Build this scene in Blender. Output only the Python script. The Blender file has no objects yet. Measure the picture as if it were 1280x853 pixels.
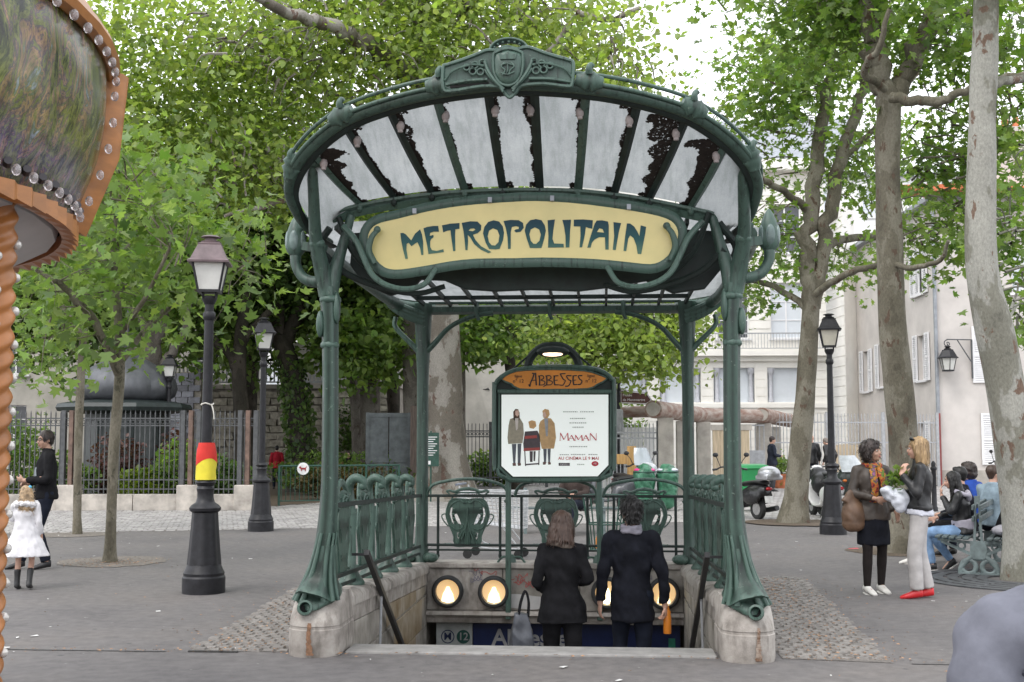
import bpy, bmesh, math, random
import numpy as np
from mathutils import Vector, Matrix, noise as mnoise
R = math.radians
PI = math.pi
rnd = random.Random(7)
nrg = np.random.default_rng(11)
S = bpy.context.scene
COL = S.collection

# ------------------------------------------------------------------ camera, sky, sun, exposure
cam_d = bpy.data.cameras.new('camera')
cam = bpy.data.objects.new('camera', cam_d)
COL.objects.link(cam)
cam.location = (0.58, -9.55, 1.70)
cam.rotation_euler = (R(90 + 4.63), 0, R(4.27))
cam_d.sensor_width = 36
cam_d.lens = 42.19
cam_d.clip_start = 0.1
cam_d.clip_end = 3000
S.camera = cam

world = bpy.data.worlds.new("World")
S.world = world
world.use_nodes = True
wn, wl = world.node_tree.nodes, world.node_tree.links
wn.clear()
w_out = wn.new('ShaderNodeOutputWorld')
w_bg = wn.new('ShaderNodeBackground')
w_sky = wn.new('ShaderNodeTexSky')
w_sky.sky_type = 'NISHITA'
w_sky.sun_disc = False
w_sky.sun_elevation = R(52)
w_sky.sun_rotation = R(215)
w_sky.air_density = 1.0
w_sky.dust_density = 4.0
w_sky.ozone_density = 1.0
w_mix = wn.new('ShaderNodeMix')
w_mix.data_type = 'RGBA'
w_mix.inputs['Factor'].default_value = 0.85
w_mix.inputs['B'].default_value = (12.3, 12.5, 13.0, 1)      # even cloud cover over the sky
wl.new(w_sky.outputs[0], w_mix.inputs['A'])
wl.new(w_mix.outputs['Result'], w_bg.inputs['Color'])
w_bg.inputs['Strength'].default_value = 0.13
wl.new(w_bg.outputs[0], w_out.inputs['Surface'])

sun_d = bpy.data.lights.new('sun', 'SUN')
sun_d.energy = 0.9
sun_d.angle = R(25)
sun_d.color = (1.0, 0.97, 0.93)
sun = bpy.data.objects.new('sun', sun_d)
COL.objects.link(sun)
sun.rotation_euler = (R(38), 0, R(-35))
sun.location = (-10, -20, 30)

S.view_settings.view_transform = 'Standard'
S.view_settings.look = 'None'
S.view_settings.exposure = 0.5
S.view_settings.gamma = 1.0
S.render.engine = 'CYCLES'
S.cycles.max_bounces = 8
S.cycles.transparent_max_bounces = 8
S.cycles.diffuse_bounces = 4

# ------------------------------------------------------------------ materials
def nodes_of(name):
    m = bpy.data.materials.new(name)
    m.use_nodes = True
    nt = m.node_tree
    b = nt.nodes['Principled BSDF']
    return m, nt, b

def sock(nt, typ, **kw):
    n = nt.nodes.new(typ)
    for k, v in kw.items():
        setattr(n, k, v)
    return n

def rgb(c):
    return (c[0], c[1], c[2], 1)

def mul(c, k):
    return tuple(min(1, x * k) for x in c)

def noise(nt, scale, detail=4, rough=.55, vec=None, stretch=None):
    n = nt.nodes.new('ShaderNodeTexNoise')
    n.inputs['Scale'].default_value = scale
    n.inputs['Detail'].default_value = detail
    n.inputs['Roughness'].default_value = rough
    if vec is not None:
        if stretch:
            mp = nt.nodes.new('ShaderNodeMapping')
            mp.inputs['Scale'].default_value = stretch
            nt.links.new(vec, mp.inputs['Vector'])
            vec = mp.outputs[0]
        nt.links.new(vec, n.inputs['Vector'])
    return n

def ramp(nt, src, stops):
    r = nt.nodes.new('ShaderNodeValToRGB')
    e = r.color_ramp.elements
    while len(e) < len(stops):
        e.new(.5)
    for i, (p, c) in enumerate(stops):
        e[i].position = p
        e[i].color = rgb(c) if not isinstance(c, (int, float)) else (c, c, c, 1)
    nt.links.new(src, r.inputs[0])
    return r

def mixc(nt, fac, a, b, mode='MIX'):
    m = nt.nodes.new('ShaderNodeMix')
    m.data_type = 'RGBA'
    m.blend_type = mode
    for s, key in ((fac, 'Factor'), (a, 'A'), (b, 'B')):
        if hasattr(s, 'is_linked') or hasattr(s, 'links'):
            nt.links.new(s, m.inputs[key])
        elif isinstance(s, (int, float)):
            m.inputs[key].default_value = s
        else:
            m.inputs[key].default_value = rgb(s)
    return m.outputs['Result']

def coord(nt, kind='Object'):
    if kind == 'World':
        return nt.nodes.new('ShaderNodeNewGeometry').outputs['Position']
    return nt.nodes.new('ShaderNodeTexCoord').outputs[kind]

def add_bump(nt, b, src, strength, dist=.01):
    bp = nt.nodes.new('ShaderNodeBump')
    bp.inputs['Strength'].default_value = strength
    bp.inputs['Distance'].default_value = dist
    nt.links.new(src, bp.inputs['Height'])
    nt.links.new(bp.outputs[0], b.inputs['Normal'])

MATS = {}
def mat(name, col, rough=.6, metal=0., var=.2, scale=6., col2=None, bump=0., bscale=60., spec=.5, kind='World', thr=(.35, .65), stretch=None, island=0.):
    if name in MATS:
        return MATS[name]
    m, nt, b = nodes_of(name)
    v = coord(nt, kind)
    n = noise(nt, scale, 6, .6, v, stretch)
    a = mul(col, 1 - var)
    c2 = col2 or mul(col, 1 + var)
    r = ramp(nt, n.outputs['Fac'], [(thr[0], a), (thr[1], c2)])
    out = r.outputs[0]
    if island:
        g = nt.nodes.new('ShaderNodeNewGeometry')
        oi = nt.nodes.new('ShaderNodeObjectInfo')
        ad = sock(nt, 'ShaderNodeMath', operation='ADD')
        nt.links.new(g.outputs['Random Per Island'], ad.inputs[0])
        nt.links.new(oi.outputs['Random'], ad.inputs[1])
        fr = sock(nt, 'ShaderNodeMath', operation='FRACT')
        nt.links.new(ad.outputs[0], fr.inputs[0])
        rr = ramp(nt, fr.outputs[0], [(0, 1 - island), (1, 1 + island)])
        out = mixc(nt, 1.0, out, rr.outputs[0], 'MULTIPLY')
    nt.links.new(out, b.inputs['Base Color'])
    b.inputs['Roughness'].default_value = rough
    b.inputs['Metallic'].default_value = metal
    b.inputs['Specular IOR Level'].default_value = spec
    if bump:
        nb = noise(nt, bscale, 5, .6, v)
        add_bump(nt, b, nb.outputs['Fac'], bump)
    MATS[name] = m
    return m

def emit(name, col, strength, base=None):
    if name in MATS:
        return MATS[name]
    m, nt, b = nodes_of(name)
    b.inputs['Base Color'].default_value = rgb(base or col)
    b.inputs['Emission Color'].default_value = rgb(col)
    b.inputs['Emission Strength'].default_value = strength
    MATS[name] = m
    return m

def leafmat(name, dark, light, trans=.45, clump=.7):
    m, nt, b = nodes_of(name)
    nt.nodes.remove(b)
    out = nt.nodes['Material Output']
    g = nt.nodes.new('ShaderNodeNewGeometry')
    n = noise(nt, clump, 3, .6, g.outputs['Position'])
    ad = sock(nt, 'ShaderNodeMath', operation='MULTIPLY_ADD')
    nt.links.new(g.outputs['Random Per Island'], ad.inputs[0])
    ad.inputs[1].default_value = .55
    nt.links.new(n.outputs['Fac'], ad.inputs[2])
    sb = sock(nt, 'ShaderNodeMath', operation='SUBTRACT')
    nt.links.new(ad.outputs[0], sb.inputs[0])
    sb.inputs[1].default_value = .27
    r = ramp(nt, sb.outputs[0], [(.15, dark), (.8, light)])
    hs = nt.nodes.new('ShaderNodeHueSaturation'); nt.links.new(r.outputs[0], hs.inputs['Color'])
    for key, lo, hi in (('Hue', .49, .522), ('Saturation', .82, 1.12), ('Value', .92, 1.45)):
        wn_ = nt.nodes.new('ShaderNodeTexWhiteNoise'); wn_.noise_dimensions = '1D'
        mm = sock(nt, 'ShaderNodeMath', operation='MULTIPLY'); mm.inputs[1].default_value = len(key) * 31.7
        nt.links.new(g.outputs['Random Per Island'], mm.inputs[0]); nt.links.new(mm.outputs[0], wn_.inputs['W'])
        mr = nt.nodes.new('ShaderNodeMapRange'); mr.inputs['To Min'].default_value = lo; mr.inputs['To Max'].default_value = hi
        nt.links.new(wn_.outputs['Value'], mr.inputs['Value']); nt.links.new(mr.outputs[0], hs.inputs[key])
    r = hs
    d = nt.nodes.new('ShaderNodeBsdfPrincipled')
    d.inputs['Roughness'].default_value = .42
    d.inputs['Specular IOR Level'].default_value = .45
    nt.links.new(r.outputs[0], d.inputs['Base Color'])
    t = nt.nodes.new('ShaderNodeBsdfTranslucent')
    tc = mixc(nt, 1.0, r.outputs[0], (1.32, 1.38, .62), 'MULTIPLY')
    nt.links.new(tc, t.inputs['Color'])
    mx = nt.nodes.new('ShaderNodeMixShader')
    mx.inputs[0].default_value = trans
    nt.links.new(d.outputs[0], mx.inputs[1])
    nt.links.new(t.outputs[0], mx.inputs[2])
    nt.links.new(mx.outputs[0], out.inputs['Surface'])
    MATS[name] = m
    return m

# ------------------------------------------------------------------ mesh helpers
def vadd(a, b): return (a[0] + b[0], a[1] + b[1], a[2] + b[2])

def cr(pts, n=6, closed=False):
    """Catmull-Rom through points of any dimension"""
    P = [tuple(p) for p in pts]
    if closed:
        P = [P[-1]] + P + [P[0], P[1]]
    else:
        P = [tuple(2 * a - b for a, b in zip(P[0], P[1]))] + P + [tuple(2 * a - b for a, b in zip(P[-1], P[-2]))]
    out = []
    for i in range(1, len(P) - 2):
        p0, p1, p2, p3 = P[i - 1:i + 3]
        for k in range(n):
            t = k / n
            out.append(tuple(.5 * (2 * b + (c - a) * t + (2 * a - 5 * b + 4 * c - d) * t * t + (3 * b - a - 3 * c + d) * t ** 3)
                             for a, b, c, d in zip(p0, p1, p2, p3)))
    if not closed:
        out.append(P[-2])
    return out

class MB:
    def __init__(s):
        s.v = []; s.f = []; s.mi = []; s.cur = 0
    def add(s, vs, fs):
        o = len(s.v)
        s.v.extend(tuple(v) for v in vs)
        for f in fs:
            s.f.append(tuple(i + o for i in f)); s.mi.append(s.cur)
        return s
    def box(s, x0, x1, y0, y1, z0, z1):
        v = [(x, y, z) for z in (z0, z1) for y in (y0, y1) for x in (x0, x1)]
        return s.add(v, [(0, 2, 3, 1), (4, 5, 7, 6), (0, 1, 5, 4), (2, 6, 7, 3), (0, 4, 6, 2), (1, 3, 7, 5)])
    def boxm(s, M, sx, sy, sz):
        v = [M @ Vector((x, y, z)) for z in (-sz / 2, sz / 2) for y in (-sy / 2, sy / 2) for x in (-sx / 2, sx / 2)]
        return s.add(v, [(0, 2, 3, 1), (4, 5, 7, 6), (0, 1, 5, 4), (2, 6, 7, 3), (0, 4, 6, 2), (1, 3, 7, 5)])
    def bar(s, a, b, w, h, up=(0, 0, 1)):
        a, b = Vector(a), Vector(b); t = (b - a); L = t.length; t.normalize()
        u = Vector(up); u = u - t * u.dot(t)
        if u.length < 1e-4: u = Vector((1, 0, 0)) - t * t.x
        u.normalize(); r = t.cross(u)
        M = Matrix((r, t, u)).transposed().to_4x4(); M.translation = (a + b) / 2
        return s.boxm(M, w, L, h)
    def tube(s, pts, r, n=8, cap=True, closed=False, ref=None, lobes=0, lamp=0., twist=0.):
        P = [Vector(p[:3]) for p in pts]; N = len(P)
        if not hasattr(r, '__len__'): r = [r] * N
        elif len(r) == 2 and N != 2 and not hasattr(r[0], '__len__'):
            r = [r[0] + (r[1] - r[0]) * i / (N - 1) for i in range(N)]
        vs = []; prev = None
        for i in range(N):
            if closed: t = P[(i + 1) % N] - P[i - 1]
            else: t = P[min(i + 1, N - 1)] - P[max(i - 1, 0)]
            if t.length < 1e-9: t = Vector((0, 0, 1))
            t.normalize()
            if ref is not None: u = Vector(ref)
            else: u = prev if prev is not None else (Vector((1, 0, 0)) if abs(t.x) < .8 else Vector((0, 0, 1)))
            u = u - t * u.dot(t)
            if u.length < 1e-5: u = Vector((0, 1, 0)) - t * t.y
            u.normalize(); prev = u; w = t.cross(u)
            a, b = r[i] if hasattr(r[i], '__len__') else (r[i], r[i])
            for k in range(n):
                ph = 2 * PI * k / n + twist * i
                q = 1 + (lamp * math.cos(lobes * ph) if lobes else 0)
                vs.append(P[i] + u * (a * q * math.cos(ph)) + w * (b * q * math.sin(ph)))
        fs = []
        for i in range(N if closed else N - 1):
            j = (i + 1) % N
            for k in range(n):
                k2 = (k + 1) % n
                fs.append((i * n + k, i * n + k2, j * n + k2, j * n + k))
        if cap and not closed:
            fs.append(tuple(range(n - 1, -1, -1))); fs.append(tuple(range((N - 1) * n, N * n)))
        return s.add(vs, fs)
    def loft(s, rings, cap=True):
        n = len(rings[0]); vs = [p for r in rings for p in r]; fs = []
        for i in range(len(rings) - 1):
            for k in range(n):
                k2 = (k + 1) % n
                fs.append((i * n + k, i * n + k2, (i + 1) * n + k2, (i + 1) * n + k))
        if cap:
            fs.append(tuple(range(n - 1, -1, -1))); fs.append(tuple(range((len(rings) - 1) * n, len(rings) * n)))
        return s.add(vs, fs)
    def lathe(s, prof, c=(0, 0, 0), n=16, M=None, ph0=0., squash=1.):
        rings = []
        for r, z in prof:
            ring = []
            for k in range(n):
                a = 2 * PI * k / n + ph0
                p = Vector((r * math.cos(a), r * math.sin(a) * squash, z))
                if M is not None: p = M @ p
                ring.append((p[0] + c[0], p[1] + c[1], p[2] + c[2]))
            rings.append(ring)
        return s.loft(rings)
    def sphere(s, c, r, n=10, m=7, M=None):
        if not hasattr(r, '__len__'): r = (r, r, r)
        vs = []; fs = []
        def T(p):
            p = Vector(p)
            if M is not None: p = M @ p
            return (p[0] + c[0], p[1] + c[1], p[2] + c[2])
        vs.append(T((0, 0, -r[2])))
        for i in range(1, m):
            b = -PI / 2 + PI * i / m
            for k in range(n):
                a = 2 * PI * k / n
                vs.append(T((r[0] * math.cos(b) * math.cos(a), r[1] * math.cos(b) * math.sin(a), r[2] * math.sin(b))))
        vs.append(T((0, 0, r[2])))
        for k in range(n):
            fs.append((0, 1 + (k + 1) % n, 1 + k))
            fs.append((len(vs) - 1, 1 + (m - 2) * n + k, 1 + (m - 2) * n + (k + 1) % n))
        for i in range(m - 2):
            for k in range(n):
                a = 1 + i * n + k; b = 1 + i * n + (k + 1) % n
                fs.append((a, b, b + n, a + n))
        return s.add(vs, fs)
    def prism(s, poly, d0, d1, plane='xz', M=None):
        """poly 2D, extruded between depths d0 and d1 along the third axis"""
        def T(u, v, d):
            p = {'xz': (u, d, v), 'yz': (d, u, v), 'xy': (u, v, d)}[plane]
            return M @ Vector(p) if M is not None else p
        n = len(poly)
        vs = [T(u, v, d0) for u, v in poly] + [T(u, v, d1) for u, v in poly]
        fs = [tuple(range(n)), tuple(range(2 * n - 1, n - 1, -1))]
        fs += [(k, (k + 1) % n, n + (k + 1) % n, n + k) for k in range(n)]
        return s.add(vs, fs)
    def cap(s, p0, p1, r0, r1=None, n=10):
        """closed tapered capsule"""
        r1 = r0 if r1 is None else r1
        s.tube([p0, p1], [r0, r1], n)
        s.sphere(p0, r0, n, 6); s.sphere(p1, r1, n, 6)
        return s
    def mesh(s, name, smooth=True, angle=40, fix=True):
        me = bpy.data.meshes.new(name)
        me.from_pydata(s.v, [], s.f)
        if any(s.mi): me.polygons.foreach_set('material_index', s.mi)
        if fix and len(s.f) < 60000:
            bm = bmesh.new(); bm.from_mesh(me)
            bmesh.ops.recalc_face_normals(bm, faces=bm.faces)
            bm.to_mesh(me); bm.free()
        if smooth:
            me.polygons.foreach_set('use_smooth', [True] * len(me.polygons))
            me.set_sharp_from_angle(angle=R(angle))
        me.update()
        return me
    def build(s, name, mt, parent=None, smooth=True, angle=40, bevel=0., seg=2, loc=None, kind=None, fix=True):
        me = s.mesh(name, smooth, angle, fix)
        return link(name, me, mt, parent, bevel, seg, loc, kind)

def link(name, me, mt, parent=None, bevel=0., seg=2, loc=None, kind=None):
    for m in (mt if isinstance(mt, (list, tuple)) else [mt]):
        if m is not None: me.materials.append(m)
    o = bpy.data.objects.new(name, me)
    COL.objects.link(o)
    if parent is not None: o.parent = parent
    if loc is not None: o.location = loc
    if bevel:
        b = o.modifiers.new('bevel', 'BEVEL'); b.width = bevel; b.segments = seg; b.limit_method = 'ANGLE'; b.angle_limit = R(35)
    if kind: o['kind'] = kind
    return o

def inst(o, parent, loc=None, rot=None, scale=None):
    c = o.copy(); COL.objects.link(c); c.parent = parent
    if loc is not None: c.location = loc
    if rot is not None: c.rotation_euler = rot
    if scale is not None: c.scale = scale
    return c

def tag(o, label=None, cat=None, group=None):
    if label: o['label'] = label
    if cat: o['category'] = cat
    if group: o['group'] = group
    return o

def thing(name, label, cat, loc=(0, 0, 0), rz=0., group=None):
    o = bpy.data.objects.new(name, None); COL.objects.link(o)
    o.empty_display_size = .2
    o.location = loc; o.rotation_euler = (0, 0, rz)
    return tag(o, label, cat, group)

def copy_tree(o, parent=None):
    c = o.copy(); COL.objects.link(c); c.parent = parent
    for ch in list(o.children): copy_tree(ch, c)
    return c

def remesh(mb, vs, smooth=3, wrinkle=0., wfreq=9., wstretch=(1, 1, .45), seed=0.):
    """one continuous skin round overlapping solids"""
    me = bpy.data.meshes.new('tmp'); me.from_pydata(mb.v, [], mb.f)
    bm = bmesh.new(); bm.from_mesh(me); bmesh.ops.recalc_face_normals(bm, faces=bm.faces); bm.to_mesh(me); bm.free()
    o = bpy.data.objects.new('tmp', me); COL.objects.link(o)
    m = o.modifiers.new('r', 'REMESH'); m.mode = 'VOXEL'; m.voxel_size = vs
    if smooth:
        q = o.modifiers.new('s', 'SMOOTH'); q.iterations = smooth; q.factor = .5
    dg = bpy.context.evaluated_depsgraph_get()
    out = bpy.data.meshes.new_from_object(o.evaluated_get(dg))
    bpy.data.objects.remove(o); bpy.data.meshes.remove(me)
    if wrinkle:
        nv = len(out.vertices)
        co = np.empty(nv * 3); out.vertices.foreach_get('co', co); co = co.reshape(-1, 3)
        no = np.empty(nv * 3); out.vertices.foreach_get('normal', no); no = no.reshape(-1, 3)
        for i in range(nv):
            x, y, z = co[i]
            d = mnoise.noise(Vector((x * wfreq * wstretch[0] + seed, y * wfreq * wstretch[1], z * wfreq * wstretch[2] * 2)))
            d += .6 * mnoise.noise(Vector((x * wfreq * 2.1 + seed + z * 9, y * wfreq * 2.1, z * wfreq * 1.2)))
            co[i] += no[i] * d * wrinkle
        out.vertices.foreach_set('co', co.ravel())
    out.polygons.foreach_set('use_smooth', [True] * len(out.polygons))
    out.update()
    return out

def text_mb(body, size, M, depth=.002, align='CENTER', bold=0.):
    """letters as thin solid geometry, returned as an MB"""
    cu = bpy.data.curves.new('t', 'FONT'); cu.body = body; cu.size = size; cu.align_x = align; cu.align_y = 'CENTER'
    cu.extrude = depth; cu.resolution_u = 3; cu.offset = bold
    o = bpy.data.objects.new('t', cu); COL.objects.link(o)
    dg = bpy.context.evaluated_depsgraph_get()
    me = bpy.data.meshes.new_from_object(o.evaluated_get(dg))
    mb = MB(); mb.add([M @ v.co for v in me.vertices], [tuple(p.vertices) for p in me.polygons])
    bpy.data.objects.remove(o); bpy.data.curves.remove(cu); bpy.data.meshes.remove(me)
    return mb

def FR(x, y, z, rz=0.):
    """frame of a print on a face towards -Y: text x to the right, y up"""
    return Matrix.Translation((x, y, z)) @ Matrix.Rotation(rz, 4, 'Z') @ Matrix.Rotation(R(90), 4, 'X')

def ribbon(mb, pts, w, y, n=5, plane='xz', th=.0015):
    """flat stroke of varying width in the x/z plane at depth y (towards -Y)"""
    C = cr(pts, n) if len(pts) > 2 else list(pts)
    N = len(C)
    if not hasattr(w, '__len__'): w = [w] * len(pts)
    W = [x[0] for x in (cr([(q,) for q in w], n) if len(pts) > 2 else [(q,) for q in w])]
    L = []; Rr = []
    for i in range(N):
        a = C[max(i - 1, 0)]; b = C[min(i + 1, N - 1)]
        dx, dz = b[0] - a[0], b[1] - a[1]; l = math.hypot(dx, dz) or 1
        nx, nz = -dz / l * W[i] / 2, dx / l * W[i] / 2
        L.append((C[i][0] + nx, C[i][1] + nz)); Rr.append((C[i][0] - nx, C[i][1] - nz))
    vs = [(p[0], y, p[1]) for p in L] + [(p[0], y, p[1]) for p in Rr]
    mb.add(vs, [(i, i + 1, N + i + 1, N + i) for i in range(N - 1)])
    return mb
# ------------------------------------------------------------------ shared materials
def asphalt():
    m, nt, b = nodes_of('asphalt')
    v = coord(nt, 'World')
    fine = noise(nt, 240, 3, .7, v)
    mid = noise(nt, 9, 5, .6, v)
    big = noise(nt, .55, 5, .65, v)
    r1 = ramp(nt, fine.outputs['Fac'], [(.3, (.088, .082, .080)), (.52, (.152, .143, .140)), (.72, (.24, .228, .222))])
    r2 = ramp(nt, mid.outputs['Fac'], [(.32, .82), (.68, 1.14)])
    r3 = ramp(nt, big.outputs['Fac'], [(.3, (.8, .8, .82)), (.5, (1, 1, 1)), (.72, (1.13, 1.1, 1.06))])
    c = mixc(nt, 1., r1.outputs[0], r2.outputs[0], 'MULTIPLY')
    c = mixc(nt, 1., c, r3.outputs[0], 'MULTIPLY')
    # gum spots and droppings
    vo = nt.nodes.new('ShaderNodeTexVoronoi'); vo.inputs['Scale'].default_value = 2.3
    nt.links.new(v, vo.inputs['Vector'])
    sp = ramp(nt, vo.outputs['Distance'], [(.05, 1.), (.075, 0.)])
    c = mixc(nt, sp.outputs[0], c, (.09, .088, .088))
    vo2 = nt.nodes.new('ShaderNodeTexVoronoi'); vo2.inputs['Scale'].default_value = 5.1
    nt.links.new(v, vo2.inputs['Vector'])
    sp2 = ramp(nt, vo2.outputs['Distance'], [(.035, .8), (.06, 0.)])
    c = mixc(nt, sp2.outputs[0], c, (.3, .295, .285))
    nt.links.new(c, b.inputs['Base Color'])
    b.inputs['Roughness'].default_value = .82
    b.inputs['Specular IOR Level'].default_value = .3
    add_bump(nt, b, fine.outputs['Fac'], .5, .004)
    return m
M_ASPH = asphalt()
M_SETT = mat('sett_stone', (.33, .315, .305), .8, var=.2, scale=14, island=.2, bump=.3, bscale=90)
M_SETT2 = mat('sett_dark', (.215, .2, .185), .85, var=.22, scale=11, island=.13, bump=.4, bscale=70)
M_JOINT = mat('sett_joint', (.165, .15, .135), .95, var=.3, scale=30)
M_STONE = mat('pale_stone', (.42, .385, .345), .8, var=.28, scale=3.2, island=.08, bump=.3, bscale=45)
M_SOIL = mat('soil', (.10, .075, .052), .95, var=.4, scale=30, bump=.6, bscale=40)
M_IRON = mat('grey_iron', (.075, .078, .082), .5, var=.25, scale=9)
M_IRONL = mat('pale_iron', (.36, .37, .385), .55, var=.15, scale=9)
M_PLAST = mat('house_plaster', (.58, .545, .515), .9, var=.09, scale=1.1, bump=.15, bscale=30)
M_SCHOOL = mat('school_stone', (.84, .82, .77), .85, var=.06, scale=.9, bump=.1)
M_WHITE = mat('white_render', (.84, .84, .83), .85, var=.06, scale=.6)
M_SHUT = mat('shutter_white', (.78, .78, .79), .6, var=.05, scale=4)
M_GLASSD = mat('dark_window', (.06, .065, .075), .12, var=.3, scale=1.5, spec=.6)
M_GLASSL = mat('blind_window', (.62, .66, .70), .3, var=.06, scale=1.2)
M_TILE = mat('roof_tile', (.52, .17, .08), .8, var=.25, scale=6, island=.15)
M_ZINC = mat('zinc', (.30, .32, .35), .45, .3, var=.15, scale=4)
M_WALLST = mat('rubble', (.40, .37, .31), .9, var=.35, scale=5, island=.22, bump=.6, bscale=22)
M_MORTAR = mat('mortar', (.25, .23, .20), .95, var=.25, scale=6)
M_RENDER = mat('old_render', (.50, .475, .43), .9, var=.2, scale=.8, bump=.2)
M_CONC = mat('concrete', (.40, .37, .33), .85, var=.2, scale=3, bump=.2, bscale=50)
M_RUSTB = mat('rusty_beam', (.32, .17, .12), .75, var=.4, scale=2.5, col2=(.36, .31, .27), stretch=(1, 1, 3))
M_WOODL = mat('pale_wood', (.52, .42, .29), .75, var=.2, scale=3, stretch=(6, 6, .5))
M_WOOD = mat('ochre_wood', (.42, .25, .09), .7, var=.25, scale=3, stretch=(6, 6, .6))

# ------------------------------------------------------------------ ground
TRI=None
def struct(o, label=None):
    o['kind'] = 'structure'
    return o
g = MB()
xs = [-900, -60, -1.62, 1.62, 60, 900]; ys = [-900, -12, .3, 5.12, 60, 1500]
for i in range(5):
    for j in range(5):
        if i == 2 and j == 2: continue          # the stairwell
        g.add([(xs[i], ys[j], 0), (xs[i + 1], ys[j], 0), (xs[i + 1], ys[j + 1], 0), (xs[i], ys[j + 1], 0)], [(0, 1, 2, 3)])
struct(g.build('ground', M_ASPH, smooth=False))

def in_poly(p, poly):
    c = False
    for i in range(len(poly)):
        a, b = poly[i], poly[i - 1]
        if (a[1] > p[1]) != (b[1] > p[1]) and p[0] < (b[0] - a[0]) * (p[1] - a[1]) / (b[1] - a[1]) + a[0]: c = not c
    return c

def sett_top(mb, x, y, w, l, z, rz=0.):
    """one domed sett: bevelled top and short sides"""
    ca, sa = math.cos(rz), math.sin(rz); b = .012
    def T(u, v, q): return (x + u * ca - v * sa, y + u * sa + v * ca, q)
    lo = [T(sx * w / 2, sy * l / 2, z - .02) for sx, sy in ((-1, -1), (1, -1), (1, 1), (-1, 1))]
    hi = [T(sx * (w / 2 - b), sy * (l / 2 - b), z) for sx, sy in ((-1, -1), (1, -1), (1, 1), (-1, 1))]
    mb.add(lo + hi, [(4, 5, 6, 7), (0, 1, 5, 4), (1, 2, 6, 5), (2, 3, 7, 6), (3, 0, 4, 7)])

# cobbled lane between the square and the garden
lane = [(-24, 6.6), (-10.9, 11.0), (5, 16.1), (30, 24.1), (30, 36), (-2, 33), (-7.6, 20), (-7.9, 18.25), (-24, 17.1)]
mb = MB(); mb.add([(x, y, .004) for x, y in lane], [tuple(range(len(lane)))])
cl = struct(mb.build('cobbled_lane', M_JOINT, smooth=False))
mb = MB(); ang = math.atan2(5.1, 15.9)
y = -8.
row = 0
while y < 26:
    x = -18. + (.09 if row % 2 else 0)
    while x < 27:
        X = x * math.cos(ang) - y * math.sin(ang); Y = x * math.sin(ang) + y * math.cos(ang) + 10
        if Y < 34 and X > -15 - Y * .1 and in_poly((X, Y), lane):
            w = .19 + rnd.uniform(-.02, .02)
            sett_top(mb, X, Y, w, .185, .014 + rnd.uniform(-.003, .004), ang + rnd.uniform(-.03, .03))
        x += .205
    y += .2; row += 1
mb.build('sett', M_SETT, cl, smooth=False, kind='stuff', fix=False)

# sett strips along both flanks of the entrance
for poly in ([(-2.72, .02), (-1.93, .02), (-1.93, 5.3), (-2.95, 5.3)], [(1.96, .02), (2.76, -.1), (3.02, 5.5), (1.96, 5.5)]):
    b = MB(); b.add([(x, y, .004) for x, y in poly], [tuple(range(4))])
    st = struct(b.build('sett_strip', M_JOINT, smooth=False))
    protos = []
    for q in range(6):
        t = MB(); sett_top(t, 0, 0, .098 + rnd.uniform(-.012, .012), .096 + rnd.uniform(-.01, .01), 0.)
        protos.append(t.mesh('sett', False)); protos[-1].materials.append(M_SETT2)
    far = MB(); n = 0; y = .07; row = 0
    while y < 5.5:
        x = -3.1 if poly[0][0] < 0 else 1.9
        x += .05 * (row % 2)
        while x < (-1.9 if poly[0][0] < 0 else 3.1):
            if in_poly((x, y), poly):
                z = .014 + rnd.uniform(-.004, .005); rz = rnd.uniform(-.08, .08)
                if n < 280:
                    o = bpy.data.objects.new('sett', rnd.choice(protos)); COL.objects.link(o); o.parent = st
                    o.location = (x, y, z); o.rotation_euler = (rnd.uniform(-.03, .03), rnd.uniform(-.03, .03), rz); n += 1
                else:
                    sett_top(far, x, y, .1, .098, z, rz)
            x += .112
        y += .108; row += 1
    far.build('sett', M_SETT2, st, smooth=False, kind='stuff', fix=False)

# fallen bud scales and grit on the setts, scraps of paper on the asphalt
M_LIT = mat('bud_scales', (.30, .17, .09), .9, var=.5, scale=25, island=.45)
mb = MB()
for i in range(2600):
    k = rnd.random()
    if k < .34: x, y = -2.3 + rnd.gauss(0, .35), rnd.uniform(-.05, 5)
    elif k < .72: x, y = 2.45 + rnd.gauss(0, .33), rnd.uniform(-.1, 5.3)
    elif k < .80: x, y = rnd.uniform(-4.5, 4), rnd.gauss(-.06, .05)
    elif k < .9: x, y = -6.1 + rnd.gauss(0, .4), 6.5 + rnd.gauss(0, .3)
    else: x, y = rnd.uniform(-9, 9), rnd.uniform(-1.2, 11)
    if -1.95 < x < 1.98 and y > .0: continue
    s = rnd.uniform(.006, .02); a = rnd.uniform(0, 6.3)
    mb.add([(x + s * math.cos(a), y + s * math.sin(a), .018), (x - s * .6 * math.sin(a), y + s * .6 * math.cos(a), .024), (x - s * math.cos(a), y - s * math.sin(a), .019), (x + s * .5 * math.sin(a), y - s * .5 * math.cos(a), .02)], [(0, 1, 2, 3)])
o = mb.build('leaf_litter', M_LIT, smooth=False, kind='stuff', fix=False)
tag(o, 'scattered brown bud scales and grit on the setts and asphalt', 'litter')
M_PAPER = mat('paper', (.72, .71, .69), .8, var=.15, scale=30, island=.15)
mb = MB()
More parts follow.
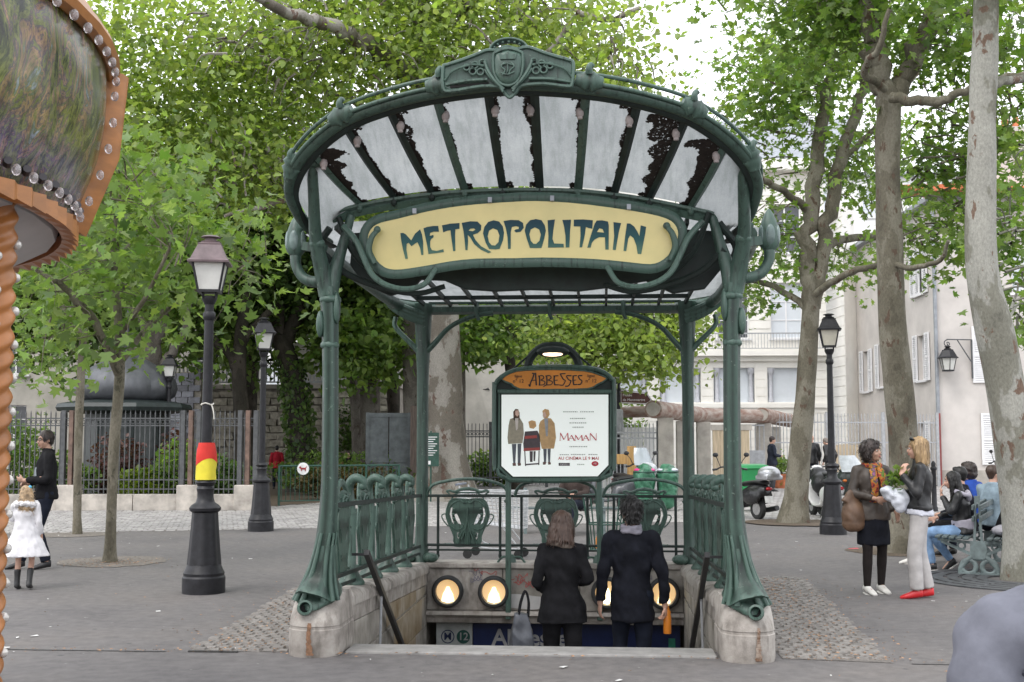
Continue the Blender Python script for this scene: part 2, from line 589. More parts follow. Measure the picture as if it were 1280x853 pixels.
for i in range(230):
    x, y = rnd.uniform(-9, 8), rnd.uniform(-1.1, 14)
    if -2 < x < 2 and y > -.2: continue
    s = rnd.choice([.006, .008, .010, .012, .016, .022, .034]); q = s * rnd.uniform(.25, .8); a = rnd.uniform(0, 6.3)
    c_, s_ = math.cos(a), math.sin(a)
    mb.add([(x + s * c_ - q * s_ * u2, y + s * s_ + q * c_ * u2, .007 + .006 * rnd.random()) for s, u2 in ((s, 1), (-s, 1), (-s, -1), (s, -1))], [(0, 1, 2, 3)])
o = mb.build('paper_scraps', M_PAPER, smooth=False, kind='stuff', fix=False)
tag(o, 'small white scraps of paper strewn over the asphalt', 'litter')
mb = MB(); mb.add([(4.33, 9.38, .007), (4.5, 9.36, .012), (4.49, 9.46, .02), (4.36, 9.46, .008)], [(0, 1, 2, 3)])
tag(mb.build('wrapper', mat('red_wrapper', (.5, .03, .05), .5)), 'flattened red wrapper lying on the asphalt in front of the right lamp post', 'wrapper')

# tar seam across the front and soil circles round the trees
def disc(name, x, y, r, m, z=.006, n=28, label=None):
    mb = MB(); mb.add([(x + r * math.cos(2 * PI * k / n) * rnd.uniform(.9, 1.08), y + r * math.sin(2 * PI * k / n) * rnd.uniform(.9, 1.08), z) for k in range(n)], [tuple(range(n))])
    return struct(mb.build(name, m, smooth=False))
disc('soil_patch', -6.15, 6.75, .75, mat('dusty_soil', (.17, .15, .13), .95, var=.3, scale=20, bump=.4))
disc('soil_patch', -8.7, 11.35, .7, mat('dusty_soil', (0, 0, 0)))
disc('soil_patch', 4.45, 15.1, 1.0, M_SOIL, .02)
disc('soil_patch', 5.05, 9.1, .8, M_SOIL)
mb = MB()
for y0 in (-.035,):
    mb.add([(-40, y0 - .012, .004), (-2.9, y0 - .012, .004), (-2.9, y0 + .012, .004), (-40, y0 + .012, .004)], [(0, 1, 2, 3)])
    mb.add([(2.9, y0 - .112, .004), (40, y0 - .112, .004), (40, y0 - .09, .004), (2.9, y0 - .09, .004)], [(0, 1, 2, 3)])
struct(mb.build('tar_seam', mat('tar', (.05, .048, .046), .8, var=.3, scale=20), smooth=False))
mb = MB(); mb.box(-2.72, -2.32, -.04, -.005, .001, .012)
struct(mb.build('gutter_slot', mat('tar', (0, 0, 0)), smooth=False))

# ------------------------------------------------------------------ buildings
def fmat(p0, p1):
    """frame of a facade: u from p0 towards p1 (seen left to right), v up, d outwards to the viewer"""
    u = Vector((p1[0] - p0[0], p1[1] - p0[1], 0)); L = u.length; u.normalize()
    d = Vector((u.y, -u.x, 0))
    M = Matrix((u, d, Vector((0, 0, 1)))).transposed().to_4x4(); M.translation = (p0[0], p0[1], 0)
    return M, L

def facade(mb, M, u0, u1, v0, v1, ops, rev=.22):
    us = sorted({u0, u1, *[q for o in ops for q in o[:2]]}); vs = sorted({v0, v1, *[q for o in ops for q in o[2:4]]})
    us = [q for q in us if u0 <= q <= u1]; vs = [q for q in vs if v0 <= q <= v1]
    for a, b in zip(us, us[1:]):
        for c, d in zip(vs, vs[1:]):
            if any(o[0] <= (a + b) / 2 <= o[1] and o[2] <= (c + d) / 2 <= o[3] for o in ops): continue
            mb.add([M @ Vector(p) for p in ((a, 0, c), (b, 0, c), (b, 0, d), (a, 0, d))], [(0, 1, 2, 3)])
    for a, b, c, d in ops:
        for p, q in (((a, c), (b, c)), ((b, c), (b, d)), ((b, d), (a, d)), ((a, d), (a, c))):
            mb.add([M @ Vector(x) for x in ((p[0], 0, p[1]), (q[0], 0, q[1]), (q[0], -rev, q[1]), (p[0], -rev, p[1]))], [(0, 1, 2, 3)])

def mbox(mb, M, u0, u1, d0, d1, v0, v1):
    mb.add([M @ Vector((u, d, v)) for v in (v0, v1) for d in (d0, d1) for u in (u0, u1)],
           [(0, 2, 3, 1), (4, 5, 7, 6), (0, 1, 5, 4), (2, 6, 7, 3), (0, 4, 6, 2), (1, 3, 7, 5)])

def window(par, M, a, b, c, d, glass=None, rev=.2, bars=2, shut=None, grille=False, sill=True, closed=None, fm=None):
    f = MB(); w = .06
    for q in ((a, a + w, c, d), (b - w, b, c, d), (a + w, b - w, c, c + w), (a + w, b - w, d - w, d)):
        mbox(f, M, q[0], q[1], -rev, -rev + .05, q[2], q[3])
    for k in range(1, bars):
        x = a + (b - a) * k / bars; mbox(f, M, x - .035, x + .035, -rev + .002, -rev + .055, c + w, d - w)
    for k in (1, 2):
        z = c + (d - c) * k / 3; mbox(f, M, a + w, b - w, -rev + .004, -rev + .04, z - .02, z + .02)
    if sill: mbox(f, M, a - .1, b + .1, -.02, .1, c - .09, c - .005)
    fo = f.build('window', fm or M_SHUT, par, smooth=False)
    g = MB(); mbox(g, M, a + .01, b - .01, -rev - .02, -rev + .01, c + .01, d - .01)
    g.build('pane', glass or M_GLASSD, fo, smooth=False)
    if grille:
        gg = MB()
        for k in range(1, 6):
            x = a + (b - a) * k / 6; mbox(gg, M, x - .012, x + .012, -.06, -.036, c, d)
        for k in (1, 2, 3):
            z = c + (d - c) * k / 4; mbox(gg, M, a, b, -.065, -.034, z - .015, z + .015)
        gg.build('grille', M_IRONL, fo, smooth=False)
    for side in (shut or ''):
        sw = (b - a) * .55 if len(shut) > 1 else (b - a) * .62
        x0, x1 = (a - sw - .03, a - .03) if side == 'l' else (b + .03, b + sw + .03)
        if side == 'L': x0, x1 = a, a + sw
        shutter(par, M, x0, x1, c - .05, d + .05, .03 if side != 'L' else .01)

def shutter(par, M, x0, x1, c, d, off=.03):
    s = MB(); w = .08
    mid = (c + d) / 2
    for q in ((x0, x0 + w, c, d), (x1 - w, x1, c, d), (x0 + w, x1 - w, c, c + w), (x0 + w, x1 - w, d - w, d), (x0 + w, x1 - w, mid - .05, mid + .05)):
        mbox(s, M, q[0], q[1], off, off + .05, q[2], q[3])
    z = c + w + .03
    while z < d - w - .02:
        if abs(z - mid) > .07:
            s.add([M @ Vector(p) for p in ((x0 + w, off + .004, z + .045), (x1 - w, off + .004, z + .045), (x1 - w, off + .046, z - .01), (x0 + w, off + .046, z - .01))], [(0, 1, 2, 3)])
        z += .075
    mbox(s, M, x0 + w, x1 - w, off - .004, off + .002, c + w, d - w)
    s.build('shutter', M_SHUT, par, smooth=False)

# house with white shutters, right
hs = thing('plaster_house', 'old cream plaster house with white louvred shutters behind the iron railings on the right', 'house')
A, B, C = (12.80, 35.13), (24.0, 34.1), (12.4, 47.0)
Mr, Lr = fmat(A, B)
w = MB()
opsR = [(1.15, 2.2, .75, 2.75), (2.35, 3.4, 3.55, 5.4), (2.3, 3.3, 6.3, 8.0), (5.6, 6.6, 3.55, 5.4), (5.6, 6.6, 6.3, 8.0), (5.4, 6.4, .75, 2.75), (8.4, 9.4, 3.55, 5.4)]
opsR[0] = (1.95, 2.75, .8, 2.55); opsR[1] = (1.75, 2.6, 3.75, 5.7); opsR[2] = (2.65, 3.45, 6.95, 8.55)
facade(w, Mr, 0, Lr, 0, 10.6, opsR)
Ml, Ll = fmat(C, A)
# u measured from C (far) to A (near, right)
opsL = [(9.55, 10.5, 3.9, 5.6), (6.6, 7.4, 3.9, 5.6), (9.45, 10.45, 7.2, 8.9), (6.3, 7.2, 7.0, 8.7), (1.2, 2.2, 3.8, 5.6), (3.9, 4.8, 3.9, 5.7), (9.3, 10.3, .3, 2.3), (6.4, 7.3, .3, 2.3)]
facade(w, Ml, 0, Ll, 0, 10.6, opsL)
w.add([(24, 34.1, 0), (24, 47, 0), (24, 47, 10.6), (24, 34.1, 10.6)], [(0, 1, 2, 3)])
w.add([(12.4, 47, 0), (24, 47, 0), (24, 47, 10.6), (12.4, 47, 10.6)], [(0, 1, 2, 3)])
w.build('wall', M_PLAST, hs, smooth=False, fix=False)
for k, o in enumerate(opsR):
    if k == 0: window(hs, Mr, *o, shut='l', grille=True)
    elif k == 1: window(hs, Mr, *o, shut='l')
    elif k == 2: window(hs, Mr, *o, shut='r', glass=M_GLASSL)
    else: window(hs, Mr, *o, shut='lr')
for k, o in enumerate(opsL): window(hs, Ml, *o, shut='lr' if k not in (2,) else 'lrL', glass=M_GLASSD)
r = MB()
for k in range(7):      # tile courses
    y0 = 33.9 + k * 1.1; z0 = 10.55 + k * .26
    for q in range(26):
        xa = 12.5 + q * .46
        r.box(xa, xa + .44, y0, y0 + 1.45, z0 + .62 * .0 + .0, z0 + .05)
r.build('roof', M_TILE, hs, smooth=False)
c_ = MB(); c_.box(15.3, 16.6, 36.2, 37.0, 10.4, 13.2); c_.box(15.2, 16.7, 36.1, 37.1, 13.2, 13.4)
ch = c_.build('chimney', M_PLAST, hs, smooth=False)
p_ = MB()
for q in range(3): p_.lathe([(.12, 0), (.14, .3), (.1, .5)], (15.55 + q * .4, 36.6, 13.4), 8)
p_.build('chimney_pot', M_TILE, ch)
p_ = MB(); p_.tube([(12.72, 34.98, 2.6), (12.72, 34.98, 10.5)], .07, 8); p_.build('downpipe', M_ZINC, hs)
p_ = MB(); p_.tube([(12.72, 34.98, 0), (12.72, 34.98, 2.6)], .085, 8)
tag(p_.build('downpipe', mat('red_pipe', (.27, .055, .05), .5), hs), 'red cast iron foot of the downpipe')
k_ = MB(); mbox(k_, Mr, 0, Lr, -.02, .07, 0, .55); k_.build('plinth', M_CONC, hs, smooth=False)
k_ = MB(); mbox(k_, Mr, -.1, Lr, -.1, .35, 10.45, 10.62); mbox(k_, Ml, 0, Ll, -.1, .3, 10.4, 10.56); k_.build('eave', M_ZINC, hs, smooth=False)
# wall lantern bracket on the house corner
wl_ = thing('wall_lantern', 'black lantern hanging from a scrolled iron bracket on the cream plaster house', 'lantern', (13.95, 34.9, 4.75))
b_ = MB(); b_.bar((0, 0, -.9), (0, 0, .52), .05, .05); b_.bar((0, -.03, .5), (-.95, -.28, .5), .04, .04); b_.bar((0, -.03, -.35), (-.55, -.18, .48), .03, .03)
sp = [(-.93 + .16 * math.cos(t) * (1 - t / 11), -.28, .35 + .16 * math.sin(t) * (1 - t / 11)) for t in [PI / 2 + q * .5 for q in range(16)]]
b_.tube(sp, .02, 6); b_.build('bracket', M_IRON, wl_)
def lantern_head(par, c, s, metal, glass, hexn=6, lean=.0):
    """old street lantern: tapered glazed cage, mansard hood with finial"""
    x, y, z = c
    g = MB(); g.lathe([(.62 * s * .5, 0), (.95 * s * .5, .72 * s)], (x, y, z), hexn, ph0=PI / hexn)
    g.build('glass', glass, par, smooth=False)
    m = MB()
    for k in range(hexn):
        a = 2 * PI * k / hexn + PI / hexn
        m.bar((x + .32 * s * math.cos(a), y + .32 * s * math.sin(a), z), (x + .485 * s * math.cos(a), y + .485 * s * math.sin(a), z + .73 * s), .035 * s, .035 * s)
    m.lathe([(.24 * s, -.06 * s), (.35 * s, -.05 * s), (.35 * s, .03 * s), (.30 * s, .03 * s)], (x, y, z), hexn, ph0=PI / hexn)
    m.build('cage', metal, par, smooth=False)
    m = MB(); m.lathe([(.46 * s, .70 * s), (.60 * s, .70 * s), (.60 * s, .75 * s), (.53 * s, .80 * s), (.32 * s, 1.17 * s), (.33 * s, 1.20 * s), (.20 * s, 1.24 * s)], (x, y, z), hexn, ph0=PI / hexn)
    h = m.build('hood', metal, par, smooth=False)
    m = MB(); m.lathe([(.19 * s, 1.23 * s), (.2 * s, 1.28 * s), (.12 * s, 1.3 * s), (.13 * s, 1.34 * s), (.21 * s, 1.37 * s), (.13 * s, 1.42 * s), (.02 * s, 1.46 * s)], (x, y, z), 10)
    m.build('finial', metal, h)
M_LGLASS = mat('lantern_glass', (.58, .58, .55), .35, var=.12, scale=3)
M_LIRON = mat('lamp_iron', (.016, .016, .019), .45, var=.35, scale=12, spec=.35)
M_LHOOD = mat('lamp_hood_brown', (.13, .095, .10), .5, var=.25, scale=9)
lantern_head(wl_, (-.93, -.28, -.62), .62, M_LIRON, M_LGLASS)
h_ = MB(); h_.tube([(-.93, -.28, .2), (-.93, -.28, .35)], .02, 6); h_.build('hanger', M_IRON, wl_)

# school with pale stone bays
sch = thing('school_building', 'pale stone school building with blind bays, columns and balcony above the round beamed entrance', 'building')
Ms, Ls = fmat((-4, 46.2), (10.95, 46.6))
ops = []
for k in range(6):
    a = 9.77 + 4 - 2.47 * 0 - 2.47 * k - .0
    a = (5.75 + 4) + 2.47 - 2.47 * k
    ops.append((a, a + 1.88, 3.35, 4.95)); ops.append((a + .2, a + 1.68, 6.3, 8.9)); ops.append((a + .2, a + 1.68, 10.3, 12.6))
w = MB(); facade(w, Ms, 0, Ls, 0, 14.5, ops, .3)
w.build('wall', M_SCHOOL, sch, smooth=False, fix=False)
for k, o in enumerate(ops):
    if k % 3 == 0:
        g = MB(); mbox(g, Ms, o[0], o[1], -.32, -.25, o[2], o[3]); g.build('blind', M_GLASSL, sch, smooth=False)
        for u in (o[0] + .16, o[1] - .16):
            q = MB(); P = Ms @ Vector((u, -.12, 0))
            q.lathe([(.14, 3.35), (.14, 3.45), (.10, 3.5), (.095, 4.6), (.1, 4.62), (.17, 4.75), (.17, 4.94)], (P.x, P.y, 0), 10)
            q.build('column', mat('grey_column', (.50, .51, .55), .7, var=.1), sch)
    else:
        window(sch, Ms, *o, rev=.25, fm=M_SHUT, glass=M_GLASSL if k % 2 else M_GLASSD)
tr = MB()
z = .5
while z < 14.2:                   # recessed joints shown as thin grooves between raised courses
    if not 5.5 < z < 6.6:
        ivs = sorted((o[0], o[1]) for o in ops if o[2] - .05 < z + .25 and o[3] + .05 > z)
        x = 0.
        for a, b in ivs + [(Ls, Ls)]:
            if a - x > .15: mbox(tr, Ms, x + (0 if x == 0 else .04), a - (.04 if a < Ls else 0), .0, .03, z + .02, z + .37)
            x = b
    z += .39
tr.build('ashlar_course', M_SCHOOL, sch, smooth=False)
tr = MB(); mbox(tr, Ms, -.1, Ls + .1, -.1, .45, 5.48, 5.70); mbox(tr, Ms, -.05, Ls + .05, .0, .18, 5.25, 5.48); tr.build('cornice', M_SCHOOL, sch, smooth=False)
tr = MB(); mbox(tr, Ms, 0, Ls, 0, .12, 3.1, 3.3); tr.build('sill_band', M_SCHOOL, sch, smooth=False)
tr = MB(); mbox(tr, Ms, -.2, Ls + .2, -.1, .6, 14.1, 14.6); tr.build('roof_cornice', M_SCHOOL, sch, smooth=False)
rl = MB(); mbox(rl, Ms, 0, Ls, .36, .4, 6.48, 6.54); mbox(rl, Ms, 0, Ls, .36, .39, 5.8, 5.84)
u = 0.
while u < Ls:
    mbox(rl, Ms, u, u + .02, .365, .385, 5.84, 6.48); u += .14
rl.build('balcony_railing', M_IRONL, sch, smooth=False)
Mw, Lw = fmat((10.98, 52.0), (11.7, 46.1))
w = MB(); facade(w, Mw, 0, Lw, 0, 12.5, [], .3)
w.add([(11.7, 46.1, 0), (12.38, 46.9, 0), (12.38, 46.9, 12.5), (11.7, 46.1, 12.5)], [(0, 1, 2, 3)])
z = .4
while z < 12:
    mbox(w, Mw, 0, Lw, .0, .03, z + .02, z + .42); z += .46
w.build('side_wall', M_SCHOOL, sch, smooth=False, fix=False)
rf = MB(); rf.add([(-4.4, 46, 14.6), (13, 46.4, 14.6), (13, 50, 17.5), (-4.4, 50, 17.5)], [(0, 1, 2, 3)]); rf.build('roof', M_ZINC, sch, smooth=False)

def plain_block(name, label, p0, p1, H, m, rows, cols, ww, wh, z0=1.2, dz=3.1, back=10, glass=None, u_off=1.2, du=None, roof=None):
    t = thing(name, label, 'building')
    M, L = fmat(p0, p1); du = du or (L - 2 * u_off) / max(cols - 1, 1)
    ops = [(u_off + c * du, u_off + c * du + ww, z0 + r * dz, z0 + r * dz + wh) for r in range(rows) for c in range(cols)]
    w = MB(); facade(w, M, 0, L, 0, H, ops)
    for a, b in (((0, 0), (0, -back)), ((0, -back), (L, -back)), ((L, -back), (L, 0))):
        w.add([M @ Vector(q) for q in ((a[0], a[1], 0), (b[0], b[1], 0), (b[0], b[1], H), (a[0], a[1], H))], [(0, 1, 2, 3)])
    w.build('wall', m, t, smooth=False, fix=False)
    for o in ops: window(t, M, *o, glass=glass)
    rf = MB(); mbox(rf, M, -.3, L + .3, -back, .35, H, H + .25); rf.build('roof', roof or M_ZINC, t, smooth=False)
    return t, M, L
plain_block('white_building', 'plain white rendered building seen beyond the dark fence right of the big plane trunk', (-16, 60), (0.5, 60.5), 10.5, M_WHITE, 3, 5, 1.2, 1.7, 1.3, 3.2)
plain_block('stone_house', 'weathered grey rendered house behind the domed kiosk on the left', (-30, 39), (-15.6, 40.5), 10.5, M_RENDER, 3, 4, 1.1, 1.8, 1.3, 3.1)
plain_block('apartment_block', 'tall pale apartment block glimpsed through the trees above the stone wall', (-27, 64), (-15, 66), 16, M_WHITE, 5, 5, 1.2, 1.9, 1.3, 3.1, glass=M_GLASSL)
plain_block('distant_house', 'distant cream house half hidden by leaves above the school roof', (3, 70), (26, 71), 19, M_WHITE, 6, 7, 1.2, 1.9, 1.3, 3.0, glass=M_GLASSL)
# blue tarpaulin on the white building
t_ = MB(); n = 9
vs = [(-7.6 + i * .36, 59.2 - .1 * math.sin(i * 1.7 + j), 5.2 - j * .33 - .12 * i + .1 * math.sin(i * 2 + j * 1.3)) for j in range(5) for i in range(n)]
t_.add(vs, [(j * n + i, j * n + i + 1, (j + 1) * n + i + 1, (j + 1) * n + i) for j in range(4) for i in range(n - 1)])
tag(t_.build('tarpaulin', mat('blue_sheet', (.05, .13, .42), .5, var=.3, scale=2)), 'crumpled bright blue tarpaulin hanging on the white building', 'tarpaulin')

# rubble retaining wall of the garden, stones built one by one
sw_ = thing('stone_wall', 'tall rubble stone retaining wall at the back of the garden', 'wall')
b_ = MB(); b_.box(-17, -7.2, 36.35, 37.2, 0, 3.62); b_.build('mortar_core', M_MORTAR, sw_, smooth=False)
prot = []
for q in range(7):
    t = MB(); t.box(-.27, .27, -.1, .1, -.125, .125); me = t.mesh('stone', False)
    for v in me.vertices: v.co += Vector((rnd.uniform(-.04, .04), rnd.uniform(-.03, .02), rnd.uniform(-.03, .03)))
    me.materials.append(M_WALLST); prot.append(me)
z = .13; row = 0; n = 0
while z < 3.6:
    x = -16.8 + (.28 if row % 2 else 0)
    while x < -7.4 and n < 298:
        o = bpy.data.objects.new('stone', rnd.choice(prot)); COL.objects.link(o); o.parent = sw_
        o.location = (x, 36.3, z); o.scale = (rnd.uniform(.9, 1.02), 1, rnd.uniform(.92, 1.05)); x += .57; n += 1
    z += .272; row += 1
c_ = MB(); c_.box(-17.1, -7.1, 36.12, 37.3, 3.62, 3.78); c_.build('coping', M_CONC, sw_, smooth=False)
t_ = thing('rendered_wall', 'pale rendered garden wall end beside the rubble wall', 'wall')
b_ = MB(); b_.add([(-7.1, 37.6, 0), (-3.2, 38.4, 0), (-3.2, 38.4, 4.6), (-5.0, 38, 6.2), (-8.4, 37.6, 6.0), (-12.2, 37.5, 5.4), (-12.2, 37.5, 0)], [tuple(range(7))])
b_.add([(-3.2, 38.4, 0), (-3.2, 44, 0), (-3.2, 44, 4.6), (-3.2, 38.4, 4.6)], [(0, 1, 2, 3)]); b_.build('wall_face', M_RENDER, t_, smooth=False)
t_ = thing('terrace_railing', 'pale slatted terrace railing on top of the rubble wall', 'railing', (-16.8, 37.0, 3.78))
b_ = MB(); b_.box(0, 9.6, 0, .05, .85, .92); b_.box(0, 9.6, 0, .05, .1, .16); b_.build('rail', M_IRONL, t_, smooth=False)
sl = MB(); sl.box(-.03, .03, .01, .04, .16, .85); s0 = sl.build('slat', M_IRONL, t_, smooth=False)
for k in range(1, 60): inst(s0, t_, (k * .16, 0, 0))

# slate blue block building side next to kiosk
t_ = thing('slate_clad_wall', 'blue grey slate clad wall behind the kiosk', 'wall', (-15.95, 30.5, 0))
b_ = MB(); b_.box(-.1, 2.9, 0, .5, 0, 3.95); b_.build('backing', M_MORTAR, t_, smooth=False)
sl = MB(); sl.box(-.2, .2, -.05, .0, -.1, .1); me = sl.mesh('slate', False); me.materials.append(mat('slate', (.15, .155, .18), .6, var=.3, scale=4, island=.35))
z = .12; r_ = 0
while z < 3.9:
    x = .1 + (.2 if r_ % 2 else 0)
    while x < 2.8:
        o = bpy.data.objects.new('slate', me); COL.objects.link(o); o.parent = t_; o.location = (x, 0, z); o.rotation_euler = (R(-6), 0, rnd.uniform(-.02, .02)); x += .43
    z += .205; r_ += 1

# ------------------------------------------------------------------ garden fence on its low wall
gw = thing('garden_wall', 'low pale stone wall with square piers carrying the garden fence', 'wall')
def bld_wall(x0, x1, y0, y1, z0, z1):
    t = MB(); t.box(x0, x1, y0, y1, z0, z1); return t
x = -21.
a_ = math.atan2(.35, 4.7)
def wy(x): return 18.15 + (x + 12.5) * .075
while x < -8.0:
    L = 1.32
    t = MB(); t.bar((x, wy(x), .19), (x + L - .015, wy(x + L), .19), .34, .38)
    t.build('wall_stone', M_STONE, gw, bevel=.012); x += L
for px in (-14.75, -11.98, -9.15, -7.8):
    t = MB(); t.box(px - .25, px + .25, wy(px) - .24, wy(px) + .24, 0, .6); t.build('pier', M_STONE, gw, bevel=.015)
gf = thing('garden_fence', 'dark grey iron garden fence with a ring band along its top', 'fence')
bm_ = MB(); bm_.box(-.011, .011, -.011, .011, .38, 2.28); bm_.lathe([(.018, 2.28), (.0, 2.37)], (0, 0, 0), 4)
me = bm_.mesh('bar', False); me.materials.append(M_IRON)
x = -15.2
while x < -7.6:
    o = bpy.data.objects.new('bar', me); COL.objects.link(o); o.parent = gf; o.location = (x, wy(x), 0); x += .118
for z in (.5, .72, 2.0, 2.17):
    t = MB(); t.bar((-15.2, wy(-15.2), z), (-7.6, wy(-7.6), z), .02, .03); t.build('rail', M_IRON, gf, smooth=False)
rg = MB(); rg.tube([(.045 * math.cos(q * PI / 5), 0, .045 * math.sin(q * PI / 5)) for q in range(10)], .008, 4, closed=True)
me = rg.mesh('ring'); me.materials.append(M_IRON)
x = -15.14
while x < -7.6:
    o = bpy.data.objects.new('ring', me); COL.objects.link(o); o.parent = gf; o.location = (x, wy(x), 2.085); x += .118
M_RUSTP = mat('rusty_post', (.14, .09, .07), .7, var=.4, scale=6)
for px in (-14.75, -11.98, -9.15, -7.8):
    for dx in (-.19, 0, .19):
        t = MB(); t.box(px + dx - .05, px + dx + .05, wy(px) - .06, wy(px) + .06, .6, 2.36)
        t.build('fence_post', M_RUSTP if dx == 0 else M_IRON, gf, smooth=False)

def barfence(name, label, p0, p1, z0, z1, sp, m, rails, bw=.012, posts=0, pm=None, ringz=None, finial=True):
    t = thing(name, label, 'fence')
    d = Vector((p1[0] - p0[0], p1[1] - p0[1], 0)); L = d.length; d.normalize()
    bm_ = MB(); bm_.box(-bw, bw, -bw, bw, z0, z1)
    if finial: bm_.lathe([(bw * 1.5, z1), (0, z1 + .09)], (0, 0, 0), 4)
    me = bm_.mesh('bar', False); me.materials.append(m)
    s_ = 0.
    while s_ < L:
        o = bpy.data.objects.new('bar', me); COL.objects.link(o); o.parent = t; o.location = (p0[0] + d.x * s_, p0[1] + d.y * s_, 0); s_ += sp
    for z in rails:
        q = MB(); q.bar((p0[0], p0[1], z), (p1[0], p1[1], z), .025, .04); q.build('rail', m, t, smooth=False)
    if ringz:
        rg = MB(); rr = sp * .36; rg.tube([(rr * math.cos(q * PI / 4), 0, rr * math.sin(q * PI / 4)) for q in range(8)], .012, 4, closed=True)
        me = rg.mesh('ring'); me.materials.append(m); s_ = sp / 2
        while s_ < L:
            o = bpy.data.objects.new('ring', me); COL.objects.link(o); o.parent = t; o.location = (p0[0] + d.x * s_, p0[1] + d.y * s_, ringz); s_ += sp
    for k in range(posts):
        f = k / max(posts - 1, 1); q = MB(); x = p0[0] + d.x * L * f; y = p0[1] + d.y * L * f
        q.box(x - .05, x + .05, y - .05, y + .05, 0, z1 + .12); q.build('fence_post', pm or m, t, smooth=False)
    return t
barfence('square_fence', 'dark iron fence with ring band between the big plane trunk and the illuminated sign', (-5.2, 31.8), (0.6, 32.3), .1, 2.15, .13, M_IRON, (.35, 1.75, 1.95), ringz=1.85, posts=4)
barfence('pale_fence', 'white vertical bar fence with a dark ring band next to the round beamed entrance', (-.2, 23.6), (2.1, 23.2), .1, 2.05, .10, M_IRONL, (.3, 1.85, 1.7), ringz=None, posts=2, pm=M_IRON)
barfence('entrance_railing', 'tall grey iron railing with spiked bars in front of the school on the right', (6.3, 32.2), (12.6, 34.7), .1, 2.5, .135, M_IRONL, (.35, 1.55, 2.25), posts=4)
bd_ = thing('hoarding', 'white boards standing behind the white bar fence', 'hoarding', (-.3, 24.4, 0))
for k in range(8):
    t = MB(); t.box(k * .34, k * .34 + .325, 0, .03, 0, 2.0); t.build('board', M_WHITE, bd_, smooth=False)
bd_ = thing('plank_screen', 'short screen of brown planks behind the grey railing on the right', 'screen', (8.9, 34.8, 0))
for k in range(9):
    t = MB(); t.box(k * .19, k * .19 + .18, 0, .03, .1, 1.45 + .02 * (k % 3)); t.build('plank', M_WOODL, bd_, smooth=False)

# low green barrier with the no-dogs sign
M_GREENB = mat('barrier_green', (.02, .07, .05), .5, var=.25, scale=10)
lb = thing('low_barrier', 'low dark green tubular barrier across the garden path carrying the round dog sign', 'barrier')
P0, P1 = (-7.55, 20.4), (-4.7, 21.6)
for z, r_ in ((1.0, .025), (.12, .015)):
    t = MB(); t.tube([(P0[0], P0[1], z), (P1[0], P1[1], z)], r_, 8); t.build('rail', M_GREENB, lb)
t = MB(); t.tube([(0, 0, .12), (0, 0, 1.0)], .009, 5); me = t.mesh('bar'); me.materials.append(M_GREENB)
for k in range(27):
    f = (k + .5) / 27; o = bpy.data.objects.new('bar', me); COL.objects.link(o); o.parent = lb; o.location = (P0[0] + (P1[0] - P0[0]) * f, P0[1] + (P1[1] - P0[1]) * f, 0)
for f in (0, .36, .72, 1):
    t = MB(); t.tube([(P0[0] + (P1[0] - P0[0]) * f, P0[1] + (P1[1] - P0[1]) * f, z) for z in (0, 1.02)], .03, 8); t.build('post', M_GREENB, lb)
ds = thing('dog_sign', 'round white sign with a red dog silhouette fixed to the low green barrier', 'sign', (-6.98, 20.58, .93))
t = MB(); t.tube([(0, -.02, 0), (0, 0, 0)], .155, 22, ref=(1, 0, 0)); t.build('sign_plate', mat('sign_white', (.78, .78, .78), .4), ds)
t = MB(); t.tube([(0, -.024, 0), (0, -.001, 0)], .165, 22, ref=(1, 0, 0)); t.build('sign_rim', M_GREENB, ds, loc=(0, .006, 0))
dog = [(-.1, .03), (-.085, .06), (-.06, .055), (-.04, .025), (.06, .025), (.09, .06), (.1, .055), (.075, .01), (.07, -.06), (.05, -.06), (.045, -.02), (-.025, -.02), (-.03, -.06), (-.05, -.06), (-.055, .0), (-.09, .01)]
t = MB(); t.prism(dog, -.03, -.021); t.build('dog_emblem', mat('dog_red', (.33, .03, .035), .5), ds, smooth=False)

# open garden gate
gt = thing('garden_gate', 'weathered dark grey metal garden gate standing open left of the big plane trunk', 'gate', (-6.3, 25.2, 0))
M_GATE = mat('gate_paint', (.11, .125, .13), .6, var=.3, scale=4)
for x in (.05, 1.3):
    t = MB(); t.box(x - .05, x + .05, -.04, .04, .08, 2.45); t.build('stile', M_GATE, gt, smooth=False)
for z in (.15, 1.05, 2.38):
    t = MB(); t.box(.1, 1.25, -.035, .035, z - .06, z + .06); t.build('gate_rail', M_GATE, gt, smooth=False)
for z0, z1 in ((.21, .99), (1.11, 2.32)):
    t = MB(); t.box(.1, .66, -.012, .012, z0, z1); t.build('panel', M_GATE, gt, smooth=False)
    t = MB(); t.box(.69, 1.25, -.012, .012, z0, z1); t.build('panel', M_GATE, gt, smooth=False)
gt.rotation_euler.z = R(18)
gp = thing('gate_post', 'brown weathered wooden gate post left of the big plane trunk', 'post', (-4.75, 25.6, 0))
for dx in (-.16, .16):
    t = MB(); t.box(dx - .12, dx + .12, -.12, .12, 0, 2.65); t.build('post', mat('post_brown', (.13, .10, .085), .8, var=.35, scale=5, stretch=(5, 5, .5)), gp, smooth=False)
nb = thing('notice_board', 'narrow dark green notice board on a post beside the garden gate', 'notice board', (-3.98, 22.4, 0))
t = MB(); t.box(-.02, .02, 0, .04, 0, 1.9); t.build('post', M_GREENB, nb, smooth=False)
t = MB(); t.box(-.2, .22, -.03, -.0, .95, 1.85); t.build('board', M_GREENB, nb, smooth=False)
t = MB()
for q in range(9): t.box(-.15, .17 - .05 * (q % 3), -.033, -.031, 1.72 - q * .06, 1.74 - q * .06)
t.box(-.13, .0, -.034, -.032, 1.0, 1.1); t.build('text_lines', mat('sign_white', (0, 0, 0)), nb, smooth=False)

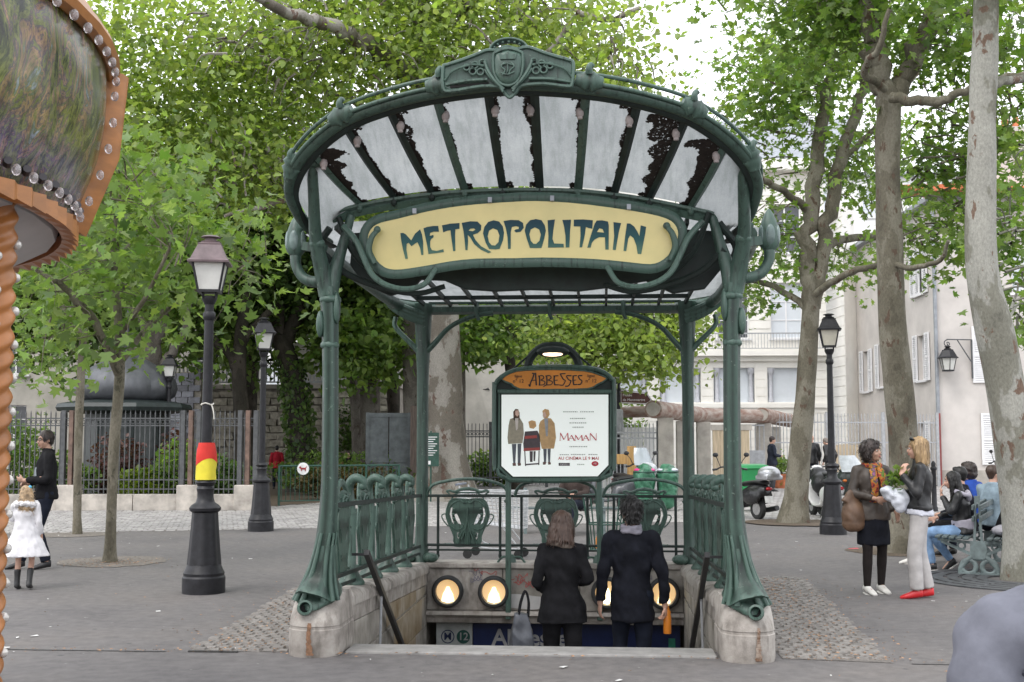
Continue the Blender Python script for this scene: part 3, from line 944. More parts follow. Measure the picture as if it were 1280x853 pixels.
# ------------------------------------------------------------------ domed kiosk
kk = thing('domed_kiosk', 'dark kiosk with a bulbous lead dome and a spike, behind the garden fence', 'kiosk', (-12.35, 22.3, 0), R(8))
M_LEAD = mat('lead', (.105, .11, .122), .5, .2, var=.3, scale=2.2, stretch=(1, 1, .5))
M_KIOSK = mat('kiosk_green', (.028, .038, .038), .45, var=.2)
nk = 8
t = MB(); t.lathe([(1.15, 0), (1.15, .12), (1.05, .14), (1.05, 2.35)], (0, 0, 0), nk, ph0=PI / 8); t.build('body', M_KIOSK, kk, smooth=False)
for k in range(nk):
    a = 2 * PI * k / nk
    M = Matrix.Rotation(a, 4, 'Z'); t = MB()
    M2 = M @ Matrix.Translation((.985, 0, 1.3)); t.boxm(M2, .03, .62, 1.7); t.build('panel', mat('kiosk_panel', (.05, .06, .06), .3), kk, smooth=False)
t = MB(); t.lathe([(1.1, 2.35), (1.75, 2.42), (1.8, 2.52), (1.75, 2.62), (1.2, 2.72)], (0, 0, 0), nk, ph0=PI / 8); t.build('eave', M_KIOSK, kk, smooth=False)
prof = [(1.12, 2.72), (1.30, 2.85), (1.36, 3.05), (1.30, 3.3), (1.08, 3.52), (.72, 3.74), (.40, 3.92), (.2, 4.06), (.1, 4.2)]
t = MB(); rings = []
for r_, z in prof:
    ring = []
    for k in range(48):
        a = 2 * PI * k / 48; q = 1 - .10 * (1 - abs(math.sin(a * 4))) ** 3
        ring.append((r_ * q * math.cos(a), r_ * q * math.sin(a), z))
    rings.append(ring)
t.loft(rings); t.build('dome', M_LEAD, kk, angle=60)
t = MB(); t.lathe([(.1, 4.18), (.15, 4.25), (.06, 4.32), (.06, 4.4), (.13, 4.47), (.13, 4.53), (.05, 4.6), (.04, 4.8), (.08, 4.86), (.03, 4.92), (.012, 5.5)], (0, 0, 0), 10); t.build('spike', M_LEAD, kk)

# ------------------------------------------------------------------ round-beamed entrance
pg = thing('entrance_pergola', 'concrete entrance pergola with thick round rusty beams on square pillars', 'pergola')
def pillar(x, y, w, h):
    t = MB(); t.box(x - w, x + w, y - w, y + w, 0, h); t.build('pillar', M_CONC, pg, bevel=.02)
for x, y, h in ((2.3, 23.3, 2.25), (2.95, 25.8, 2.2), (3.7, 27.9, 2.2), (5.98, 31.3, 2.2), (6.6, 33.4, 2.1)): pillar(x, y, .24 if x > 5 else .21, h)
for a, b, r_ in (((1.95, 22.7, 2.47), (3.62, 28.0, 2.42), .24), ((3.4, 28.2, 2.42), (6.0, 31.0, 2.42), .23), ((5.85, 30.6, 2.46), (7.6, 36.0, 2.35), .25), ((-1.2, 24.9, 2.4), (2.4, 24.4, 2.45), .16)):
    t = MB(); t.tube([a, b], r_, 18); o = t.build('round_beam', M_RUSTB, pg)
    A_, B_ = Vector(a), Vector(b); d = (A_ - B_).normalized()
    t = MB(); t.tube([A_ + d * .0, A_ + d * .03], r_ * .78, 16); t.build('beam_end', M_CONC, o)
t = thing('garden_shed', 'pale wooden plank shed door under the rusty beams', 'shed', (4.05, 28.6, 0), R(12))
for k in range(5):
    q = MB(); q.box(k * .24, k * .24 + .23, 0, .04, .05, 1.95); q.build('plank', M_WOODL, t, smooth=False)
q = MB(); q.box(-.06, 1.28, -.02, .3, 1.95, 2.12); q.build('lintel', M_CONC, t, smooth=False)
t = thing('sheet_metal_gate', 'grey sheet metal gate with a barred top under the rusty beams', 'gate', (4.55, 30.3, 0), R(16))
q = MB(); q.box(0, 1.45, 0, .04, .05, 1.3); q.build('panel', M_IRONL, t, smooth=False)
q = MB()
for k in range(10): q.box(.02 + k * .155, .045 + k * .155, .01, .03, 1.3, 2.15)
q.box(0, 1.45, .0, .04, 2.1, 2.15); q.build('bars', M_IRONL, t, smooth=False)
SIGN_LETTERS = [
   [[(-1.032,3.349),(-1.008,3.351),(-0.986,3.338),(-0.943,3.289),(-0.912,3.343),(-0.871,3.378),(-0.855,3.334),(-0.846,3.279),(-0.843,3.17),(-0.86,3.168),(-0.87,3.225),(-0.892,3.273),(-0.911,3.263),(-0.94,3.241),(-0.964,3.27),(-0.979,3.261),(-0.981,3.215),(-0.969,3.142),(-0.989,3.138),(-1.009,3.215),(-1.023,3.281)]] ,
   [[(-0.844,3.386),(-0.814,3.397),(-0.77,3.404),(-0.724,3.404),(-0.718,3.357),(-0.759,3.358),(-0.79,3.348),(-0.792,3.324),(-0.763,3.331),(-0.761,3.313),(-0.781,3.298),(-0.789,3.278),(-0.788,3.235),(-0.774,3.208),(-0.736,3.201),(-0.682,3.214),(-0.677,3.191),(-0.736,3.183),(-0.802,3.176),(-0.813,3.246),(-0.83,3.323)]] ,
   [[(-0.694,3.408),(-0.629,3.421),(-0.552,3.425),(-0.552,3.379),(-0.585,3.374),(-0.587,3.32),(-0.584,3.2),(-0.602,3.196),(-0.615,3.287),(-0.625,3.368),(-0.65,3.364),(-0.683,3.351)]] ,
   [[(-0.534,3.426),(-0.465,3.438),(-0.406,3.435),(-0.376,3.404),(-0.378,3.366),(-0.405,3.341),(-0.443,3.329),(-0.422,3.285),(-0.378,3.235),(-0.294,3.187),(-0.318,3.177),(-0.378,3.206),(-0.432,3.252),(-0.465,3.307),(-0.485,3.329),(-0.482,3.275),(-0.486,3.205),(-0.503,3.205),(-0.511,3.297),(-0.52,3.362)], [(-0.478,3.362),(-0.465,3.377),(-0.438,3.381),(-0.422,3.37),(-0.443,3.357)]] ,
   [[(-0.362,3.339),(-0.351,3.391),(-0.319,3.431),(-0.276,3.444),(-0.232,3.433),(-0.202,3.393),(-0.192,3.342),(-0.2,3.282),(-0.227,3.212),(-0.259,3.207),(-0.313,3.212),(-0.34,3.262)], [(-0.324,3.316),(-0.313,3.36),(-0.281,3.379),(-0.246,3.364),(-0.229,3.32),(-0.237,3.266),(-0.264,3.239),(-0.292,3.242),(-0.313,3.267)]] ,
   [[(-0.197,3.437),(-0.14,3.445),(-0.075,3.442),(-0.04,3.419),(-0.034,3.38),(-0.059,3.348),(-0.097,3.343),(-0.11,3.357),(-0.097,3.368),(-0.075,3.37),(-0.073,3.387),(-0.097,3.394),(-0.129,3.388),(-0.138,3.347),(-0.138,3.212),(-0.16,3.21),(-0.164,3.303),(-0.178,3.38)]] ,
   [[(-0.026,3.356),(-0.015,3.405),(0.017,3.44),(0.063,3.449),(0.109,3.439),(0.135,3.397),(0.143,3.354),(0.13,3.289),(0.108,3.215),(0.063,3.214),(0.015,3.216),(-0.01,3.291)], [(0.011,3.328),(0.022,3.366),(0.055,3.382),(0.089,3.365),(0.103,3.322),(0.092,3.273),(0.065,3.248),(0.044,3.249),(0.022,3.274)]] ,
   [[(0.157,3.438),(0.216,3.444),(0.203,3.353),(0.196,3.288),(0.21,3.25),(0.285,3.246),(0.287,3.217),(0.16,3.217),(0.164,3.31)]] ,
   [[(0.275,3.439),(0.345,3.44),(0.336,3.34),(0.331,3.217),(0.301,3.216),(0.3,3.308),(0.289,3.384)]] ,
   [[(0.367,3.44),(0.442,3.441),(0.519,3.433),(0.514,3.365),(0.484,3.371),(0.463,3.38),(0.454,3.317),(0.432,3.216),(0.411,3.216),(0.42,3.307),(0.418,3.385),(0.366,3.386)]] ,
   [[(0.532,3.403),(0.549,3.43),(0.591,3.432),(0.639,3.421),(0.645,3.391),(0.643,3.196),(0.617,3.196),(0.614,3.294),(0.569,3.296),(0.532,3.278),(0.51,3.252),(0.5,3.213),(0.473,3.213),(0.5,3.306)], [(0.55,3.338),(0.57,3.368),(0.596,3.361),(0.607,3.332)]] ,
   [[(0.682,3.416),(0.743,3.407),(0.724,3.335),(0.699,3.191),(0.675,3.193),(0.687,3.303)]] ,
   [[(0.789,3.404),(0.815,3.403),(0.847,3.377),(0.873,3.334),(0.887,3.301),(0.898,3.387),(0.941,3.374),(0.934,3.322),(0.9,3.156),(0.872,3.159),(0.862,3.226),(0.841,3.285),(0.814,3.307),(0.798,3.28),(0.782,3.181),(0.76,3.184),(0.774,3.302)]] ,
]
SIGN_OUT = [(-1.33,3.307),(-1.318,3.373),(-1.274,3.433),(-1.198,3.47),(-1.066,3.499),(-0.826,3.555),(-0.629,3.588),(-0.412,3.61),(-0.097,3.627),(0.066,3.629),(0.335,3.612),(0.656,3.569),(0.955,3.516),(1.113,3.471),(1.187,3.421),(1.223,3.351),(1.222,3.275),(1.19,3.19),(1.131,3.115),(1.056,3.062),(0.971,3.042),(0.844,3.054),(0.653,3.077),(0.44,3.094),(0.119,3.105),(-0.097,3.102),(-0.41,3.102),(-0.627,3.082),(-0.779,3.055),(-0.953,3.029),(-1.073,3.02),(-1.172,3.042),(-1.26,3.12),(-1.311,3.219)]
CREST = [(-0.546,4.369),(-0.514,4.387),(-0.405,4.421),(-0.305,4.458),(-0.232,4.486),(-0.16,4.487),(-0.087,4.51),(-0.015,4.49),(0.067,4.502),(0.184,4.458),(0.274,4.428),(0.355,4.403),(0.391,4.375),(0.381,4.228),(0.345,4.21),(0.184,4.232),(0.021,4.222),(-0.022,4.173),(-0.064,4.137),(-0.096,4.165),(-0.137,4.212),(-0.268,4.224),(-0.495,4.192),(-0.545,4.221)]
TRANSOM = [(-1.619,3.513),(-1.387,3.57),(-1.056,3.625),(-0.661,3.665),(-0.267,3.679),(-0.006,3.678),(0.383,3.663),(0.769,3.617),(1.089,3.554),(1.483,3.464)]
PLATE = [(-0.624,2.41),(-0.506,2.491),(-0.355,2.519),(0.01,2.528),(0.374,2.509),(0.523,2.472),(0.647,2.412),(0.523,2.337),(0.416,2.289),(0.01,2.281),(-0.398,2.287),(-0.506,2.352)]
BOARD = [(-0.711,2.288),(-0.7,2.352),(-0.624,2.438),(-0.441,2.523),(-0.033,2.56),(0.417,2.541),(0.609,2.487),(0.704,2.401),(0.729,2.283),(0.723,1.392),(0.686,1.339),(0.558,1.216),(-0.506,1.199),(-0.677,1.343),(-0.707,1.39)]
POSTER = [(-0.624,2.223),(0.66,2.22),(0.655,1.381),(0.527,1.248),(-0.484,1.241),(-0.624,1.368)]
# ------------------------------------------------------------------ the metro entrance
def patina():
    m, nt, b = nodes_of('entrance_green')
    v = coord(nt, 'World')
    n = noise(nt, 7, 7, .65, v)
    st = noise(nt, 5, 5, .6, v, (6, 6, .7))
    base = ramp(nt, n.outputs['Fac'], [(.3, (.006, .017, .012)), (.55, (.012, .031, .022)), (.75, (.027, .060, .044))])
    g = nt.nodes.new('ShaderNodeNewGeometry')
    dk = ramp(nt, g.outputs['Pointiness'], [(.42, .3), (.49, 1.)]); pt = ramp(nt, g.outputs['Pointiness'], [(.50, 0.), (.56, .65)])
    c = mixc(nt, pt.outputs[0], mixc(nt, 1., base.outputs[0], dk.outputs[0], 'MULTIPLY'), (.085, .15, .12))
    sm = ramp(nt, st.outputs['Fac'], [(.52, 0.), (.68, .7)])
    c = mixc(nt, sm.outputs[0], c, (.006, .012, .010))
    ch = noise(nt, 24, 6, .75, v)
    ru = noise(nt, 2.6, 5, .7, v); rm = ramp(nt, ru.outputs['Fac'], [(.66, 0.), (.74, .55)]); c = mixc(nt, rm.outputs[0], c, (.075, .05, .03))
    cm = ramp(nt, ch.outputs['Fac'], [(.62, 0.), (.66, .55)])
    c = mixc(nt, cm.outputs[0], c, (.20, .27, .22))
    nt.links.new(c, b.inputs['Base Color'])
    b.inputs['Roughness'].default_value = .42
    rr = ramp(nt, n.outputs['Fac'], [(.3, .34), (.7, .58)])
    nt.links.new(rr.outputs[0], b.inputs['Roughness'])
    add_bump(nt, b, n.outputs['Fac'], .25, .01)
    return m
M_GRN = patina()
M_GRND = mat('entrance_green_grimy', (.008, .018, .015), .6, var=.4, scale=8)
def awning_glass():
    m, nt, b = nodes_of('awning_glass')
    nt.nodes.remove(b)
    v = coord(nt, 'World')
    n = noise(nt, 1.6, 5, .6, v); f = noise(nt, 90, 2, .5, v)
    c = ramp(nt, n.outputs['Fac'], [(.3, (.27, .285, .29)), (.65, (.38, .395, .40))])
    c2 = mixc(nt, .25, c.outputs[0], ramp(nt, f.outputs['Fac'], [(.35, .6), (.65, 1.)]).outputs[0], 'MULTIPLY')
    st = noise(nt, 5, 5, .65, v, (4, .7, .7)); c2 = mixc(nt, 1., c2, ramp(nt, st.outputs['Fac'], [(.35, (.80, .82, .80)), (.55, (1, 1, 1)), (.7, (1.06, 1.06, 1.04))]).outputs[0], 'MULTIPLY')
    sp = noise(nt, 26, 4, .7, v); c2 = mixc(nt, ramp(nt, sp.outputs['Fac'], [(.68, 0.), (.74, .6)]).outputs[0], c2, (.16, .15, .12))
    d = nt.nodes.new('ShaderNodeBsdfPrincipled'); d.inputs['Roughness'].default_value = .3
    nt.links.new(c2, d.inputs['Base Color'])
    t = nt.nodes.new('ShaderNodeBsdfTranslucent'); nt.links.new(c2, t.inputs['Color'])
    mx = nt.nodes.new('ShaderNodeMixShader'); mx.inputs[0].default_value = .68
    nt.links.new(d.outputs[0], mx.inputs[1]); nt.links.new(t.outputs[0], mx.inputs[2])
    nt.links.new(mx.outputs[0], nt.nodes['Material Output'].inputs['Surface'])
    return m
M_AWN = awning_glass()
def plinth_mat():
    m, nt, b = nodes_of('plinth_stone')
    v = coord(nt, 'World')
    n = noise(nt, 4.5, 7, .65, v); st = noise(nt, 6, 5, .6, v, (1.4, 1.4, .45)); f = noise(nt, 70, 4, .6, v)
    c = ramp(nt, n.outputs['Fac'], [(.28, (.17, .15, .13)), (.5, (.33, .30, .27)), (.7, (.46, .43, .39))])
    s = ramp(nt, st.outputs['Fac'], [(.52, 0.), (.7, .75)])
    c = mixc(nt, s.outputs[0], c.outputs[0], (.11, .095, .08))
    nt.links.new(c, b.inputs['Base Color']); b.inputs['Roughness'].default_value = .78
    add_bump(nt, b, f.outputs['Fac'], .35, .01)
    return m
M_PL = plinth_mat()
M_PLW = mat('stair_stone', (.30, .275, .235), .7, var=.35, scale=3.5, col2=(.40, .37, .33), bump=.25, bscale=40, island=.12)
M_OCH = mat('stair_stone_ochre', (.30, .20, .085), .75, var=.4, scale=2.6, col2=(.36, .31, .24), bump=.25, bscale=40)

me_ = thing('metro_entrance', 'green cast iron metro entrance with glazed awning and METROPOLITAIN sign over the stairs', 'metro entrance')

# --- stair, inner walls, plinth
def plz(y): return .45 - .049 * y                # the plinth falls gently to the back
for s in (-1, 1):
    for k in range(5):                            # coping stones
        y0, y1 = .42 + k * .95, .42 + (k + 1) * .95 - .012
        if k == 4: y1 = 5.42
        ring = []
        xi, xo = 1.50, 1.92
        for y in (y0, y1):
            z = plz(y); pr = [(xi + .03, z - .26), (xi + .03, z - .13), (xi, z - .12), (xi, z - .05), (xi + .03, z - .012), (xi + .09, z), (xo - .09, z), (xo - .03, z - .012), (xo, z - .05), (xo, z - .26)]
            ring.append([(s * a, y, b) for a, b in pr])
        t = MB(); t.loft(ring); t.build('coping_stone', M_PL, me_, angle=50)
    t = MB()
    t.loft([[(s * 1.56, y, -.1), (s * 1.56, y, plz(y) - .25), (s * 1.89, y, plz(y) - .25), (s * 1.89, y, -.1)] for y in (.43, 5.4)])
    t.build('plinth', M_PL, me_, smooth=False)
    t = MB(); t.box(s * 1.6 - .05, s * 1.6 + .05, .3, 12, -4, -.06) if s > 0 else t.box(-1.65, -1.55, .3, 12, -4, -.06)
    wl_in = t.build('stair_wall', M_MORTAR, me_, smooth=False)
    for r_ in range(8):
        z1 = .18 - r_ * .36 if r_ else .2
        for k in range(5):
            y0 = .36 + k * .95 + (.45 if r_ % 2 else 0); y1 = min(y0 + .938, 5.0)
            if y0 > 4.9: continue
            if r_ % 2 and k == 0:
                t = MB(); t.box(min(s * 1.53, s * 1.62), max(s * 1.53, s * 1.62), .36, .79, z1 - .352, z1 - (.0)); t.build('stone_block', M_PLW, wl_in, bevel=.006)
            zt = z1 if r_ else None
            t = MB()
            if r_ == 0:
                t.loft([[(s * 1.535, y, -.152), (s * 1.535, y, plz(y) - .27), (s * 1.62, y, plz(y) - .27), (s * 1.62, y, -.152)] for y in (y0, y1)])
            else:
                t.box(min(s * 1.535, s * 1.62), max(s * 1.535, s * 1.62), y0, y1, z1 - .352, z1)
            t.build('stone_block', M_OCH if (s < 0 and k in (2, 3) and r_ < 4) else M_PLW, wl_in, bevel=.006)
    # front pedestal, a rounded bastion under the post
    cx = s * 1.69
    rings = []
    def dring(hw, yf, yb, z, zf=None):
        """D-shaped plan: round to the front, straight back"""
        out = []
        for q in range(21):
            a = PI + PI * q / 20
            out.append((cx + hw * math.cos(a), yf + (.22 + hw * .5) * (1 + math.sin(a)) if False else yf + hw * .9 * (1 + math.sin(a)), z if zf is None else zf + (z - zf) * (1 + math.sin(a))))
        out.append((cx + hw, yb, z)); out.append((cx - hw, yb, z))
        return out
    for hw, yf, z in ((.204, -.215, 0), (.21, -.22, .03), (.21, -.22, .205), (.203, -.21, .212), (.203, -.21, .228), (.208, -.215, .236), (.204, -.205, .27), (.197, -.15, .35), (.19, -.06, .42), (.185, .03, .462)):
        rings.append(dring(hw, yf, .43, z))
    t = MB(); t.loft(rings); t.build('pedestal', M_PL, me_, angle=30)
    rings = [dring(.245, -.3, .1, .0)]
# rust streak under the right spout, red paint dab on the left pedestal
def drip(name, pts, w, m, y0):
    t = MB(); ribbon(t, pts, w, 0, 4); return t
M_RUSTS = mat('rust_streak', (.24, .11, .05), .85, var=.5, scale=30, col2=(.33, .27, .22))
for nm, pth, m_ in (('rust_streak', [(1.752, .39, .014), (1.750, .32, .026), (1.755, .24, .022), (1.75, .14, .036), (1.752, .02, .055)], M_RUSTS),
                    ('paint_dab', [(-1.76, .335, .05), (-1.785, .30, .07), (-1.79, .275, .03)], mat('red_dab', (.5, .05, .06), .8, var=.3, scale=30)),
                    ('rust_streak', [(-1.70, .36, .02), (-1.695, .28, .03), (-1.70, .15, .035), (-1.69, .02, .06)], mat('rust_faint', (.22, .12, .07), .85, var=.4, scale=22))):
    t = MB()
    def py(x, z):          # front face of the pedestal
        hw = .212 if z < .25 else .208 - (z - .25) * .12
        yf = -.221 if z < .245 else -.215 + max(0, z - .245) * .75
        cx = math.copysign(1.69, x); q = max(-1, min(1, (x - cx) / hw))
        return yf + hw * .9 * (1 - math.sqrt(1 - q * q)) - .006
    C = cr(pth, 14); L = [(x - w / 2 * rnd.uniform(.7, 1.2), py(x - w / 2, z), z) for x, z, w in C]; Rg = [(x + w / 2 * rnd.uniform(.7, 1.2), py(x + w / 2, z), z) for x, z, w in C]
    n_ = len(L); t.add(L + Rg, [(i, i + 1, n_ + i + 1, n_ + i) for i in range(n_ - 1)])
    t.build(nm, m_, me_, smooth=False)

t = MB(); t.box(-1.46, 1.46, -.005, .335, -.3, .022); t.build('threshold', mat('threshold_stone', (.27, .262, .25), .75, var=.18, scale=6, bump=.2), me_, bevel=.012)
M_STEP = mat('step_stone', (.24, .23, .22), .7, var=.25, scale=6)
for k in range(1, 19):
    t = MB(); t.box(-1.55, 1.55, .33 + .3 * (k - 1), .33 + .3 * k + .02, -.165 * k - .3, -.165 * k); t.build('step', M_STEP, me_, bevel=.01)

# back wall with ledge, tunnel roof and floor behind
t = MB(); t.box(-1.92, 1.92, 5.02, 5.42, -.37, .2); bw = t.build('back_wall', M_PL, me_, bevel=.01)
for x0, x1 in ((-1.53, -.62), (-.608, .30), (.312, 1.12), (1.132, 1.53)):
    t = MB(); t.box(x0, x1, 4.985, 5.03, -.355, .135); t.build('stone_panel', M_PLW if x0 > -1 else M_PL, bw, bevel=.006)
t = MB(); t.box(-1.55, 1.55, 4.95, 5.3, .14, .205); t.build('back_coping', M_PL, me_, bevel=.015)
t = MB(); t.loft([[(x, 5.05, -.36), (x, 4.90, -.36), (x, 4.88, -.40), (x, 4.93, -.44), (x, 4.95, -.50), (x, 5.05, -.50)] for x in (-1.53, 1.53)]); t.build('ledge', M_PL, me_, angle=30)
t = MB(); t.box(-1.6, 1.6, 5.1, 12, -.52, -.45); t.box(-1.6, 1.6, 11.9, 12, -4, -.5); t.box(-1.6, 1.6, 5.7, 12, -3.3, -3.2); t.build('tunnel_lining', mat('tunnel_dark', (.08, .08, .08), .8), me_, smooth=False)
# graffiti scribbles on the back wall
M_GRR = mat('graffiti_red', (.36, .09, .08), .8); M_GRK = mat('graffiti_dark', (.16, .15, .19), .8)
for m_, seed, x0, zc, n_ in ((M_GRR, 3, -.92, .155, 2), (M_GRK, 5, -1.05, .07, 3), (M_GRR, 9, -.48, .04, 4), (M_GRR, 12, -.30, -.02, 3), (M_GRK, 21, .95, .05, 2)):
    q = random.Random(seed); t = MB()
    for k in range(n_):
        pts = []; x = x0 + q.uniform(-.1, .1); z = zc + q.uniform(-.08, .05)
        for j in range(9):
            pts.append((x, z + q.uniform(-.035, .035))); x += q.uniform(-.008, .045)
        ribbon(t, pts, .009, 4.975 - .001 * k, 4)
    t.build('graffiti', m_, me_, smooth=False)
t = MB(); pts = [(.0 + .33 * math.cos(a) * (1 + .15 * math.sin(3 * a)), -.25 + .095 * math.sin(a) * (1 + .2 * math.cos(2 * a + 1))) for a in [q * PI / 15 for q in range(30)]]
t.prism([(x - .38, z) for x, z in pts], 4.976, 4.98); t.build('paint_patch', mat('patch_pale', (.46, .45, .44), .8, var=.1), me_, smooth=False)

# --- front posts
for s in (-1, 1):
    t = MB()
    P = [(1.70, -.06, .44), (1.672, -.02, .56), (1.645, .0, .72), (1.618, .0, .95), (1.60, 0, 1.3), (1.60, 0, 1.8), (1.605, 0, 2.3), (1.615, 0, 2.7), (1.63, 0, 2.92)]
    Rr = [(.15, .18), (.12, .13), (.095, .10), (.078, .085), (.067, .073), (.063, .07), (.063, .068), (.068, .07), (.075, .076)]
    C = cr([(s * p[0], p[1], p[2]) + r_ for p, r_ in zip(P, Rr)], 5)
    t.tube([c[:3] for c in C], [c[3:] for c in C], 24, ref=(1, 0, 0), lobes=6, lamp=.07)
    # outer branch up to the gutter
    C = cr([(s * 1.63, 0, 2.86, .075), (s * 1.67, -.04, 3.05, .066), (s * 1.70, -.16, 3.3, .05), (s * 1.675, -.36, 3.62, .042), (s * 1.655, -.52, 3.84, .04)], 6)
    t.tube([c[:3] for c in C], [c[3] for c in C], 12, lobes=4, lamp=.06)
    t.sphere((s * 1.655, -.52, 3.83), (.075, .07, .045), 12, 8)
    t.sphere((s * 1.695, -.13, 3.26), (.065, .065, .05), 12, 8)
    # inner branches to the transom and the side gutter
    C = cr([(s * 1.62, .0, 2.84, .07), (s * 1.585, .02, 3.05, .06), (s * 1.53, .04, 3.25, .045), (s * 1.46, .05, 3.52, .035)], 6)
    t.tube([c[:3] for c in C], [c[3] for c in C], 12)
    C = cr([(s * 1.62, .02, 2.8, .06), (s * 1.66, .12, 3.05, .05), (s * 1.76, .3, 3.25, .04), (s * 1.86, .6, 3.34, .035)], 6)
    t.tube([c[:3] for c in C], [c[3] for c in C], 10)
    for z, r_ in ((2.45, .076), (2.82, .088)):
        t.lathe([(r_ * .8, -.03), (r_, -.012), (r_, .012), (r_ * .8, .03)], (s * 1.612, 0, z), 16)
    # leaf-like swellings below the fork
    t.sphere((s * 1.685, -.03, 2.62), (.035, .05, .11), 10, 8); t.sphere((s * 1.55, -.03, 2.75), (.03, .05, .13), 10, 8)
    post = t.build('front_post', M_GRN, me_, angle=60)
    # claw foot spilling over the pedestal
    t = MB()
    rings = []
    for (yf, z, hw, yb) in ((-.20, .36, .08, .10), (-.19, .40, .135, .3), (-.13, .445, .175, .42), (-.115, .50, .158, .34), (-.11, .58, .125, .24), (-.095, .70, .110, .155), (-.085, .85, .086, .105)):
        ring = []
        for q in range(28):
            a = 2 * PI * q / 28; fl = 1 + .05 * math.cos(7 * a) * min(1, hw * 5)
            yy = math.sin(a); ring.append((s * (1.70 - (z - .36) * .16) + hw * fl * math.cos(a), (yf if yy < 0 else yb) * abs(yy) ** .8 * fl, z - (.10 * abs(math.cos(a)) ** 2 * -1 if False else 0) + (.07 * max(0, yy) if z < .5 else 0)))
        rings.append(ring)
    t.loft(rings)
    for ph, w in ((-2.5, .020), (-2.05, .022), (-1.1, .022), (-.65, .02), (-.2, .017), (3.3, .017)):       # raised tendrils running down the foot
        pts = []
        for k in range(8):
            f = k / 7; z = .95 - .53 * f; hw = .075 + .108 * f ** 2.2
            yf = .085 + .055 * f
            pts.append((s * 1.0 * (1.70 - (z - .36) * .16) + hw * math.cos(ph), (yf if math.sin(ph) < 0 else yf + .2 * f ** 2) * math.sin(ph) - .01, z))
        t.tube(cr(pts, 3), [w * .55 + w * .55 * q / 21 for q in range(22)], 7)
    t.build('claw_foot', M_GRN, post, angle=60)
    t = MB()
    M = Matrix.Translation((s * 1.735, -.215, .385)) @ Matrix.Rotation(R(75), 4, 'X') @ Matrix.Rotation(s * R(-12), 4, 'Y')
    t.lathe([(.05, -.09), (.062, -.02), (.058, .012), (.042, .016), (.036, .004), (.035, -.06)], (0, 0, 0), 18, M)
    t.build('drain_spout', M_GRN, post, angle=50)
    t = MB(); t.lathe([(.036, -.05), (.036, -.046)], (0, 0, 0), 16, M); t.build('spout_hole', mat('black', (.008, .008, .008), .9), post)
    # flower lamp on its curved stalk
    t = MB()
    C = cr([(s * 1.64, 0, 2.99, .05), (s * 1.74, .02, 2.97, .046), (s * 1.85, .05, 3.01, .043), (s * 1.915, .07, 3.11, .042), (s * 1.925, .08, 3.2, .046)], 6)
    t.tube([c[:3] for c in C], [c[3] for c in C], 12)
    t.bar((s * 1.66, .03, 3.24), (s * 1.9, .07, 3.28), .06, .07)
    arm = t.build('lamp_stalk', M_GRN, post, angle=50)
    t = MB(); t.lathe([(.05, 0), (.075, .03), (.08, .08), (.078, .14), (.068, .21), (.042, .28), (.01, .33)], (s * 1.925, .08, 3.2), 14, squash=1.)
    t.build('lamp_bud', M_GRN, arm)
    t = MB()
    for k in range(5):
        a = 2 * PI * k / 5 - PI / 2
        M = Matrix.Translation((s * 1.925 + .068 * math.cos(a), .08 + .068 * math.sin(a), 3.315)) @ Matrix.Rotation(a, 4, 'Z')
        t.sphere((0, 0, 0), (.02, .038, .085), 10, 8, M)
    t.build('lamp_petal', mat('dull_glass', (.12, .17, .16), .25, var=.3, scale=8), arm)

# --- rear posts and brackets
for s in (-1, 1):
    t = MB()
    C = cr([(s * 1.65, 5.14, .16, .16, .17), (s * 1.645, 5.13, .25, .13, .14), (s * 1.63, 5.12, .42, .082, .085), (s * 1.62, 5.12, .8, .074, .074), (s * 1.62, 5.12, 2.3, .07, .07), (s * 1.62, 5.12, 2.75, .085, .085), (s * 1.62, 5.12, 3.1, .10, .10), (s * 1.62, 5.12, 3.36, .11, .11)], 5)
    t.tube([c[:3] for c in C], [c[3:] for c in C], 18, ref=(1, 0, 0), lobes=5, lamp=.05)
    for (a, b, r_) in ((-.14, -.16, .05), (.14, -.1, .05)):
        t.sphere((s * 1.64 + a, 5.14 + b, .26), (.1, .09, .06), 10, 7)
    post = t.build('rear_post', M_GRN, me_, angle=60)
    for i, sx in ((0, -1), (1, 1)):
        t = MB(); L = .62 if sx == -1 else .34
        C = cr([(s * 1.62, 5.11, 2.72, .055, .045), (s * (1.62 + sx * .14), 5.11, 2.86, .045, .035), (s * (1.62 + sx * .34), 5.11, 3.07, .04, .03), (s * (1.62 + sx * L), 5.11, 3.2, .035, .03), (s * (1.62 + sx * (L + .25)), 5.11, 3.24, .03, .03)][: 5 if sx < 0 else 4], 6)
        t.tube([c[:3] for c in C], [c[3:] for c in C], 10, ref=(0, 1, 0)); t.build('arch_bracket', M_GRN, post)
    t = MB()
    for k, (dx, dz) in enumerate(((.0, .0), (.03, .05), (.0, .1))):
        C = cr([(s * 1.60, 5.05, 3.12 + dz), (s * 1.82, 5.0, 3.2 + dz), (s * (2.0 + dx), 4.95, 3.32 + dz), (s * (2.04 + dx), 4.85, 3.42 + dz)], 5)
        t.tube(C, [.045, .03], 8)
    t.build('rear_scroll', M_GRN, post)

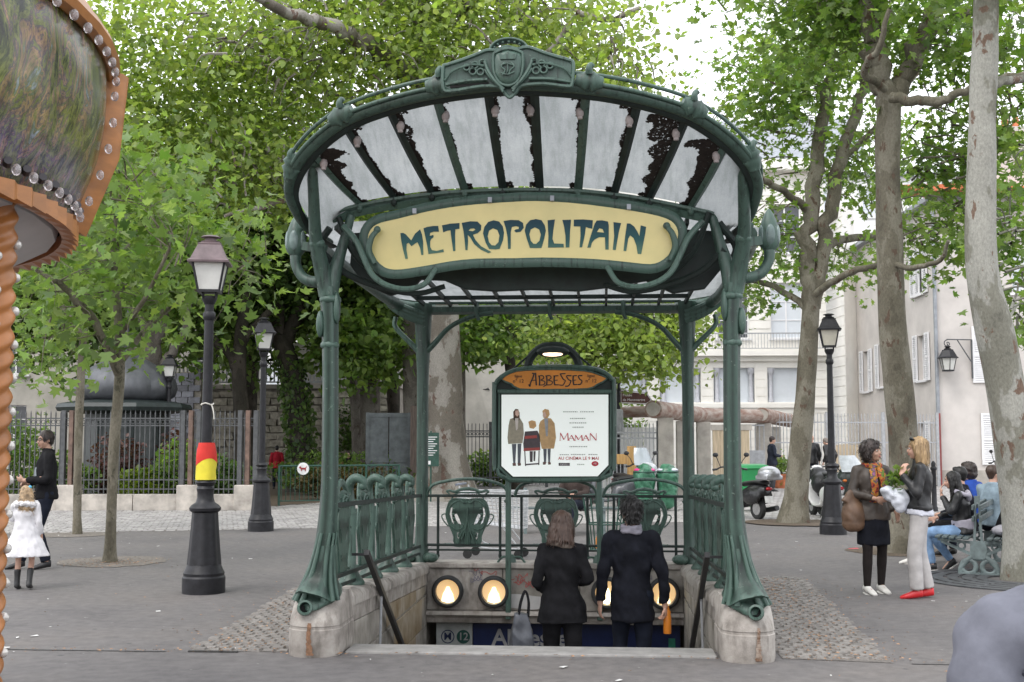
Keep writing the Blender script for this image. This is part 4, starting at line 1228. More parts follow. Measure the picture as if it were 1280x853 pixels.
# --- awning gutter ring
RING = [(-1.74, .45, 3.40), (-1.80, .12, 3.43), (-1.845, -.2, 3.52), (-1.85, -.47, 3.69), (-1.67, -.71, 3.885), (-1.345, -.88, 4.08), (-.95, -.985, 4.19), (-.55, -1.05, 4.25), (-.06, -1.08, 4.28)]
RING = [(x - 0, y, z) for x, y, z in RING] + [(-x - .08, y, z) for x, y, z in RING[-2::-1]]
RC = cr(RING, 8)
t = MB(); t.tube([(x, y + .03, z - .03) for x, y, z in RC], [(.042, .034)] * len(RC), 12)
t.tube([(x * 1.005, y - .02, z + .0) for x, y, z in RC], .016, 8)
t.build('gutter', M_GRN, me_, angle=60)
t = MB(); t.tube([(x * 1.012, y - .01, z + .07) for x, y, z in RC], .015, 8); t.build('gutter_rail', M_GRN, me_)
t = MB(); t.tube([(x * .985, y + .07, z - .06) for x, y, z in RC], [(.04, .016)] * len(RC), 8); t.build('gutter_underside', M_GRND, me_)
def along(C, f):
    q = f * (len(C) - 1); i = min(int(q), len(C) - 2); g_ = q - i
    return Vector(C[i]).lerp(Vector(C[i + 1]), g_), (Vector(C[i + 1]) - Vector(C[i])).normalized()
def at_x(C, x):
    best = min(range(len(C) - 1), key=lambda i: abs((C[i][0] + C[i + 1][0]) / 2 - x)) if False else None
    for i in range(len(C) - 1):
        if C[i][0] <= x <= C[i + 1][0]:
            f = (x - C[i][0]) / max(1e-6, C[i + 1][0] - C[i][0]); return Vector(C[i]).lerp(Vector(C[i + 1]), f)
    return Vector(C[0] if x < C[0][0] else C[-1])
for x in (-1.79, -1.345, -.585, .505, 1.265, 1.71):
    p = at_x(RC[16:-16], x); q = at_x(RC[16:-16], x + .05); tg = (q - p).normalized() if (q - p).length > 1e-6 else Vector((.3, 0, 1)).normalized()
    if abs(x) > 1.6: tg = Vector((.3 if x < 0 else -.3, -.35, .88)).normalized() * (1 if x < 0 else 1)
    t = MB()
    for (o1, r_) in ((-.075, .052), (-.045, .066), (-.015, .085), (.015, .085), (.045, .066), (.075, .052)): pass
    t.tube([p + tg * o1 + Vector((0, -.01, .02)) for o1 in (-.1, -.06, -.025, 0, .025, .06, .1)], [(.035, .044), (.042, .054), (.05, .078), (.042, .056), (.05, .078), (.042, .054), (.035, .044)], 14, ref=(0, 1, 0))
    t.tube(cr([p + Vector((0, -.05, .07)), p + Vector((0, -.065, .10)), p + Vector((.012, -.06, .125)), p + Vector((.03, -.05, .115))], 4), [.028, .016], 8)
    t.build('gutter_knot', M_GRN, me_, angle=60)

# --- crest cartouche
cx = -.075
t = MB(); t.prism(CREST, -1.13, -1.06); cst = t.build('crest', M_GRN, me_, smooth=False, bevel=.012)
t = MB()
n_ = len(CREST); CC = cr(CREST, 3, closed=True)
t.tube([(x, -1.135, z) for x, z in CC], .014, 6, closed=True)
for s in (-1, 1):
    X = lambda u: cx + s * u
    t.tube(cr([(X(.46), -1.14, 4.27), (X(.40), -1.15, 4.335), (X(.27), -1.155, 4.375), (X(.17), -1.15, 4.37)], 5), .008, 6)
    t.tube(cr([(X(.45), -1.135, 4.24), (X(.3), -1.15, 4.262), (X(.15), -1.15, 4.268)], 5), .012, 6)
    for u, z, r_ in ((.30, 4.36, .022), (.24, 4.375, .024), (.185, 4.39, .024), (.255, 4.33, .024), (.20, 4.325, .024)):   # openwork loops
        t.tube([(X(u) + r_ * math.cos(a), -1.15, z + r_ * math.sin(a)) for a in [q * PI / 6 for q in range(12)]], .0075, 6, closed=True)
    t.tube(cr([(X(.17), -1.15, 4.40), (X(.145), -1.16, 4.33), (X(.09), -1.17, 4.245), (X(.03), -1.16, 4.19)], 5), .013, 6)
    t.tube(cr([(X(.17), -1.15, 4.34), (X(.12), -1.16, 4.27), (X(.06), -1.165, 4.21), (X(.035), -1.165, 4.17)], 5), .01, 6)
t.build('crest_tracery', M_GRN, cst)
t = MB()
for s in (-1, 1):
    X = lambda u: cx + s * u
    t.prism([(X(.42), 4.235), (X(.14), 4.25), (X(.16), 4.228), (X(.42), 4.215)], -1.139, -1.12)
    for u, z, r_ in ((.30, 4.36, .012), (.24, 4.375, .013), (.185, 4.39, .013), (.255, 4.33, .013)):
        t.tube([(X(u), -1.137, z), (X(u), -1.12, z)], r_, 10)
t.build('crest_slot', mat('black', (0, 0, 0)), cst, smooth=False)
t = MB()
shp = [(-.10, .12), (-.085, .155), (0, .18), (.085, .155), (.10, .12), (.095, .02), (.06, -.05), (0, -.075), (-.06, -.05), (-.095, .02)]
rings = []
for k, (q, y) in enumerate(((1.12, -1.10), (1.05, -1.16), (.9, -1.178), (.5, -1.19), (.1, -1.192))): rings.append([(cx + x * q, y, 4.295 + z * q + .0) for x, z in shp])
t.loft(rings); t.tube([(cx + x * 1.06, -1.165, 4.295 + z * 1.06) for x, z in cr(shp, 3, closed=True)], .012, 6, closed=True)
shd = t.build('crest_shield', M_GRN, cst, angle=50)
t = MB()
t.prism([(cx - .055, 4.40), (cx - .068, 4.445), (cx - .03, 4.43), (cx, 4.455), (cx + .03, 4.43), (cx + .068, 4.445), (cx + .055, 4.40)], -1.197, -1.175)
for s_, w in ((-1, .04), (0, .0), (1, -.04)):
    t.tube(cr([(cx + s_ * .035 + w * .3, -1.196, 4.375), (cx + s_ * .03 - w * .4, -1.202, 4.345), (cx + s_ * .03 + w * .3, -1.202, 4.315), (cx + s_ * .022 - .015, -1.2, 4.282)], 5), .0065, 6)
t.tube(cr([(cx - .055, -1.198, 4.35), (cx - .01, -1.204, 4.365), (cx + .05, -1.2, 4.35)], 5), .0055, 6)
t.tube(cr([(cx - .05, -1.198, 4.30), (cx + .0, -1.204, 4.285), (cx + .05, -1.2, 4.305)], 5), .0055, 6)
t.build('monogram', M_GRN, shd)
t = MB()
AR = [(cx + .135 * math.cos(a), -1.06, 4.495 + .085 * math.sin(a)) for a in [PI * q / 16 for q in range(17)]]
t.tube(AR, [(.018, .045)] * 17, 8, ref=(0, 0, 1))
t.tube([(x * 1, -1.105, z + .003) for x, y, z in AR], .008, 6)
for q in range(1, 8):
    a = PI * q / 8; t.sphere((cx + .112 * math.cos(a), -1.095, 4.495 + .065 * math.sin(a)), .011, 8, 6)
for q in range(6): t.tube([(cx - .085 + q * .034 + .013 * math.cos(a), -1.07, 4.503 + .013 * math.sin(a)) for a in [k * PI / 5 for k in range(10)]], .005, 5, closed=True)
t.build('crest_crown', M_GRN, cst)

# --- transom, ribs and glass of the awning
TC = cr([(x, .05, z) for x, z in TRANSOM], 5)
t = MB(); t.tube([(x, y, z - .01) for x, y, z in TC], [(.028, .045)] * len(TC), 4, ref=(0, 1, 0)); t.tube([(x, y - .04, z + .025) for x, y, z in TC], .018, 6); t.build('transom', M_GRN, me_, smooth=False)
TOPX = [-1.62, -1.335, -.985, -.62, -.235, .105, .48, .86, 1.22, 1.52]; BOTX = [-1.385, -1.1, -.79, -.52, -.21, .09, .40, .69, .97, 1.30]
FRONT = RC[16:-16]
tops = []; bots = []
for i, (a, b) in enumerate(zip(TOPX, BOTX)):
    p = at_x(FRONT, a) + Vector((0, .06, -.045)); q = at_x(TC, b) + Vector((0, 0, .035))
    tops.append(p); bots.append(q)
    mid = (p + q) / 2 + Vector((0, 0, -.02))
    t = MB(); C = cr([p, mid, q], 5)
    t.tube(C, [(.022, .034)] * len(C), 4, ref=(0, 0, 1), twist=0); t.sphere(q + Vector((0, -.03, -.02)), (.03, .03, .05), 8, 6)
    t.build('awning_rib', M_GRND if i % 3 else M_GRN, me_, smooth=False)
    t = MB(); c_ = p.lerp(q, .16) + Vector((.035 if a < 0 else -.035, 0, -.02)); t.sphere(c_, (.032, .03, .045), 10, 6); t.tube([c_, c_ + Vector((0, .0, -.05))], .02, 8)
    t.build('awning_lamp', mat('lamp_fixture', (.33, .29, .28), .5, var=.2), me_)
ends = [(Vector((-1.80, .1, 3.34)), Vector((-1.62, .1, 3.40)))] + list(zip(tops, bots)) + [(Vector((1.72, .1, 3.34)), Vector((1.54, .1, 3.38)))]
for i in range(len(ends) - 1):
    (p0, q0), (p1, q1) = ends[i], ends[i + 1]
    t = MB(); nu, nv = 8, 6; vs = []
    for a in range(nu + 1):
        u = a / nu
        if i == 0: top = Vector((0, 0, 0)) + at_ring if False else p0.lerp(p1, u)
        else: top = p0.lerp(p1, u)
        # follow the gutter between two ribs
        if 0 < i < len(ends) - 2:
            top = at_x(FRONT, p0.x + (p1.x - p0.x) * u) + Vector((0, .06, -.045))
        else:
            C_ = RC[4:40] if i == 0 else RC[-40:-4]
            k0 = u if i == 0 else u
            end0, end1 = p0, p1
            lst = [Vector(c) for c in C_]
            if i == 0:
                e = max(range(len(lst)), key=lambda j: -(lst[j] - p1).length); top = Vector(lst[int(u * e)]) + Vector((.05, .03, -.03))
            else:
                e = max(range(len(lst)), key=lambda j: -(lst[j] - p0).length); top = Vector(lst[e + int(u * (len(lst) - 1 - e))]) + Vector((-.05, .03, -.03))
        bot = q0.lerp(q1, u)
        if 0 < i < len(ends) - 2: bot = at_x(TC, bot.x) + Vector((0, 0, .035))
        for b in range(nv + 1):
            f = b / nv; vs.append(top.lerp(bot, f) + Vector((0, 0, .028 - .02 * 4 * f * (1 - f))))
    t.add(vs, [(a * (nv + 1) + b, (a + 1) * (nv + 1) + b, (a + 1) * (nv + 1) + b + 1, a * (nv + 1) + b + 1) for a in range(nu) for b in range(nv)])
    t.build('glass_pane', M_AWN, me_)
# wind-blown dirt and moss along the ribs, lying under the glass
M_DIRT = mat('awning_dirt', (.022, .016, .013), .95, var=.4, scale=40)
t = MB(); q_ = random.Random(4)
WID = [(.20, .03), (.03, .05), (.085, .035), (.02, .03), (.04, .035), (.07, .03), (.05, .025), (.07, .02), (.24, .07), (.26, .07)]
for i, (p, q) in enumerate(zip(tops, bots)):
    w0, w1 = WID[i]; side = 1 if p.x < .05 else -1
    for k in range(int(800 + 9500 * w0)):
        f = q_.random() ** (1.5 if i in (0, 8, 9) else 1.0)
        w = (w0 * (1 - f) ** 1.2 + w1) * (.55 + .9 * abs(mnoise.noise(Vector((f * 6, i * 7.1, 0)))))
        if f > .93: w += .05
        if f < .08: w += .05
        d = q_.uniform(-.02, 1) ** 1.0 * w
        c = p.lerp(q, f) + Vector((side * d, 0, 0))
        zoff = .004
        c = c + Vector((0, 0, zoff - .02 * 0)) + Vector((0, -.006, -.006 * q_.random()))
        c.z += .028 - .08 * f * (1 - f) - .012
        s = q_.uniform(.006, .021); a = q_.uniform(0, 6.3)
        ux = Vector((math.cos(a), math.sin(a) * .9, -.40 * math.sin(a))) * s; uy = Vector((-math.sin(a), math.cos(a) * .9, -.40 * math.cos(a))) * s * .6
        t.add([c + ux, c + uy, c - ux * .8, c - uy], [(0, 1, 2, 3)])
for k in range(900):            # in the gutter angle
    c = at_x(FRONT, q_.uniform(-1.7, 1.62)); s = q_.uniform(.01, .03) * (1.6 if c.x > 1 or -1.7 < c.x < -1.2 else .8)
    c = c + Vector((0, .09 + q_.uniform(0, .05), -.06)); a = q_.uniform(0, 6.3)
    ux = Vector((math.cos(a), math.sin(a), 0)) * s; uy = Vector((-math.sin(a), math.cos(a), 0)) * s * .7
    t.add([c + ux, c + uy, c - ux, c - uy], [(0, 1, 2, 3)])
t.build('dirt', M_DIRT, me_, smooth=False, kind='stuff', fix=False)

# --- main roof behind the sign
for s in (-1, 1):
    t = MB(); C = cr([(s * 1.80, .2, 3.34), (s * 1.9, 1.2, 3.37), (s * 1.93, 3., 3.36), (s * 1.93, 4.6, 3.34), (s * 1.8, 5.15, 3.33), (s * 1.5, 5.3, 3.33)], 6)
    t.tube(C, [(.07, .05)] * len(C), 10, ref=(0, 0, 1)); t.tube([(x, y, z + .09) for x, y, z in C], .02, 6); t.build('side_gutter', M_GRN, me_)
t = MB(); t.tube([(-1.55, 5.2, 3.29), (1.55, 5.2, 3.29)], [(.06, .075)] * 2, 6, ref=(0, 0, 1)); t.tube([(-1.55, 5.12, 3.37), (1.55, 5.12, 3.37)], .02, 6); t.build('rear_beam', M_GRN, me_, angle=50)
t = MB(); t.box(-1.6, 1.6, 4.42, 4.48, 3.33, 3.375); t.build('purlin', M_GRND, me_, smooth=False)
for x in (-.95, -.05, .85):
    t = MB(); t.tube(cr([(x, 5.12, 3.38), (x, 5.06, 3.30), (x, 5.06, 3.22), (x + .03, 5.08, 3.15)], 4), [.03, .022], 8); t.build('beam_clip', M_GRN, me_)
NR = 11
for k in range(NR):
    x = -1.6 + 3.2 * k / (NR - 1)
    t = MB(); t.bar((x, .12, 3.52 - .05 * abs(x)), (x, 5.2, 3.345), .03, .05); t.build('roof_bar', M_GRND, me_, smooth=False)
    if k < NR - 1:
        x1 = -1.6 + 3.2 * (k + 1) / (NR - 1)
        t = MB(); t.add([(x + .004, .12, 3.555 - .05 * abs(x)), (x1 - .004, .12, 3.555 - .05 * abs(x1)), (x1 - .004, 5.2, 3.38), (x + .004, 5.2, 3.38)], [(0, 1, 2, 3)]); t.build('roof_pane', M_AWN, me_, smooth=False)
for s in (-1, 1):
    t = MB(); t.add([(s * 1.605, .12, 3.47), (s * 1.9, .3, 3.41), (s * 1.93, 4.8, 3.4), (s * 1.605, 5.15, 3.385)], [(0, 1, 2, 3)]); t.build('roof_pane', M_AWN, me_, smooth=False)
# dark cast panel below and behind the sign
t = MB(); t.prism([(-1.52, 3.15), (-1.5, 3.42), (0, 3.5), (1.5, 3.4), (1.58, 3.1), (1.43, 2.92), (1.17, 2.885), (.95, 2.99), (.62, 2.935), (.4, 2.91), (0, 2.925), (-.3, 2.915), (-.55, 2.935), (-.72, 3.01), (-.92, 3.02), (-.99, 2.94), (-1.18, 2.885), (-1.41, 2.99)], .30, .36)
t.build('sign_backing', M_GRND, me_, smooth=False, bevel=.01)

# --- sign
M_SIGN = mat('sign_enamel', (.60, .53, .225), .3, var=.06, scale=1.7, col2=(.74, .62, .26), bump=.03, bscale=14, thr=(.3, .7))
t = MB(); t.prism(SIGN_OUT, -.06, -.03); sg = t.build('sign_panel', M_SIGN, me_, smooth=False)
SO = cr(SIGN_OUT, 2, closed=True)
t = MB(); t.tube([(x, -.05, z) for x, z in SO], [(.021, .042)] * len(SO), 8, ref=(0, 1, 0), closed=True); t.build('sign_frame', M_GRN, sg)
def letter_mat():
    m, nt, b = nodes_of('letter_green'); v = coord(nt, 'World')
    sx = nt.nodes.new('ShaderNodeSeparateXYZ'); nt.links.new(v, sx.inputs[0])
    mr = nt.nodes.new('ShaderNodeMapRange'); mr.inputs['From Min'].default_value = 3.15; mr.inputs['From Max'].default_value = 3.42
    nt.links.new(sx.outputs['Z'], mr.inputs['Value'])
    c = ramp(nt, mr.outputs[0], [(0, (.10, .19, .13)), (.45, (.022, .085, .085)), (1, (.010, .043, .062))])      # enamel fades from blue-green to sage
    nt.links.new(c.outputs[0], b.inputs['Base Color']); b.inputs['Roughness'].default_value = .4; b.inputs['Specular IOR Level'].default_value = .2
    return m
M_LET = letter_mat()
def flat_shape(loops, y, depth=.003):
    cu = bpy.data.curves.new('c', 'CURVE'); cu.dimensions = '2D'; cu.fill_mode = 'BOTH'; cu.extrude = depth / 2
    for lp in loops:
        sp = cu.splines.new('POLY'); sp.points.add(len(lp) - 1); sp.use_cyclic_u = True
        for p, (x, z) in zip(sp.points, lp): p.co = (x, z, 0, 1)
    o = bpy.data.objects.new('c', cu); COL.objects.link(o)
    me = bpy.data.meshes.new_from_object(o.evaluated_get(bpy.context.evaluated_depsgraph_get()))
    bpy.data.objects.remove(o); bpy.data.curves.remove(cu)
    for v in me.vertices: v.co = (v.co.x, y + v.co.z, v.co.y)
    return me
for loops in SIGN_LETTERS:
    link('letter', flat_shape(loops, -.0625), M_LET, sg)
for s in (-1, 1):
    X = lambda u: -.055 + s * u
    t = MB()
    t.tube(cr([(X(1.16), -.12, 3.36), (X(1.20), -.13, 3.30), (X(1.22), -.12, 3.2), (X(1.18), -.1, 3.10)], 5), [.022, .03], 8); t.sphere((X(1.155), -.12, 3.37), (.03, .03, .03), 8, 6); t.build('sign_hook', M_GRN, sg)
    t = MB(); t.tube(cr([(X(1.44), -.08, 3.41), (X(1.32), -.12, 3.27), (X(1.175), -.16, 2.99), (X(.97), -.18, 2.885), (X(.78), -.14, 2.915), (X(.685), -.07, 3.055)], 7), [.026, .022], 8); t.build('whiplash_scroll', M_GRN, me_)
    t = MB(); t.tube(cr([(X(1.62), .0, 3.2), (X(1.45), .12, 3.05), (X(1.2), .2, 2.95), (X(.9), .28, 2.9), (X(.66), .3, 2.96)], 6), [.03, .022], 8); t.tube(cr([(X(1.5), .0, 3.5), (X(1.38), .1, 3.2), (X(1.15), .2, 3.0)], 6), .025, 8)
    t.tube(cr([(X(1.58), .05, 3.42), (X(1.72), .1, 3.22), (X(1.62), .1, 3.05)], 6), .03, 8)
    t.build('bracket_scroll', M_GRND, me_)
    for x in (.86, .25):
        c = at_x([(p[0], 0, p[1]) for p in SIGN_OUT[3:15]], X(x)); t = MB(); t.box(c.x - .016, c.x + .016, -.09, -.055, c.z - .03, c.z + .012); t.build('sign_clip', M_ZINC, sg, smooth=False)
# --- balustrade shields
def shield_mesh():
    t = MB(); k = .001247
    def p(U, V): return ((U - 477) * k, (725 - V) * k)
    def mirror(L): return L + [(954 - u, v) for u, v in reversed(L)]
    half = [(477, 258), (400, 252), (318, 258), (285, 310), (268, 375), (270, 430), (295, 500), (325, 560), (345, 620), (355, 690), (477, 700)]
    body = [p(*q) for q in mirror(half)[:-1]]
    holes = []
    for s in (0, 1):
        f = (lambda L: [p(954 - u, v) for u, v in L]) if s else (lambda L: [p(u, v) for u, v in L])
        holes.append(f([(300, 400), (312, 340), (330, 330), (322, 390), (330, 450), (350, 500), (325, 480)]))
        holes.append(f([(345, 400), (372, 395), (395, 440), (415, 500), (385, 490), (360, 450)]))
        holes.append(f([(372, 580), (395, 575), (405, 610), (392, 650), (378, 625)]))
    me = flat_shape([body] + holes, 0, .022)
    t.add([tuple(v.co) for v in me.vertices], [tuple(q.vertices) for q in me.polygons]); bpy.data.meshes.remove(me)
    ol = [(x, -.008, z) for x, z in body]
    t.tube(cr(ol, 2, closed=True), .011, 6, closed=True)
    for s in (1, -1):
        def q(U, V, y=-.012): x, z = p(U, V); return (s * x, y, z)
        t.tube(cr([q(470, 285), (s * p(440, 285)[0], -.03, p(0, 285)[1]), q(405, 262), q(340, 290), q(290, 350), q(283, 430), q(315, 515), q(370, 550), q(420, 535), q(435, 500), q(415, 490)], 4), [.010, .008], 6)
        for U, V, r_ in ((345, 350, .014), (338, 400, .016), (345, 442, .017), (352, 480, .013)): t.sphere(q(U, V, -.018), (r_ * 1.3, .012, r_), 8, 5)
        t.tube(cr([q(420, 640, -.03), q(450, 560, -.03), q(470, 480, -.025), q(474, 330, -.02)], 4), [.012, .006], 6)
        t.tube(cr([q(385, 690, -.02), q(410, 600, -.03), q(445, 545, -.03)], 4), .009, 6)
        t.sphere(q(392, 600, -.02), (.015, .012, .03), 8, 6)
        t.tube(cr([q(477, 700, -.01), q(380, 705, -.015), q(300, 690, -.01), q(265, 697, 0), q(258, 680, 0)], 4), [.018, .012], 6)
        # ears and wavy cresting
        t.tube(cr([q(268, 400, 0), q(240, 400, 0), q(222, 420, 0), q(245, 470, 0), q(290, 520, 0)], 4), .008, 6)
        t.tube(cr([q(477, 150, 0), q(410, 160, 0), q(350, 182, 0), q(300, 170, 0), q(272, 178, 0), q(300, 205, 0)], 4), [.022, .010], 6)
        t.tube(cr([q(477, 190, 0), q(400, 190, 0), q(340, 215, 0), q(318, 258, 0)], 4), .009, 6)
        t.sphere(q(495, 620, -.02), (.012, .014, .07), 8, 6)
    t.sphere((p(477, 640)[0], -.02, p(0, 640)[1]), (.03, .022, .085), 10, 8)
    for u in (-.02, -.007, .007, .02): t.tube([(u, -.04, p(0, 560)[1]), (u * 1.3, -.045, p(0, 690)[1])], .005, 5)
    me = t.mesh('shield_panel', angle=50); me.materials.append(M_GRN)
    return me
SH = shield_mesh()
def add_shield(x, y, z, rz):
    o = bpy.data.objects.new('shield_panel', SH); COL.objects.link(o); o.parent = me_; o.location = (x, y, z); o.rotation_euler = (0, 0, rz)
for x in (-1.06, .02, 1.09): add_shield(x, 5.14, .37, 0)
def railz(y): return 1.155 - .030 * y
def raillow(y): return .565 - .034 * y
for s in (-1, 1):
    for k in range(5):
        y = .80 + .92 * k
        add_shield(s * 1.66, y, raillow(y) - .02, s * R(90) + (0 if s < 0 else 0))
    # hooped heads over each shield
    for k in range(5):
        y = .80 + .92 * k; zt = railz(y)
        t = MB()
        t.tube(cr([(s * 1.66, y - .2, zt - .03), (s * 1.67, y - .2, zt + .08), (s * 1.68, y - .1, zt + .17), (s * 1.68, y + .05, zt + .18), (s * 1.67, y + .17, zt + .1), (s * 1.66, y + .2, zt - .03)], 4), [(.022, .035)] * 21, 8)
        for q in (-.08, .08): t.tube(cr([(s * 1.65, y + q * 1.6, zt), (s * 1.64, y + q * 1.2, zt + .07), (s * 1.63, y + q * .4, zt + .06), (s * 1.63, y + q * .7, zt + .02)], 4), [.02, .014], 6)
        t.build('hoop', M_GRN, me_)
    # uprights with bell feet and curled heads
    for k in range(5):
        y = 1.26 + .92 * k if k < 4 else 4.8
        if k == 4: continue
        zb = plz(y); zt = railz(y); t = MB()
        pr = [(.12, 0), (.125, .02), (.105, .05), (.07, .10), (.045, .18), (.034, .26)]
        t.lathe(pr, (s * 1.68, y, zb), 14)
        t.tube([(s * 1.68, y, zb + .2), (s * 1.68, y, zb + .45), (s * 1.675, y, zt - .05)], [(.04, .032), (.036, .028), (.04, .03)], 10, ref=(1, 0, 0), lobes=4, lamp=.08)
        C = cr([(s * 1.675, y, zt - .1, .036), (s * 1.70, y, zt + .08, .038), (s * 1.70, y - .02, zt + .17, .042), (s * 1.64, y - .05, zt + .225, .042), (s * 1.57, y - .06, zt + .20, .038), (s * 1.56, y - .06, zt + .14, .03)], 4)
        t.tube([c[:3] for c in C], [c[3] for c in C], 9); t.sphere((s * 1.57, y - .06, zt + .15), .038, 9, 7)
        t.build('upright', M_GRN, me_, angle=60)
    for f, r_ in ((railz, .024), (raillow, .020), (lambda y: raillow(y) - .085, .016)):
        t = MB(); t.bar((s * 1.63, .08, f(.08)), (s * 1.63, 5.08, f(5.08)), r_ * 1.2, r_ * 1.6); t.build('side_rail', M_GRND, me_, smooth=False)
# rear balustrade: rails, bars, hoops
for z, r_ in ((1.0, .017), (.405, .017), (.345, .012)):
    t = MB(); t.tube([(-1.56, 5.12, z), (1.56, 5.12, z)], r_, 6); t.build('rear_rail', M_GRND, me_)
for x in (-1.42, -.66, -.40, .40, .72, 1.46):
    t = MB(); t.tube([(x, 5.12, .30), (x, 5.12, 1.0)], .017, 8); t.sphere((x, 5.12, .28), (.022, .022, .035), 8, 6); t.build('rear_bar', M_GRND, me_)
for x0 in (-1.06, .02, 1.09):
    t = MB(); t.tube(cr([(x0 - .5, 5.11, 1.0), (x0 - .47, 5.10, 1.08), (x0 - .38, 5.09, 1.15), (x0 - .1, 5.09, 1.2), (x0 + .15, 5.09, 1.2), (x0 + .38, 5.09, 1.15), (x0 + .48, 5.10, 1.07), (x0 + .49, 5.11, .96), (x0 + .455, 5.1, .93)], 4), .02, 8); t.build('rear_hoop', M_GRN, me_)
for x in (-.52, .52):
    t = MB()
    for s in (-1, 1): t.tube(cr([(x, 5.08, .26), (x + s * .1, 5.07, .27), (x + s * .16, 5.06, .21), (x + s * .15, 5.05, .19)], 4), .014, 6)
    t.lathe([(.06, .2), (.05, .27), (.02, .3)], (x, 5.09, 0), 10); t.build('rail_foot', M_GRN, me_)

# --- stair handrails
M_HR = mat('handrail_black', (.022, .022, .024), .45, var=.2)
for s, lab in ((-1, 'thin black stair handrail slanting down along the left stair wall'), (1, 'thin black stair handrail slanting down along the right stair wall')):
    h = thing('handrail', lab, 'handrail', (s * 1.6, .9, .69), 0, 'stair handrails')
    t = MB(); t.bar((0, .0, .0), (-s * .13, 0, .0), .022, .022); t.build('bracket', M_HR, h, smooth=False)
    t = MB(); t.bar((-s * .13, -.01, .02), (-s * .15, 4.6, -2.72), .045, .05); t.build('rail', M_HR, h, smooth=False)
    t = MB()
    for y in (.75, 3.2): t.tube([(-s * .125, y, -.0 - .6 * y), (-s * .11, y, -.6 * y - .75)], .012, 6)
    t.build('baluster', M_IRONL, h)

# --- round lit lamps in the back wall
M_LAMPG = emit('lamp_disc', (1.0, .62, .25), .45, (.8, .6, .4))
M_LAMPC = emit('lamp_core', (1.0, .86, .55), 2.6)
for x, lab in ((-1.275, 'lit round wall lamp at far left of the row under the railing'), (-.72, 'lit round wall lamp second from left, left of the woman with the grey bag'),
               (.63, 'lit round wall lamp half hidden behind the left arm of the man on the stairs'), (1.30, 'lit round wall lamp at right end of the row under the railing')):
    o = thing('wall_lamp', lab, 'lamp', (x, 4.98, -.13), 0, 'round lamps in the stair back wall')
    t = MB(); M = Matrix.Rotation(R(90), 4, 'X')
    t.lathe([(.175, -.01), (.19, .02), (.19, .075), (.17, .10), (.145, .10), (.14, .06), (.14, .0)], (0, 0, 0), 28, M); t.build('bezel', mat('lamp_bezel', (.035, .037, .038), .45, var=.3), o, angle=40)
    t = MB(); t.lathe([(.142, .018), (.142, .02)], (0, 0, 0), 26, M); t.build('reflector', M_LAMPG, o, smooth=False)
    t = MB(); t.prism([(-.075, -.115), (-.055, -.03), (-.03, .01), (-.015, .05), (.015, .05), (.03, .01), (.055, -.03), (.075, -.115), (.0, -.138)], -.027, -.022); t.build('lit_cone', M_LAMPC, o, smooth=False)
    t = MB(); t.box(-.008, .008, -.03, -.028, -.135, .135) if False else t.tube([(0, -.03, -.0), (0, -.031, .0)], .004, 6); 

# --- enamel station sign under the lintel
ss = thing('station_sign', 'dark blue enamel station sign reading Abbesses with a grey M 12 panel, below the ledge', 'sign', (0, 5.16, -.74))
t = MB(); t.box(-.99, 1.5, 0, .03, -.22, .20); t.build('blue_panel', mat('sign_blue', (.012, .022, .085), .3), ss, smooth=False)
t = MB(); t.box(-1.44, -1.0, .0, .03, -.22, .20); t.build('line_panel', mat('sign_grey', (.42, .44, .43), .35), ss, smooth=False)
text_mb('Abbesses', .27, FR(-.76, -.004, .03), .002, 'LEFT', .006).build('station_name', mat('sign_text', (.36, .36, .36), .4), ss, smooth=False)
for x, txt, m_, mt_ in ((-1.30, 'M', mat('sign_grey', (0, 0, 0)), mat('sign_blue', (0, 0, 0))), (-1.11, '12', mat('line_green', (.012, .075, .06), .4), mat('sign_text', (0, 0, 0)))):
    t = MB(); t.tube([(x, -.004, .04), (x, .0, .04)], .082, 24); 
    t.build('roundel', mt_ if txt == 'M' else m_, ss)
    if txt == 'M':
        t = MB(); t.tube([(x, -.006, .04), (x, -.001, .04)], .070, 24); t.build('roundel', m_, ss)
    text_mb(txt, .125, FR(x, -.008, .04), .001, 'CENTER', .002).build('roundel_text', mt_, ss, smooth=False)
t = MB(); t.box(1.36, 1.44, -.01, .0, -.2, .05); t.build('green_arrow_strip', mat('strip_green', (.02, .2, .13), .5), ss, smooth=False)

# ------------------------------------------------------------------ illuminated poster board
bd = thing('poster_board', 'dark green framed poster board with orange ABBESSES plate and lit lamp on top', 'poster board', (0, 0, 0))
BO = cr(BOARD, 2, closed=True)
t = MB(); t.prism(BO, 4.90, 5.03); t.build('casing', M_GRND, bd, smooth=False)
t = MB(); t.tube([(x, 4.89, z) for x, z in BO], [(.034, .03)] * len(BO), 8, ref=(0, 1, 0), closed=True); t.build('frame', M_GRN, bd)
t = MB()
PO = [(x, z) for x, z in POSTER]
t.tube([(x, 4.885, z) for x, z in [(-.65, 2.25), (.69, 2.25), (.685, 1.37), (.54, 1.215), (-.5, 1.205), (-.655, 1.355)]], .022, 6, closed=True); t.tube([(-.67, 4.88, 2.262), (.70, 4.88, 2.258)], .026, 6); t.build('poster_frame', M_GRN, bd)
t = MB(); t.prism(PO, 4.875, 4.90)
ps = t.build('poster', emit('poster_lit', (.86, .93, .87), .22, (.80, .83, .80)), bd, smooth=False)  # print glows faintly itself, in place of lamplight falling from above
t = MB(); t.prism(PLATE, 4.872, 4.90); pl = t.build('name_plate', mat('plate_orange', (.62, .23, .03), .45, var=.08, scale=5), bd, smooth=False)
t = MB(); PL = cr(PLATE, 2, closed=True); t.tube([(x, 4.872, z) for x, z in PL], .012, 6, closed=True); t.build('plate_rim', M_GRN, pl)
